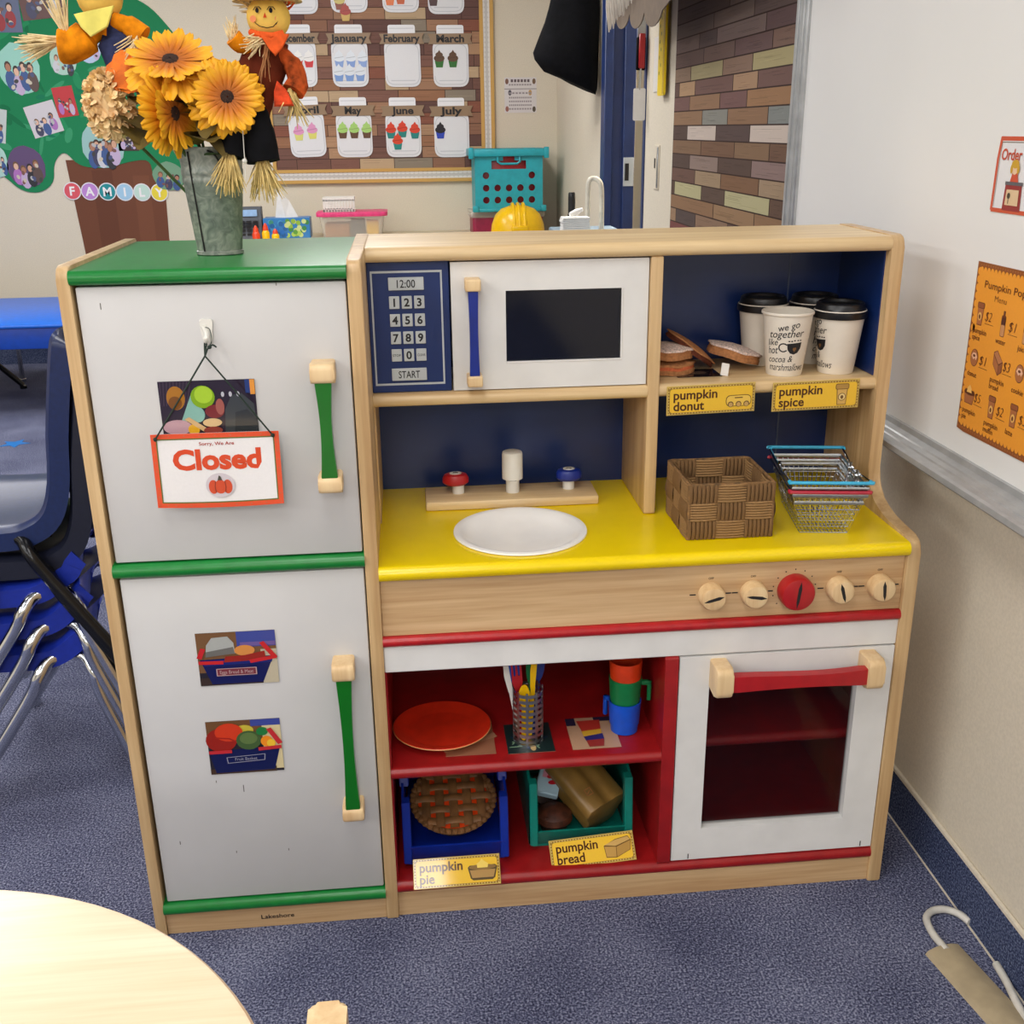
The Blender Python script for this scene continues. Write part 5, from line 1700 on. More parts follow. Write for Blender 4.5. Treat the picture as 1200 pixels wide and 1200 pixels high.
# two nested wire shopping baskets
def wire_basket(lab, hcol, x0, x1, y0, y1, z0, H, gx, gy, sh, hand):
    t = thing('wire_shopping_basket', lab, 'basket', ((x0 + x1) / 2, (y0 + y1) / 2, z0), 'nested mini wire baskets on the counter')
    ca, sa = math.cos(-.15), math.sin(-.15)
    def at(u, v, w):
        X = (x0 - gx * w) + ((x1 + gx * w) - (x0 - gx * w)) * u
        Y = (y0 - gy * w) + ((y1 + gy * w) - (y0 - gy * w)) * v
        Y += sh * w
        X -= 1.162; Y -= .09
        return (1.166 + X * ca - Y * sa, .092 + X * sa + Y * ca, z0 + H * w)
    b = MB()
    R = .0007
    for w in (0, .33, .62):
        b.tube([at(0, 0, w), at(1, 0, w), at(1, 1, w), at(0, 1, w)], R, 5, closed=True)
    NX, NY = 13, 11
    for i in range(NX + 1):
        u = i / NX
        b.tube([at(u, 0, 1), at(u, 0, 0), at(u, 1, 0), at(u, 1, 1)], R * .8, 4)
    for j in range(NY + 1):
        v = j / NY
        b.tube([at(0, v, 1), at(0, v, 0), at(1, v, 0), at(1, v, 1)], R * .8, 4)
    b.build('wire_mesh', 'chrome', t)
    b = MB()
    for w, r_ in ((1.0, .0022), (.8, .0018)):
        b.tube([at(0, 0, w), at(1, 0, w), at(1, 1, w), at(0, 1, w)], r_, 6, closed=True, sq=1.6)
    b.build('rim', 'steel', t)
    for v0, v1, hz in hand:
        b = MB()
        a, c = Vector(at(0, v0, 1)), Vector(at(1, v0, 1))
        a2, c2 = Vector(at(0, v1, 1)), Vector(at(1, v1, 1))
        a2.x -= .004; c2.x += .004
        for p, q in ((a, a2), (c, c2)):
            b = MB(); b.tube([p, q + Vector((0, 0, hz))], .0018, 6)
            b.build('handle_arm', 'chrome', t)
        b = MB()
        e0, e1 = a2 + Vector((0, 0, hz)), c2 + Vector((0, 0, hz))
        d = Vector((0, .008 if v1 < .5 else -.008, 0))
        b.tube(spline([e0 + d, e0 + d * .3 + Vector((.001, 0, 0)), e0 + Vector((.007, 0, 0)), e1 - Vector((.007, 0, 0)), e1 + d * .3 - Vector((.001, 0, 0)), e1 + d], 4), .0027, 8)
        b.build('handle_grip', hcol, t)
    for u in (0, 1):
        for v in (.38, .62):
            b = MB(); b.tube([at(u, v, .8), Vector(at(u, v, 1)) + Vector((0, 0, .01))], .0026, 6)
            b.build('handle_bracket', 'chrome', t)

M['grip_blue'] = plain('sky_blue_grip', (56, 168, 206), .35)
M['grip_red'] = plain('crimson_grip', (176, 34, 56), .35)
wire_basket('chrome wire mini shopping basket with red handles, the lower of two nested', 'grip_red', 1.1275, 1.1965, .042, .178, CT + .001, .064, .0175, .016, -.004, [(.62, -.01, .005), (.38, 1.03, .005)])
wire_basket('chrome wire mini shopping basket with sky blue handles nested in the red one', 'grip_blue', 1.127, 1.198, .046, .176, CT + .009, .064, .018, .018, -.002, [(.62, -.03, .011), (.38, 1.06, .011)])

# paper cups on the upper shelf
SZ = .7958
def cup(x, y, lab, lid, art, rot):
    Mx = Matrix.Translation((x, y, SZ)) @ Matrix.Rotation(rot, 4, 'Z')
    t = thing('paper_cup', lab, 'cup', (x, y, SZ), 'paper coffee cups on the cup shelf', Mx)
    H, r0, r1 = .092, .0265, .0375
    b = MB(); b.lathe([(r0 - .001, .003), (r0, 0), (r0 + .0005, .001), (r1, H), (r1 + .0018, H + .001), (r1 + .0022, H + .003), (r1 + .001, H + .005), (r1 - .001, H + .0035), (r1 - .0015, H), (r0 - .001, .006), (.001, .006)], (0, 0, 0), 40, Mx, cap0=True, cap1=False)
    b.build('cup_body', 'cup_paper', t, 50)
    if lid:
        b = MB(); b.lathe([(r1 + .0025, H - .007), (r1 + .0032, H - .006), (r1 + .0032, H + .002), (r1 + .0015, H + .004), (r1 - .0005, H + .006), (r1 - .002, H + .014), (r1 - .0045, H + .016), (r1 - .007, H + .015), (r1 - .009, H + .011), (.001, H + .0105)], (0, 0, 0), 40, Mx, cap0=False, cap1=False)
        b.build('lid', 'black_plastic', t, 40)
    if art:
        # printed on the paper: wrap the flat artwork round the cup
        f = MB(); I = Matrix.Identity(4)
        def tx(s, u, v, h, wd, rt=0):
            f.text(I, s, u, v, h * 1.15, 0, .004, width=wd, shear=.25, rot=rt)
        tx('we go', .004, .078, .0085, .030, .25); tx('together', .002, .0665, .0095, .050, .06); tx('like', -.018, .053, .0085, .016, .1)
        tx('hot', -.018, .041, .0100, .0165, .1); tx('cocoa &', -.006, .0275, .0085, .040, .05); tx('marshmallows', .006, .015, .0095, .062, .0)
        for dx in (-.004, 0, .004, .009, .013): f.oval(I, .010 + dx, .0555 + .001 * (dx > 0), .0016, .0011, 0, 8)
        f.poly(I, [(.003, .0515), (.0255, .0535), (.0245, .044), (.0205, .0375), (.0145, .0350), (.0085, .0368), (.0045, .042)], 0)
        ring_ = [(-.002 + .0065 * math.cos(a), .0455 + .0062 * math.sin(a)) for a in [PI * .25 + k * PI * 1.5 / 12 for k in range(13)]]
        f.line(I, ring_, .0019, 0)
        f.mi = 1
        f.poly(I, [(.0145, .039), (.0118, .0432), (.0124, .0455), (.0146, .0442), (.0168, .0459), (.0176, .0436)], 2)
        bmesh.ops.triangulate(f.bm, faces=f.bm.faces[:])
        for _ in range(5):
            lg = [e for e in f.bm.edges if e.calc_length() > .0022]
            if not lg: break
            bmesh.ops.subdivide_edges(f.bm, edges=lg, cuts=1)
            bmesh.ops.triangulate(f.bm, faces=f.bm.faces[:])
        for v in f.bm.verts:
            lift = .0004 + max(0, v.co.z)
            rad = r0 + (r1 - r0) * v.co.y / H + lift
            a = v.co.x / ((r0 + r1) / 2) - PI / 2
            v.co = Vector((rad * math.cos(a), rad * math.sin(a), v.co.y))
        f.bm.transform(Mx)
        f.build('print', ['ink', 'pie_crust'], t, 0)
cup(1.1410, .211, 'open white paper cup with black hand lettering and mug drawing', False, True, -.38)
cup(1.2240, .213, 'white paper cup with black lid, front right of the four', True, True, -1.75)
cup(1.1290, .292, 'white paper cup with black lid behind the open lettered cup', True, False, 2.0)
cup(1.2135, .293, 'white paper cup with black lid, back right of the four', True, True, .55)

# felt donuts
rf = random.Random(4)
def felt(name, lab, c, r, th, tilt, az, top, mid, bot, group='felt donuts on the cup shelf', tagged=False):
    Mx = Matrix.Translation(c) @ Matrix.Rotation(az, 4, 'Z') @ Matrix.Rotation(tilt, 4, 'Y')
    t = thing(name, lab, 'toy food', c, group, Mx)
    n = 36
    def disc(rad, z0, z1, wav, dome):
        b = MB(); vs = []
        rings = 5
        for z, s_ in ((z0, -1), (z1, 1)):
            for k in range(rings):
                f_ = (k + 1) / rings
                for q in range(n):
                    a = 2 * PI * q / n
                    R_ = rad * f_ * (1 + wav * math.sin(9 * a + c[0] * 50) * f_)
                    zz = z + dome * (1 - f_ ** 2) * (1 if s_ > 0 else .2) + .0008 * math.sin(5 * a) * f_
                    vs.append((R_ * math.cos(a), R_ * math.sin(a) * .92, zz))
        fs = []
        for o in (0, rings * n):
            for k in range(rings - 1):
                for q in range(n):
                    f4 = (o + k * n + q, o + (k + 1) * n + q, o + (k + 1) * n + (q + 1) % n, o + k * n + (q + 1) % n)
                    fs.append(f4 if o else f4[::-1])
            cap = tuple(o + q for q in range(n)); fs.append(cap if o else cap[::-1])
        for q in range(n):
            fs.append(((rings - 1) * n + q, (rings - 1) * n + (q + 1) % n, rings * n + (rings - 1) * n + (q + 1) % n, rings * n + (rings - 1) * n + q))
        b.add(vs, fs, Mx)
        return b
    disc(r, 0, th * .45, .015, .001).build('lower_felt', bot, t, 60)
    disc(r * .97, th * .45, th * .8, .02, .004).build('middle_felt', mid, t, 60)
    disc(r * 1.0, th * .8, th, .06, .006).build('icing_felt', top, t, 60)
felt('felt_donut', 'orange and white felt donut at the bottom left of the felt pile', (.968, .250, SZ + .001), .042, .0155, 0, .3, 'felt_tan', 'felt_orange', 'felt_tan')
felt('felt_donut', 'white iced felt donut lying on the orange one', (.967, .252, SZ + .0235), .042, .0155, .03, 1.2, 'felt_white', 'felt_tan', 'felt_tan')
felt('felt_donut', 'dark brown felt donut leaning on the pile', (1.005, .272, SZ + .027), .045, .009, .62, .0, 'felt_tan', 'felt_brown', 'felt_brown')
felt('felt_donut', 'white glittery felt donut, rightmost of the felt pile', (1.076, .268, SZ + .015), .043, .016, .28, .1, 'felt_white', 'felt_tan', 'felt_tan')
t = thing('care_tag', 'small white tag hanging from the felt donuts', 'tag', (1.045, .222, SZ))
b = MB(); b.box(-.006, .006, -.0006, .0006, 0, .019, Mx=Matrix.Translation((1.045, .205, SZ + .0005)) @ Matrix.Rotation(.2, 4, 'Y') @ Matrix.Rotation(-.3, 4, 'X')); b.build('tag_sheet', 'paper', t)
photo_m = FLAT(1.006, .225, SZ + .0003)
t = thing('shelf_photo', 'dark photo card lying under the felt donuts', 'photo', (1.006, .225, SZ))
b = MB(); b.col(28, 26, 32); b.prism([(-.034, -.022), (.036, -.022), (.036, .03), (-.034, .03)], photo_m, 0, .0005); b.col(90, 70, 60); b.oval(photo_m, 0, .005, .018, .012, 4); b.build('photo_print', 'print_gloss', t, 0)

# ------------------------------------------------------------------ red shelf: plate, utensil caddy, cups
RZ = .2660
def shelf_photo(x0, x1, y0, y1, lab, draw):
    m = FLAT((x0 + x1) / 2, (y0 + y1) / 2, RZ + .0002)
    t = thing('shelf_photo', lab, 'photo', ((x0 + x1) / 2, (y0 + y1) / 2, RZ), 'photo cards on the red shelf')
    w, h = (x1 - x0) / 2, (y1 - y0) / 2
    b = MB(); b.col(150, 110, 90); b.prism([(-w, -h), (w, -h), (w, h), (-w, h)], m, 0, .0005); draw(b, S(m, w, h)); b.build('photo_print', 'print', t, 0)
def d1(b, q):
    b.col(150, 100, 74); b.rect(q, -1, 1, -1, 1, 3); b.col(172, 126, 96); b.line(q, [(-1, -.6), (1, .2)], .3, 4); b.col(190, 40, 26); b.oval(q, -.3, .2, .6, .6, 5)
def d2(b, q):
    b.col(22, 40, 40); b.rect(q, -1, 1, -1, 1, 3)
    for k in range(12):
        b.col(*rf.choice([(30, 60, 50), (20, 50, 90), (120, 150, 120), (40, 70, 60)])); b.line(q, [(rf.uniform(-.9, .9), rf.uniform(-.9, .2)), (rf.uniform(-.9, .9), rf.uniform(-.9, .2))], .05, 4)
    b.col(190, 160, 110); b.oval(q, .1, -.7, .12, .2, 5)
def d3(b, q):
    b.col(186, 146, 116); b.rect(q, -1, 1, -1, 1, 3); b.col(40, 34, 60); b.rect(q, -1, -.6, .5, 1, 4); b.rect(q, .2, 1, .72, 1, 4)
    b.col(176, 50, 40); b.poly(q, [(-.55, .8), (.45, .8), (.35, -.1), (-.4, -.1)], 5); b.col(210, 160, 50); b.poly(q, [(-.45, .1), (.4, .2), (.35, -.25), (-.4, -.3)], 6)
    b.col(50, 44, 110); b.poly(q, [(-.42, -.25), (.4, -.1), (.4, -.45), (-.36, -.55)], 7); b.col(150, 50, 46); b.poly(q, [(-.36, -.5), (.4, -.45), (.3, -.9), (-.3, -.9)], 7)
shelf_photo(.594, .670, .026, .112, 'photo card under the red plate', d1)
shelf_photo(.688, .760, .022, .106, 'dark green photo card under the utensil caddy', d2)
shelf_photo(.787, .862, .022, .112, 'photo card of stacked cups before the real cups', d3)
t = thing('red_plate', 'red orange round toy plate on the red shelf', 'plate', (.591, .113, RZ))
tm = Matrix.Translation((.591, .098, RZ)) @ Matrix.Rotation(-.03, 4, 'X')
b = MB(); b.lathe([(.045, .0012), (.050, .0012), (.0755, .0115), (.0768, .0128), (.0755, .0138), (.070, .0125), (.056, .0065), (.050, .0052), (.001, .0048)], (0, 0, 0), 56, tm, cap1=False)
b.build('dish', 'plate_red', t, 50)
b = MB(); b.lathe([(.0552, .0028), (.0757, .0108), (.0772, .0124), (.0764, .0133)], (0, 0, 0), 56, tm, cap0=False, cap1=False); b.build('outer_edge', 'plate_edge', t, 50)

t = thing('utensil_caddy', 'shiny perforated steel caddy on the red shelf', 'caddy', (.7225, .072, RZ))
cx_, cy_, r_ = .7225, .060, .0235
b = MB()
z = RZ + .001
for k in range(9):
    z0_ = RZ + .006 + k * .0098
    b.lathe([(r_ - .0006, z0_), (r_, z0_), (r_, z0_ + .0052), (r_ - .0006, z0_ + .0052)], (cx_, cy_, 0), 36, cap0=False, cap1=False)
b.lathe([(r_, RZ + .0008), (r_, RZ + .004)], (cx_, cy_, 0), 36)
b.build('bands', 'steel', t, 50)
b = MB()
for k in range(10):
    a = 2 * PI * k / 10 + .15
    m_ = Matrix.Translation((cx_ + (r_ - .0004) * math.cos(a), cy_ + (r_ - .0004) * math.sin(a), RZ)) @ Matrix.Rotation(a, 4, 'Z')
    b.box(-.0006, .0006, -.0016, .0016, .002, .093, Mx=m_)
b.build('uprights', 'steel', t)
ut = [('toy_fork', 'blue plastic fork leaning left in the caddy', 'cup_blue', -.010, .006, -.022, .01, .142, 'f'), ('toy_spoon', 'green plastic spoon in the caddy', 'cup_green', .006, .008, .008, .014, .146, 's'),
      ('toy_knife', 'yellow plastic knife in the caddy, its blade bent right', 'hat_yellow', .002, -.004, .012, .0, .150, 'k'), ('toy_fork', 'red plastic fork at the left side of the caddy', 'red_bright', -.014, -.004, -.018, .002, .138, 'f'),
      ('toy_spoon', 'navy plastic spoon in the back of the caddy', 'navy_bar', .012, .010, .024, .03, .144, 's'), ('toy_knife', 'pale grey plastic knife at the left of the caddy', 'white_plastic', -.017, .002, -.034, .008, .136, 'k'),
      ('toy_spoon', 'yellow plastic spoon low in the left of the caddy', 'hat_yellow', -.011, -.012, -.006, -.006, .10, 's')]
for nm, lab, mt, dx, dy, tx_, ty_, ln, kind in ut:
    a = Vector((cx_ + dx * .7, cy_ + dy * .7, RZ + .005)); e = Vector((cx_ + tx_, cy_ + ty_, RZ + ln))
    t = thing(nm, lab, 'utensil', a, 'toy cutlery in the steel caddy')
    d = (e - a).normalized()
    fm2 = frame(a, d.cross(Vector((0, 1, .1))), d)
    l_ = (e - a).length
    b = MB(); b.prism(rrect(-.0035, .0035, 0, l_ * .62, .003), fm2, -.0009, .0009, .0004, 1); b.build('handle', mt, t)
    b = MB()
    if kind == 's':
        b.prism([(.0085 * math.cos(2 * PI * k / 18), l_ * .8 + l_ * .2 * math.sin(2 * PI * k / 18)) for k in range(18)], fm2, -.001, .001, .0004, 1); b.build('bowl', mt, t)
    elif kind == 'f':
        b.prism([(-.0035, l_ * .6), (.0035, l_ * .6), (.008, l_ * .72), (.008, l_), (.0055, l_), (.0045, l_ * .8), (.002, l_ * .8), (.0013, l_), (-.0013, l_), (-.002, l_ * .8), (-.0045, l_ * .8), (-.0055, l_), (-.008, l_), (-.008, l_ * .72)], fm2, -.0009, .0009); b.build('tines', mt, t)
    else:
        b.prism(rpoly([(-.003, l_ * .58), (.004, l_ * .58), (.006, l_ * .8), (.003, l_), (-.004, l_)], .003, 3), fm2, -.0008, .0008); b.build('blade', mt, t)

def toy_cup(x, y, z, mt, lab, ang, stem=True):
    t = thing('toy_mug', lab, 'cup', (x, y, z), 'stacked toy mugs on the red shelf')
    b = MB(); b.lathe([(.019, 0), (.021, .001), (.0218, .014), (.0232, .0145), (.0255, .052), (.0255, .0535), (.0238, .0535), (.0195, .003), (.001, .003)], (x, y, z), 36, cap1=False)
    b.build('mug_body', mt, t, 40)
    m_ = Matrix.Translation((x, y, z)) @ Matrix.Rotation(ang, 4, 'Z')
    b = MB(); b.box(.022, .040, -.0035, .0035, .040, .0475, .0015, 1, m_); b.box(.0335, .040, -.0035, .0035, .013, .0475, .0015, 1, m_)
    b.build('mug_handle', mt, t)
toy_cup(.8755, .072, RZ + .0003, 'cup_blue', 'bright blue toy mug, lowest of the stacked mugs', PI * .74)
toy_cup(.8757, .072, RZ + .0403, 'cup_green', 'green toy mug with handle on the right, second of the stacked mugs', -.15)
toy_cup(.8757, .072, RZ + .0703, 'orange_plastic', 'orange red toy mug, third of the stacked mugs', PI * .5)
# ------------------------------------------------------------------ bins with toy food
BZ = .0650
def bin_(name, lab, x0, x1, yf, yb, H, mt, open_h):
    t = thing(name, lab, 'bin', ((x0 + x1) / 2, yf, BZ))
    th = .004
    b = MB(); b.box(x0 + .006, x1 - .006, yf, yb, BZ, BZ + th); b.build('base', mt, t)
    for s_, xx in ((1, x0), (-1, x1)):
        b = MB()
        prof = rpoly([(yf - .012, BZ + open_h * .4), (yf + .004, BZ), (yb, BZ), (yb, BZ + H), (yf + .075, BZ + H), (yf + .055, BZ + H * .80), (yf + .0, BZ + H * .76)], [.004, .004, .003, .003, .01, .01, .006], 3)
        b.prism(prof, SIDE, xx + (0 if s_ > 0 else -th), xx + (th if s_ > 0 else 0), .001, 1)
        # thick front flange
        d = 1 if s_ > 0 else -1
        b.prism([(yf - .014, BZ + .012), (yf + .008, BZ), (yf + .012, BZ + H * .78), (yf - .004, BZ + H * .78)], SIDE, min(xx, xx + d * .013), max(xx, xx + d * .013), .0015, 1)
        b.prism([(yf + .045, BZ + H * .76), (yf + .085, BZ + H * .80), (yf + .085, BZ + H + .003), (yf + .06, BZ + H + .003)], SIDE, min(xx - d * .003, xx + d * .012), max(xx - d * .003, xx + d * .012), .0015, 1)
        b.build('side_wall', mt, t)
    b = MB(); b.box(x0, x1, yb - th, yb, BZ, BZ + H, .001, 1); b.build('back_wall', mt, t)
    b = MB(); b.prism([(yf + .002, BZ), (yf + .006, BZ), (yf - .008, BZ + open_h), (yf - .012, BZ + open_h)], SIDE, x0 + .004, x1 - .004, .001, 1); b.build('front_lip', mt, t)
    return t
bin_('blue_bin', 'royal blue open front bin holding the pie', .5225, .6875, .040, .27, .150, 'bin_blue', .040)
bin_('teal_bin', 'sea green open front bin holding the bread loaf', .7235, .8895, .062, .27, .155, 'bin_teal', .035)

# lattice pie, tilted to the front
PMx = Matrix.Translation((.605, .128, BZ + .055)) @ Matrix.Rotation(.30, 4, 'X')
t = thing('lattice_pie', 'toy pie with lattice crust and orange filling in the blue bin', 'toy food', (.605, .13, BZ + .06), None, PMx)
b = MB(); b.lathe([(.048, -.034), (.066, -.006), (.070, 0), (.068, .003), (.060, .002), (.055, -.004), (.001, -.005)], (0, 0, 0), 48, PMx, cap1=False); b.build('crust_base', 'pie_crust', t)
b = MB(); b.lathe([(.0595, -.0035), (.0595, -.001), (.04, .0006), (.001, .0012)], (0, 0, 0), 40, PMx, cap1=False); b.build('filling', 'pie_fill', t)
for k in range(5):
    for ax in (0, 1):
        o_ = (-2 + k) * .0225
        hl = math.sqrt(.062 ** 2 - o_ ** 2)
        b = MB()
        n = 12
        pts_l = []
        vs = []
        for j in range(n + 1):
            s_ = -hl + 2 * hl * j / n
            zz = .0045 + .0018 * math.cos(s_ / .0225 * PI + (k + ax) * PI)
            for w_, dz in ((-.0072, 0), (-.005, .0022), (.005, .0022), (.0072, 0)):
                vs.append((s_, o_ + w_, zz + dz) if ax == 0 else (o_ + w_, s_, zz + dz))
        fs = [(j * 4 + i, j * 4 + i + 1, (j + 1) * 4 + i + 1, (j + 1) * 4 + i) if ax else (j * 4 + i, (j + 1) * 4 + i, (j + 1) * 4 + i + 1, j * 4 + i + 1) for j in range(n) for i in range(3)]
        b.add(vs, fs, PMx)
        b.build('lattice_strip', 'pie_crust', t, 60)
b = MB()
for k in range(40):
    a = 2 * PI * k / 40
    b.ball((.0665 * math.cos(a), .0665 * math.sin(a), .0025), (.0058, .0058, .0042), 8, PMx)
b.build('crimped_edge', 'pie_crust', t)

# bread loaf
LM_ = Matrix.Translation((.817, .118, BZ + .068)) @ Matrix.Rotation(.60, 4, 'Z') @ Matrix.Rotation(.42, 4, 'X') @ Matrix.Rotation(-.10, 4, 'Y') @ Matrix.Scale(1.12, 4)
t = thing('bread_loaf', 'golden brown toy bread loaf lying in the teal bin', 'toy food', (.815, .118, BZ + .06), None, LM_)
b = MB()
sec = rpoly([(-.026, -.030), (.026, -.030), (.029, .006), (.037, .012), (.035, .030), (.012, .036), (.0, .031), (-.012, .036), (-.035, .030), (-.037, .012), (-.029, .006)], [.008, .008, .006, .008, .012, .012, .006, .012, .012, .008, .006], 4)
b.prism(sec, LM_ @ frame((0, 0, 0), (1, 0, 0), (0, 0, 1)), -.052, .052, .008, 4)
b.build('crust', 'bread', t, 60)
b = MB(); m_ = LM_ @ frame((-.018, 0, .0352), (1, 0, 0), (0, 1, 0))
b.line(m_, [(-.005, -.03), (.005, -.03), (.006, -.02), (-.004, -.02), (-.005, -.03)], .001, 0); b.line(m_, [(-.003, -.027), (.004, -.023)], .001, 0)
b.build('stamped_mark', 'felt_tan', t, 0)
t = thing('chocolate_muffin', 'dark brown lumpy toy muffin below the loaf in the teal bin', 'toy food', (.765, .095, BZ + .005))
b = MB(); b.lathe([(.020, .004), (.025, .024)], (.768, .098, BZ), 24, cap0=True, cap1=False); b.build('muffin_case', 'choc', t)
b = MB(); b.lathe([(.026, .022), (.031, .028), (.029, .038), (.019, .046), (.008, .050), (.001, .051)], (.768, .098, BZ), 28, cap1=False)
for k in range(16):
    a = rf.uniform(0, 6.28); q = rf.uniform(.005, .026)
    b.ball((.768 + q * math.cos(a), .098 + q * math.sin(a), BZ + .047 - q * .35), .0045, 8)
b.build('muffin_top', 'choc', t)
t = thing('butter_box', 'pale blue and pink toy box with red print beside the loaf', 'toy food', (.763, .14, BZ + .06))
m_ = Matrix.Translation((.765, .137, BZ + .070)) @ Matrix.Rotation(-.35, 4, 'Z') @ Matrix.Rotation(.5, 4, 'X') @ Matrix.Rotation(.18, 4, 'Y')
b = MB(); b.col(176, 206, 222); b.box(-.019, .019, -.026, .026, -.008, .008, .002, 1, m_)
b.col(222, 150, 170); b.rect(m_ @ Matrix.Translation((0, 0, .0082)), -.012, .018, .002, .024, 0)
b.col(196, 30, 48); b.oval(m_ @ Matrix.Translation((0, 0, .0083)), .002, .006, .007, .004, 1, 14, .5); b.oval(m_ @ Matrix.Translation((0, 0, .0083)), .007, -.004, .008, .004, 1, 14, .3)
b.build('box', 'print', t)
t = thing('cookie', 'brown toy cookie standing under the butter box in the teal bin', 'toy food', (.762, .17, BZ))
b = MB(); b.lathe([(.026, -.004), (.029, 0), (.026, .004)], (0, 0, 0), 28, Matrix.Translation((.763, .170, BZ + .034)) @ Matrix.Rotation(1.1, 4, 'X')); b.build('disc', 'choc', t)

# ================================================================== flowers on the fridge
VX, VY, VZ = .3165, .150, 1.0012
t = thing('vase', 'weathered galvanised metal vase on the green fridge top', 'vase', (VX, VY, VZ))
b = MB()
prof = [(.0295, .0), (.0312, .001), (.0312, .005), (.0295, .006), (.0300, .008), (.0385, .092), (.0398, .094), (.0398, .099), (.0390, .101), (.0402, .104), (.0402, .109), (.0394, .111), (.0410, .133), (.0424, .135), (.0420, .138), (.0400, .136), (.0390, .11), (.029, .010), (.001, .010)]
b.lathe(prof, (VX, VY, VZ), 44, sx=1.0, sy=.78, cap1=False)
b.build('body', 'zinc', t, 45)
b = MB()
a0 = math.radians(236)
b.tube([(VX + (r_ + .0006) * math.cos(a0 - z_ * .2), VY + (r_ + .0006) * .78 * math.sin(a0 - z_ * .2), VZ + z_) for r_, z_ in ((.0302, .006), (.0345, .05), (.0392, .098), (.0418, .133))], .0011, 6)
b.build('seam', 'dark', t)
b = MB()
b.tube(spline([(VX + .012, VY - .031, VZ + .105), (VX + .016, VY - .036, VZ + .118), (VX + .010, VY - .036, VZ + .130), (VX + .002, VY - .034, VZ + .134)], 5), .0012, 6)
b.build('wire_handle', 'dark', t)

def petal_geo(L_, W_, cup_, notch=True):
    b = MB()
    n = 6
    vs = []
    for i in range(n + 1):
        f = i / n
        w = W_ * (.34 + .66 * math.sin(min(1, f * 1.15) * PI * .5)) * (1 if f < .8 else (1 - ((f - .8) / .2) ** 2 * .55))
        for j in (-1, -.5, 0, .5, 1):
            vs.append((f * L_ - (.02 if notch and i == n and abs(j) != .5 else 0), j * w, .05 + cup_ * f * f + .05 * abs(j) ** 2 * (1 - f) - .018 * math.cos(j * PI * 2)))
    b.add(vs, [(i * 5 + j, (i + 1) * 5 + j, (i + 1) * 5 + j + 1, i * 5 + j + 1) for i in range(n) for j in range(4)])
    return b
_o = petal_geo(1, .135, .06).build('petal', 'petal', None, 60); PET = _o.data; bpy.data.objects.remove(_o)
_o = petal_geo(1, .135, -.16).build('petal', 'petal', None, 60); PET2 = _o.data; bpy.data.objects.remove(_o)

def leaf_part(parent, p, d, L_, W_, mt='leaf'):
    b = MB(); n = 6; vs = []
    for i in range(n + 1):
        f = i / n
        w = W_ * math.sin(PI * min(.98, f * .9 + .06)) ** .8
        for j in (-1, 0, 1):
            vs.append((f * L_, j * w, -.25 * f * f * L_ + abs(j) * .18 * w))
    d = Vector(d).normalized()
    fm = frame(p, d, Vector((0, 0, 1)).cross(d) if abs(d.z) < .95 else (0, 1, 0))
    b.add(vs, [(i * 3 + j, (i + 1) * 3 + j, (i + 1) * 3 + j + 1, i * 3 + j + 1) for i in range(n) for j in range(2)], fm)
    return b.build('leaf', mt, parent, 60)

rg = random.Random(21)
def gerbera(lab, c, nrm, R, leaves=(), npet=21):
    c = Vector(c); nrm = Vector(nrm).normalized()
    fm = frame(c, nrm.orthogonal(), nrm.cross(nrm.orthogonal()))
    t = thing('gerbera', lab, 'flower', c, 'silk gerberas in the vase', fm)
    for ring, (cnt, sc, lift, me) in enumerate(((npet, 1.0, 0.0, PET2), (npet - 2, .84, .05, PET))):
        for k in range(cnt):
            a = 2 * PI * (k + ring * .5) / cnt + rg.uniform(-.05, .05)
            s_ = R * sc * rg.uniform(.94, 1.05)
            o = bpy.data.objects.new('petal', me); COL.objects.link(o); o.parent = t
            o.matrix_basis = Matrix.Translation((0, 0, lift * R)) @ Matrix.Rotation(a, 4, 'Z') @ Matrix.Rotation(rg.uniform(-.06, .10) - lift * 2, 4, 'Y') @ Matrix.Diagonal((s_, s_ * 1.12, s_, 1))
    b = MB(); b.lathe([(.17 * R, .06 * R), (.165 * R, .13 * R), (.11 * R, .155 * R), (.001, .15 * R)], (0, 0, 0), 20, fm, cap1=False)
    b.build('eye', 'flower_eye', t)
    b = MB()
    base = Vector((VX + rg.uniform(-.01, .01), VY, VZ + .06))
    b.tube(spline([c - nrm * .001, c - nrm * R * .4, (c + base) / 2 - nrm * .01 + Vector((0, .006, 0)), base], 6), .0024, 7)
    b.lathe([(.14 * R, -.02 * R), (.1 * R, -.12 * R), (.03 * R, -.2 * R)], (0, 0, 0), 14, fm)
    b.build('stem', 'stem', t)
    for p, d, l_, w_ in leaves:
        leaf_part(t, p, d, l_, w_)
    return t
gerbera('golden gerbera facing upwards, topmost of the bouquet', (.286, .112, 1.238), (.06, -.62, .78), .062, [((.29, .12, 1.19), (.6, -.6, .1), .05, .018)])
gerbera('golden gerbera facing right front with dark eye', (.352, .098, 1.198), (.26, -.93, .12), .0505, [((.325, .115, 1.165), (.4, -.5, -.5), .045, .017), ((.33, .11, 1.18), (-.2, -.7, -.5), .04, .015)])
gerbera('golden gerbera turned to the right, lowest of the bouquet', (.282, .094, 1.180), (.90, -.44, -.02), .055, [((.31, .115, 1.15), (.3, -.6, .1), .05, .02)])

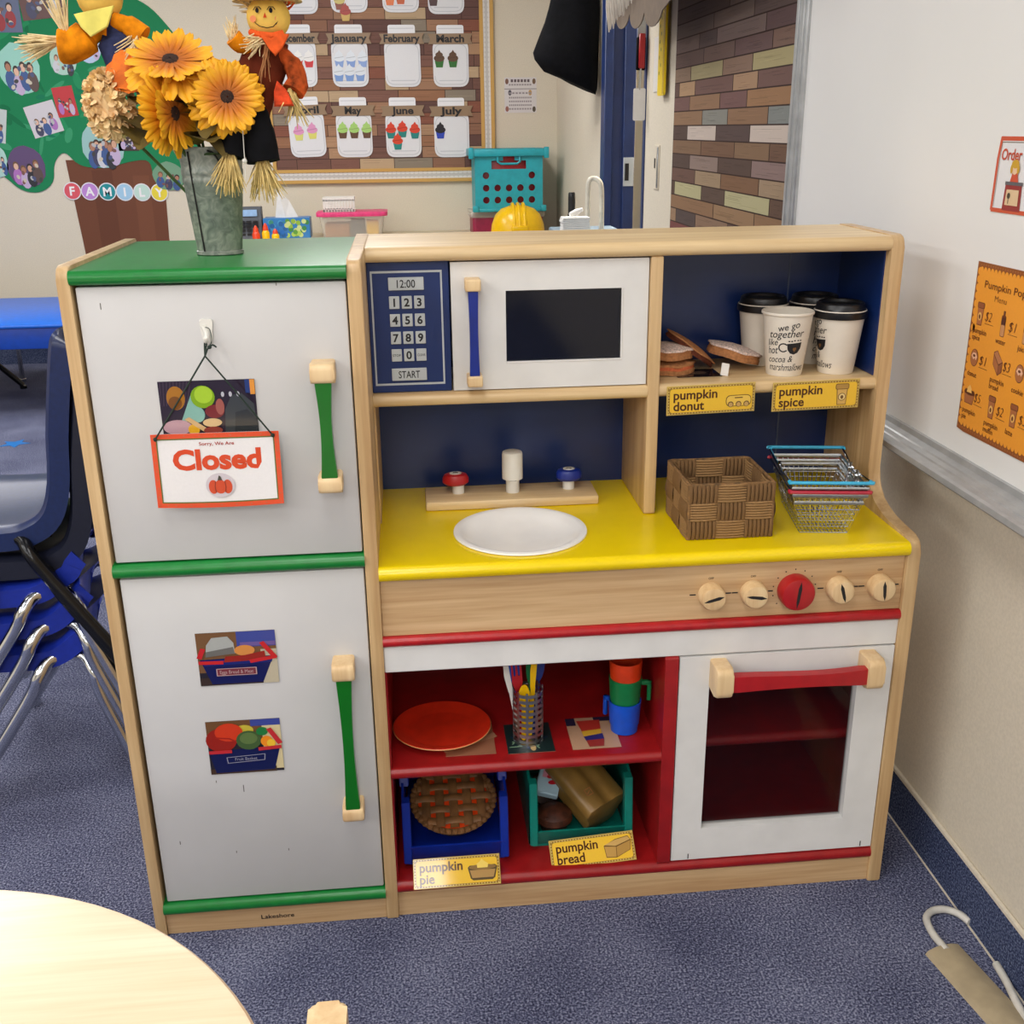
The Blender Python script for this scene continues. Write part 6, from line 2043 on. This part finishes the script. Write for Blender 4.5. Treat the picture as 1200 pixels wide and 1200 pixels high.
# orange poppy and peach mum at the left
t = thing('orange_poppy', 'bright orange silk flower behind the peach one', 'flower', (.236, .125, 1.226), None, frame((.236, .125, 1.226), (1, .1, .35), (-.2, .5, .8)))
for k in range(7):
    a = 2 * PI * k / 7
    b = petal_geo(1, .40, .02, False)
    b.bm.transform(world_of(t) @ Matrix.Rotation(a, 4, 'Z') @ Matrix.Rotation(-.25, 4, 'Y') @ Matrix.Diagonal((.033, .033, .033, 1)))
    b.build('petal', 'poppy', t, 60)
b = MB(); b.tube(spline([(.236, .125, 1.224), (.26, .14, 1.17), (.30, .15, 1.07)], 6), .0022, 7); b.build('stem', 'stem', t)
t = thing('peach_mum', 'peach chrysanthemum with many small petals at the left', 'flower', (.199, .125, 1.190))
b = MB()
for k in range(430):
    u = rg.uniform(-1, 1); a = rg.uniform(0, 2 * PI)
    d = Vector((math.sqrt(1 - u * u) * math.cos(a), math.sqrt(1 - u * u) * math.sin(a), u))
    if d.y > .55: continue
    p = Vector((.201, .128, 1.191)) + Vector((d.x * .024, d.y * .024, d.z * .036))
    tg = d.cross(Vector((rg.uniform(-1, 1), rg.uniform(-1, 1), rg.uniform(-1, 1)))).normalized()
    dd = (tg + d * rg.uniform(.25, .8)).normalized()
    fm = frame(p, dd, d.cross(dd))
    L_ = .0125
    b.add([(0, -.0018, 0), (0, .0018, 0), (L_ * .6, .0046, .001), (L_, .002, .003), (L_, -.002, .003), (L_ * .6, -.0046, .001)], [(0, 5, 2, 1), (5, 4, 3, 2)], fm)
o = b.build('petals', 'mum', t, 60); o['kind'] = 'stuff'
b = MB(); b.ball((.201, .128, 1.191), (.022, .022, .034), 16); b.build('flower_core', 'mum', t)
b = MB(); b.tube(spline([(.205, .13, 1.17), (.24, .142, 1.13), (.30, .15, 1.06)], 6), .0022, 7); b.build('stem', 'stem', t)
for p, d, l_, w_ in (((.215, .13, 1.205), (.9, -.5, .2), .036, .022), ((.212, .128, 1.182), (.8, -.6, -.25), .04, .022), ((.222, .125, 1.168), (.6, -.6, -.5), .036, .02), ((.245, .14, 1.20), (.2, -.9, -.1), .03, .022), ((.25, .13, 1.16), (-.3, -.8, -.3), .04, .018)):
    leaf_part(t, p, d, l_, w_)
b = MB()
t2 = thing('foliage_sprig', 'olive leaf sprig in the middle of the vase', 'foliage', (VX, VY, VZ + .07))
for k in range(9):
    a = k * 2.4
    leaf_part(t2, (VX - .012 + .012 * math.cos(a), VY - .022 + .006 * math.sin(a), VZ + .125 + k * .008), (math.cos(a) * .8, -.7, .35 + .2 * math.sin(k)), .04, .016, 'leaf' if k % 3 else 'stem')
b.tube([(VX, VY, VZ + .04), (VX - .01, VY - .02, VZ + .2)], .002, 6); b.build('stem', 'stem', t2)

def straws(p, d, n, L_, spread, r=.0009, mt='straw', droop=0.0):
    b = MB()
    d = Vector(d).normalized()
    for k in range(n):
        dd = (d + Vector((rg.uniform(-1, 1), rg.uniform(-1, 1), rg.uniform(-1, 1))) * spread).normalized()
        q = Vector(p) + Vector((rg.uniform(-1, 1), rg.uniform(-1, 1), rg.uniform(-1, 1))) * spread * .012
        l_ = L_ * rg.uniform(.6, 1.1)
        b.tube([q, q + dd * l_ * .55 + Vector((0, 0, -droop * .2)), q + dd * l_ + Vector((rg.uniform(-.003, .003), rg.uniform(-.003, .003), -droop))], [r, r, r * .5], 4)
    return b

# scarecrow at the right of the bouquet
t = thing('scarecrow_pick', 'scarecrow doll with brown shirt and orange kerchief right of the gerberas', 'doll', (.39, .152, 1.14))
b = MB()
b.tube(spline([(.372, .135, 1.172), (.380, .142, 1.205), (.396, .150, 1.24), (.402, .152, 1.262), (.404, .152, 1.272)], 5), [.026] * 3 + [.0275] * 4 + [.030] * 4 + [.029] * 4 + [.026] * 3 + [.018] * 2 + [.014], 20, sq=.7)
b.build('shirt', 'shirt_brown', t)
b = MB(); b.ball((.4065, .148, 1.2935), (.0275, .024, .0265), 24); b.build('head', 'doll_skin', t)
fm = frame((.406, .1242, 1.2945), (1, .06, 0), (0, 0, 1))
b = MB(); b.col(40, 34, 36)
for x in (-.0105, .0065): 
    b.oval(fm, x, .0055, .0022, .0032, 4, 12)
    b.line(fm, [(x - .0045, .006), (x - .002, .0095), (x + .003, .0095), (x + .0052, .0065)], .0009, 5)
b.line(fm, [(-.0135, -.009), (-.009, -.0125), (0, -.0145), (.008, -.013), (.0125, -.0085)], .0009, 6)
b.line(fm, [(-.0145, -.0075), (-.012, -.0105)], .0008, 6); b.line(fm, [(.0115, -.0105), (.014, -.007)], .0008, 6)
b.col(206, 70, 30); b.poly(fm, [(-.0035, -.003), (.001, -.003), (-.001, .003)], 7)
b.col(240, 150, 100); b.oval(fm, -.0165, -.004, .004, .004, 3, 12); b.oval(fm, .0145, -.004, .004, .004, 3, 12)
for l in b.bm.verts:
    q = fm.inverted() @ l.co
    l.co = fm @ Vector((q.x, q.y, q.z - .024 * (1 - math.sqrt(max(0.05, 1 - (q.x / .0275) ** 2 - (q.y / .0265) ** 2))) + .0004))
b.build('face_paint', 'print_matte', t, 0)
b = MB(); b.prism([(-.019, .012), (.020, .012), (.013, -.004), (.004, -.016), (-.004, -.008), (-.013, .004)], frame((.412, .123, 1.262), (1, 0, -.1), (0, .25, 1)), 0, .004, .001, 1)
b.tube([(.384, .138, 1.276), (.395, .126, 1.272), (.410, .123, 1.270), (.425, .130, 1.274)], .004, 8)
b.build('kerchief', 'scarf_orange', t)
b = straws((.396, .128, 1.266), (-.45, -.25, -.3), 30, .026, .6, .0009, 'straw_pale'); b.build('straw_collar', 'straw_pale', t)
b = straws((.405, .126, 1.262), (0, -.1, -1), 9, .05, .3, .0008, 'straw'); b.build('straw_strands', 'felt_tan', t)
b = straws((.385, .15, 1.305), (-.7, 0, .3), 14, .02, .5); b.build('straw_hair', 'straw_pale', t)
b = straws((.428, .15, 1.306), (.6, 0, .4), 12, .018, .5); b.build('straw_hair', 'scarf_orange', t)
b = MB(); b.lathe([(.044, 0), (.043, .002), (.028, .004), (.026, .014), (.018, .024), (.002, .03)], (.4065, .15, 1.312), 28, cap1=False); b.build('hat', 'straw', t)
b = MB(); b.tube(spline([(.414, .146, 1.256), (.432, .142, 1.238), (.438, .138, 1.218), (.432, .132, 1.205)], 5), [.010] * 5 + [.0125] * 6 + [.0145] * 5, 14); b.build('sleeve', 'patch_cloth', t)
b = MB(); b.prism([(-.013, -.012), (.012, -.014), (.006, .006), (-.004, .018), (-.010, .006)], frame((.4195, .120, 1.200), (1, .1, .1), (0, .1, 1)), 0, .006, .002, 1); b.build('cuff', plain('coral_cloth', (208, 72, 40), .9, var=.2, scale=80, spec=.1), t)
b = straws((.431, .128, 1.205), (.12, -.1, -1), 34, .040, .38); b.build('straw_hand', 'straw', t)
b = MB(); b.tube(spline([(.388, .146, 1.256), (.370, .138, 1.262), (.362, .134, 1.27)], 5), [.010] * 5 + [.0115] * 6, 14); b.build('sleeve', 'sleeve_orange', t)
b = straws((.362, .132, 1.272), (-.1, -.1, 1), 18, .022, .5); b.build('straw_hand', 'straw_pale', t)
b = MB()
b.tube(spline([(.372, .134, 1.185), (.358, .120, 1.160), (.349, .112, 1.128)], 6), [.020] * 5 + [.0185] * 5 + [.0175] * 3, 16)
b.tube(spline([(.376, .134, 1.185), (.384, .124, 1.150), (.388, .120, 1.120)], 6), [.021] * 5 + [.022] * 5 + [.0215] * 3, 16)
b.build('trousers', 'black_cloth', t)
for p, n_ in (((.348, .108, 1.130), 110), ((.386, .116, 1.124), 100)):
    b = straws(p, (.06 if p[0] > .36 else -.10, -.1, -1), n_, .050, .46, .0010); b.build('straw_foot', 'straw', t)
b = MB(); b.tube([(.368, .100, 1.165), (.3665, .098, 1.10)], .0006, 5); b.ball((.3668, .0985, 1.122), .0035, 8); b.build('white_thread', 'white_plastic', t)
b = MB(); b.tube([(.36, .135, 1.17), (VX + .01, VY, VZ + .05)], .002, 6); b.build('pick_stick', 'wood_block', t)

# scarecrow at the left of the bouquet
t = thing('scarecrow_pick', 'scarecrow doll with navy dungarees and orange sleeves left of the gerberas', 'doll', (.215, .16, 1.2))
b = MB(); b.ball((.199, .156, 1.318), (.028, .024, .027), 22); b.build('head', 'doll_skin', t)
b = MB(); b.prism([(-.026, .006), (.024, .012), (.012, -.012), (-.010, -.022), (-.02, -.010)], frame((.199, .128, 1.292), (1, 0, .08), (0, .2, 1)), 0, .004, .001, 1); b.build('kerchief', plain('pale_yellow_cloth', (226, 214, 110), .9, spec=.1), t)
b = MB(); b.tube(spline([(.203, .152, 1.292), (.212, .150, 1.268), (.222, .146, 1.235), (.228, .143, 1.21)], 5), [.015] * 5 + [.022] * 6 + [.021] * 5, 18, sq=.75); b.build('dungarees', 'denim', t)
b = MB(); b.prism([(-.006, .008), (.006, .006), (.004, -.008), (-.005, -.005)], frame((.203, .1335, 1.280), (1, 0, 0), (0, 0, 1)), 0, .002); b.build('patch', 'sleeve_orange', t)
b = MB(); b.tube(spline([(.196, .15, 1.285), (.180, .146, 1.272), (.162, .142, 1.262), (.146, .140, 1.262)], 5), [.013] * 5 + [.020] * 6 + [.0215] * 4 + [.019], 16); b.build('sleeve', 'sleeve_orange', t)
b = MB(); b.tube(spline([(.214, .15, 1.290), (.232, .148, 1.284), (.250, .146, 1.272)], 5), [.011] * 5 + [.0135] * 6, 14); b.build('sleeve', 'sleeve_orange', t)
b = straws((.146, .138, 1.268), (-.95, -.1, -.18), 80, .046, .36, .0011, 'straw_pale'); b.build('straw_hand', 'straw_pale', t)
b = straws((.158, .136, 1.268), (-.15, -.1, 1), 36, .05, .25, .0011, 'straw_pale'); b.build('straw_hair', 'straw_pale', t)
b = straws((.240, .138, 1.268), (-.3, -.2, -.8), 26, .032, .5, .0009, 'straw_pale'); b.build('straw_hand', 'straw_pale', t)
b = MB(); b.lathe([(.045, 0), (.044, .002), (.029, .004), (.027, .014), (.019, .024), (.002, .03)], (.199, .156, 1.338), 26, cap1=False); b.build('hat', 'sleeve_orange', t)
b = MB(); b.tube([(.226, .146, 1.22), (.29, .15, 1.10), (VX - .006, VY, VZ + .04)], .002, 6); b.build('pick_stick', 'wood_block', t)

# ================================================================== round table, wooden chair, floor cable
TX, TY, TR, TZ = .1027, -.8631, .3604, .5
t = thing('round_table', 'round pale maple table at the lower left', 'table', (TX, TY, 0))
b = MB(); b.lathe([(TR - .004, TZ - .024), (TR, TZ - .020), (TR, TZ - .004), (TR - .003, TZ - .0005), (TR - .006, TZ)], (TX, TY, 0), 96); b.build('tabletop', 'table_wood', t, 30)
b = MB(); b.lathe([(TR + .0002, TZ - .019), (TR + .0006, TZ - .017), (TR + .0006, TZ - .007), (TR + .0002, TZ - .005)], (TX, TY, 0), 96, cap0=False, cap1=False); b.build('edge_band', plain('tan_edge_band', (150, 116, 74), .4), t, 30)
for k in range(4):
    a = PI / 4 + k * PI / 2
    b = MB(); x, y = TX + .25 * math.cos(a), TY + .25 * math.sin(a)
    b.tube([(x, y, TZ - .026), (x + .012 * math.cos(a), y + .012 * math.sin(a), 0.0)], [.02, .015], 14); b.build('leg', 'wood_z', t)
b = MB(); b.lathe([(.27, TZ - .06), (.27, TZ - .0245)], (TX, TY, 0), 48); b.build('apron', 'wood_block', t)
t = thing('child_chair', 'small yellow wooden chair, its back rail at the bottom edge', 'chair', (.40, -.815, 0))
CX = .478
b = MB(); b.prism(rrect(CX - .0155, CX + .0155, -.955, -.681, .007, 6), FLAT(0, 0, .44), 0, .06, .0045, 4); b.build('back_rail', 'wood_block', t)
for y in (-.935, -.70):
    b = MB(); b.box(CX - .014, CX + .014, y - .014, y + .014, 0, .442, .004, 2); b.build('leg', 'wood_block', t)
    b = MB(); b.box(.235, .263, y - .014, y + .014, 0, .262, .004, 2); b.build('leg', 'wood_block', t)
b = MB(); b.box(.225, CX - .014, -.955, -.68, .262, .28, .005, 2); b.build('seat', 'wood_block', t)
b = MB(); b.box(CX - .008, CX + .008, -.921, -.714, .35, .38, .003, 1); b.build('back_slat', 'wood_block', t)

t = thing('cable_cover', 'flat beige cable cover strip on the carpet by the right wall', 'cable cover', (1.32, -.45, 0))
b = MB()
sec = [(-.030, 0), (-.026, .005), (-.013, .0095), (.0, .0105), (.013, .0095), (.026, .005), (.030, 0)]
b.prism(sec, frame((1.3155, -.164, 0), (-.985, -.17, 0), (0, 0, 1)), -.0, -.55)
b.build('strip', 'cable_beige', t, 20)
if True:
    pass
t = thing('white_cable', 'white cable looping out of the beige cover', 'cable', (1.34, -.1, 0))
b = MB()
b.tube(spline([(1.3165, -.172, .0068), (1.315, -.160, .0070), (1.3125, -.135, .0075), (1.318, -.105, .0075), (1.335, -.090, .0075), (1.356, -.089, .0075), (1.372, -.101, .0078), (1.3795, -.12, .0076)], 6), .0058, 8)
b.build('loop', 'cable_white', t, 60)
b = MB(); b.tube(spline([(1.3755, -.205, .006), (1.372, -.24, .006), (1.364, -.29, .006), (1.359, -.36, .006), (1.354, -.5, .006)], 5), .0058, 8)
b.build('tail', 'cable_white', t, 60)

# ================================================================== papers on the whiteboard
WX = 1.3715
t = thing('order_sign', 'orange bordered white sheet lettered Order Here on the whiteboard', 'sign', (WX, .02, 1.09))
m = RIGHT(WX, .085, 1.091)
b = MB(); b.col(230, 228, 228); b.prism(rpoly([(0, -.0485), (.14, -.0485), (.14, .0485), (.005, .0485), (.0, .02)], [.004, .004, .004, .012, .03], 4), m, 0, .0006)
b.col(206, 84, 50)
for p in ([(.0035, -.046), (.1365, -.046)], [(.1365, -.046), (.1365, .046)], [(.1365, .046), (.007, .046)], [(.007, .046), (.0035, .02), (.0025, -.045)]): b.line(m, p, .0055, 4)
b.col(110, 90, 50); b.line(m, [(.0075, -.041), (.0085, .02), (.0105, .0415), (.132, .0415)], .0008, 6)
b.build('sheet', 'print', t, 0)
b = MB(); b.col(196, 70, 36); b.text(m, 'Order Here', .060, .026, .0145, 6, .02, width=.095, shear=.1); b.build('lettering', 'print', t, 0)
b = MB()
b.col(150, 44, 44); b.poly(m, [(.030, -.045), (.032, -.012), (.072, -.012), (.074, -.045)], 6); b.col(96, 92, 96); b.rect(m, .031, .074, -.0125, -.008, 7)
b.col(222, 190, 150); b.poly(m, [(.036, -.038), (.037, -.018), (.067, -.018), (.068, -.038)], 8); b.col(70, 60, 40); b.oval(m, .044, -.026, .004, .004, 9, 12); b.rect(m, .0432, .0448, -.036, -.028, 9)
b.col(206, 80, 50); b.poly(m, [(.042, -.008), (.046, .004), (.058, .004), (.062, -.008)], 8); b.col(232, 196, 160); b.oval(m, .051, .009, .0075, .008, 9, 16); b.col(206, 160, 40); b.oval(m, .051, .0145, .009, .0055, 10, 16); b.oval(m, .043, .008, .003, .006, 10, 12); b.oval(m, .059, .008, .003, .006, 10, 12)
b.build('stand_picture', 'print', t, 0)

t = thing('pumpkin_menu', 'orange pumpkin menu sheet with scalloped brown border on the whiteboard', 'menu', (WX, 0, .85))
m = RIGHT(WX, .096, .853)
Wm, Hm = .188, .2415
rm = Matrix.Rotation(0.0, 4, 'Z')
b = MB(); b.col(146, 82, 40)
b.prism([(.0, -Hm / 2), (.02, -Hm / 2 - .002), (Wm, -Hm / 2), (Wm, Hm / 2), (0, Hm / 2)], m, 0, .0007)
b.col(170, 104, 58)
for k in range(60):
    b.oval(m, (k % 30 + .5) * Wm / 30, (-1 if k < 30 else 1) * (Hm / 2 - .0035), .0016, .0016, 4, 6)
b.col(240, 158, 52)
b.rect(m, .008, Wm - .008, -Hm / 2 + .011, Hm / 2 - .011, 5)
k = .0125
while k < Wm - .01:
    b.oval(m, k, Hm / 2 - .012, .0046, .006, 5, 14); b.oval(m, k, -Hm / 2 + .012, .0046, .006, 5, 14); k += .0093
k = -Hm / 2 + .014
while k < Hm / 2 - .01:
    b.oval(m, .0085, k, .006, .0056, 5, 14); b.oval(m, Wm - .0085, k, .006, .0056, 5, 14); k += .0113
b.build('sheet', 'print', t, 0)
b = MB(); b.col(96, 44, 20)
b.text(m, 'Pumpkin Pop-Up', Wm / 2, .0925, .0100, 8, .0, width=.135)
b.text(m, 'Menu', Wm / 2 - .022, .0765, .0080, 8, -.012, width=.03)
cells = [(.036, .050, 'pumpkin\nspice', '2', 0), (.098, .046, 'water', '1', 1), (.154, .046, 'juice', '2', 1), (.036, -.012, 'donut', '1', 2), (.098, -.008, 'pumpkin\nbread', '3', 3), (.154, -.01, 'cookie', '1', 2),
         (.036, -.066, 'pumpkin\npie', '5', 4), (.098, -.070, 'pumpkin\nmuffin', '2', 0), (.154, -.068, 'latte', '3', 0)]
for x, z, nm, pr, kind in cells:
    b.col(96, 44, 20)
    for i, l_ in enumerate(nm.split('\n')):
        b.text(m, l_, x - .025, z - .0235 - i * .0095, .0074, 8, .005, align='l')
    b.text(m, '$' + pr, x + .012, z, .0125, 8, -.012, width=.016, shear=.2)
    b.line(m, [(x + .003, z - .0105), (x + .026, z - .0105)], .0006, 8)
b.build('lettering', 'print', t, 0)
dk, md_, lt = (110, 58, 32), (176, 108, 66), (206, 146, 98)
for x, z, nm, pr, kind in cells:
    b = MB()
    q = m @ Matrix.Translation((x - .012, z, 0))
    if kind == 0:
        b.col(*dk); b.poly(q, [(-.0085, .012), (-.0065, -.0155), (.0065, -.0155), (.0085, .012)], 6); b.poly(q, rrect(-.0095, .0095, .008, .0165, .003), 6)
        b.col(*md_); b.poly(q, [(-.0076, .008), (-.0058, -.0145), (.0058, -.0145), (.0076, .008)], 7); b.col(150, 86, 54); b.poly(q, rrect(-.0085, .0085, .009, .0155, .002), 7)
        b.col(240, 190, 110); b.oval(q, 0, -.003, .0048, .0058, 8, 14); b.col(*dk); b.oval(q, 0, -.0035, .0024, .0034, 9, 12)
    elif kind == 1:
        b.col(*dk); b.poly(q, rrect(-.0055, .0055, -.017, .012, .003), 6); b.rect(q, -.0026, .0026, .012, .018, 6); b.col(*lt); b.poly(q, rrect(-.0046, .0046, -.016, -.001, .002), 7); b.col(82, 40, 34); b.rect(q, -.005, .005, .0, .009, 8)
    elif kind == 2:
        b.col(*dk); b.oval(q, 0, 0, .0105, .0125, 6, 22); b.col(*md_); b.oval(q, 0, 0, .0096, .0115, 7, 22); b.col(238, 190, 160)
        b.poly(q, [(-.008, .002), (-.004, .007), (.004, .007), (.008, .002), (.005, -.003), (.002, .0), (-.002, -.003), (-.005, .0)], 8); b.col(*dk); b.oval(q, 0, .003, .0035, .002, 9, 12)
    elif kind == 3:
        b.col(*dk); b.poly(q, [(-.0125, .014), (-.012, -.003), (.003, -.0165), (.0125, -.010), (.0125, .004), (-.004, .0175)], 6)
        b.col(*md_); b.poly(q, [(-.0118, .0105), (-.0112, -.0025), (.0028, -.015), (.0026, -.002)], 7); b.col(150, 88, 56); b.poly(q, [(.0034, -.0022), (.0034, -.0152), (.0118, -.0095), (.0118, .0035)], 7); b.col(186, 120, 80); b.poly(q, [(-.0118, .0125), (.0028, -.0005), (.0116, .0045), (-.004, .0165)], 7)
    else:
        b.col(*dk); b.poly(q, [(-.0145, .003), (-.011, -.0135), (.011, -.0135), (.0145, .003), (.012, .007), (-.012, .007)], 6); b.col(*md_); b.poly(q, [(-.0132, .0), (-.0102, -.0125), (.0102, -.0125), (.0132, .0)], 7)
        b.col(96, 50, 30); b.oval(q, 0, .003, .013, .004, 8, 20); b.col(248, 196, 110); b.poly(q, [(-.007, .003), (-.005, .010), (.0, .0145), (.005, .010), (.007, .003)], 9)
    b.build('food_picture', 'print', t, 0)
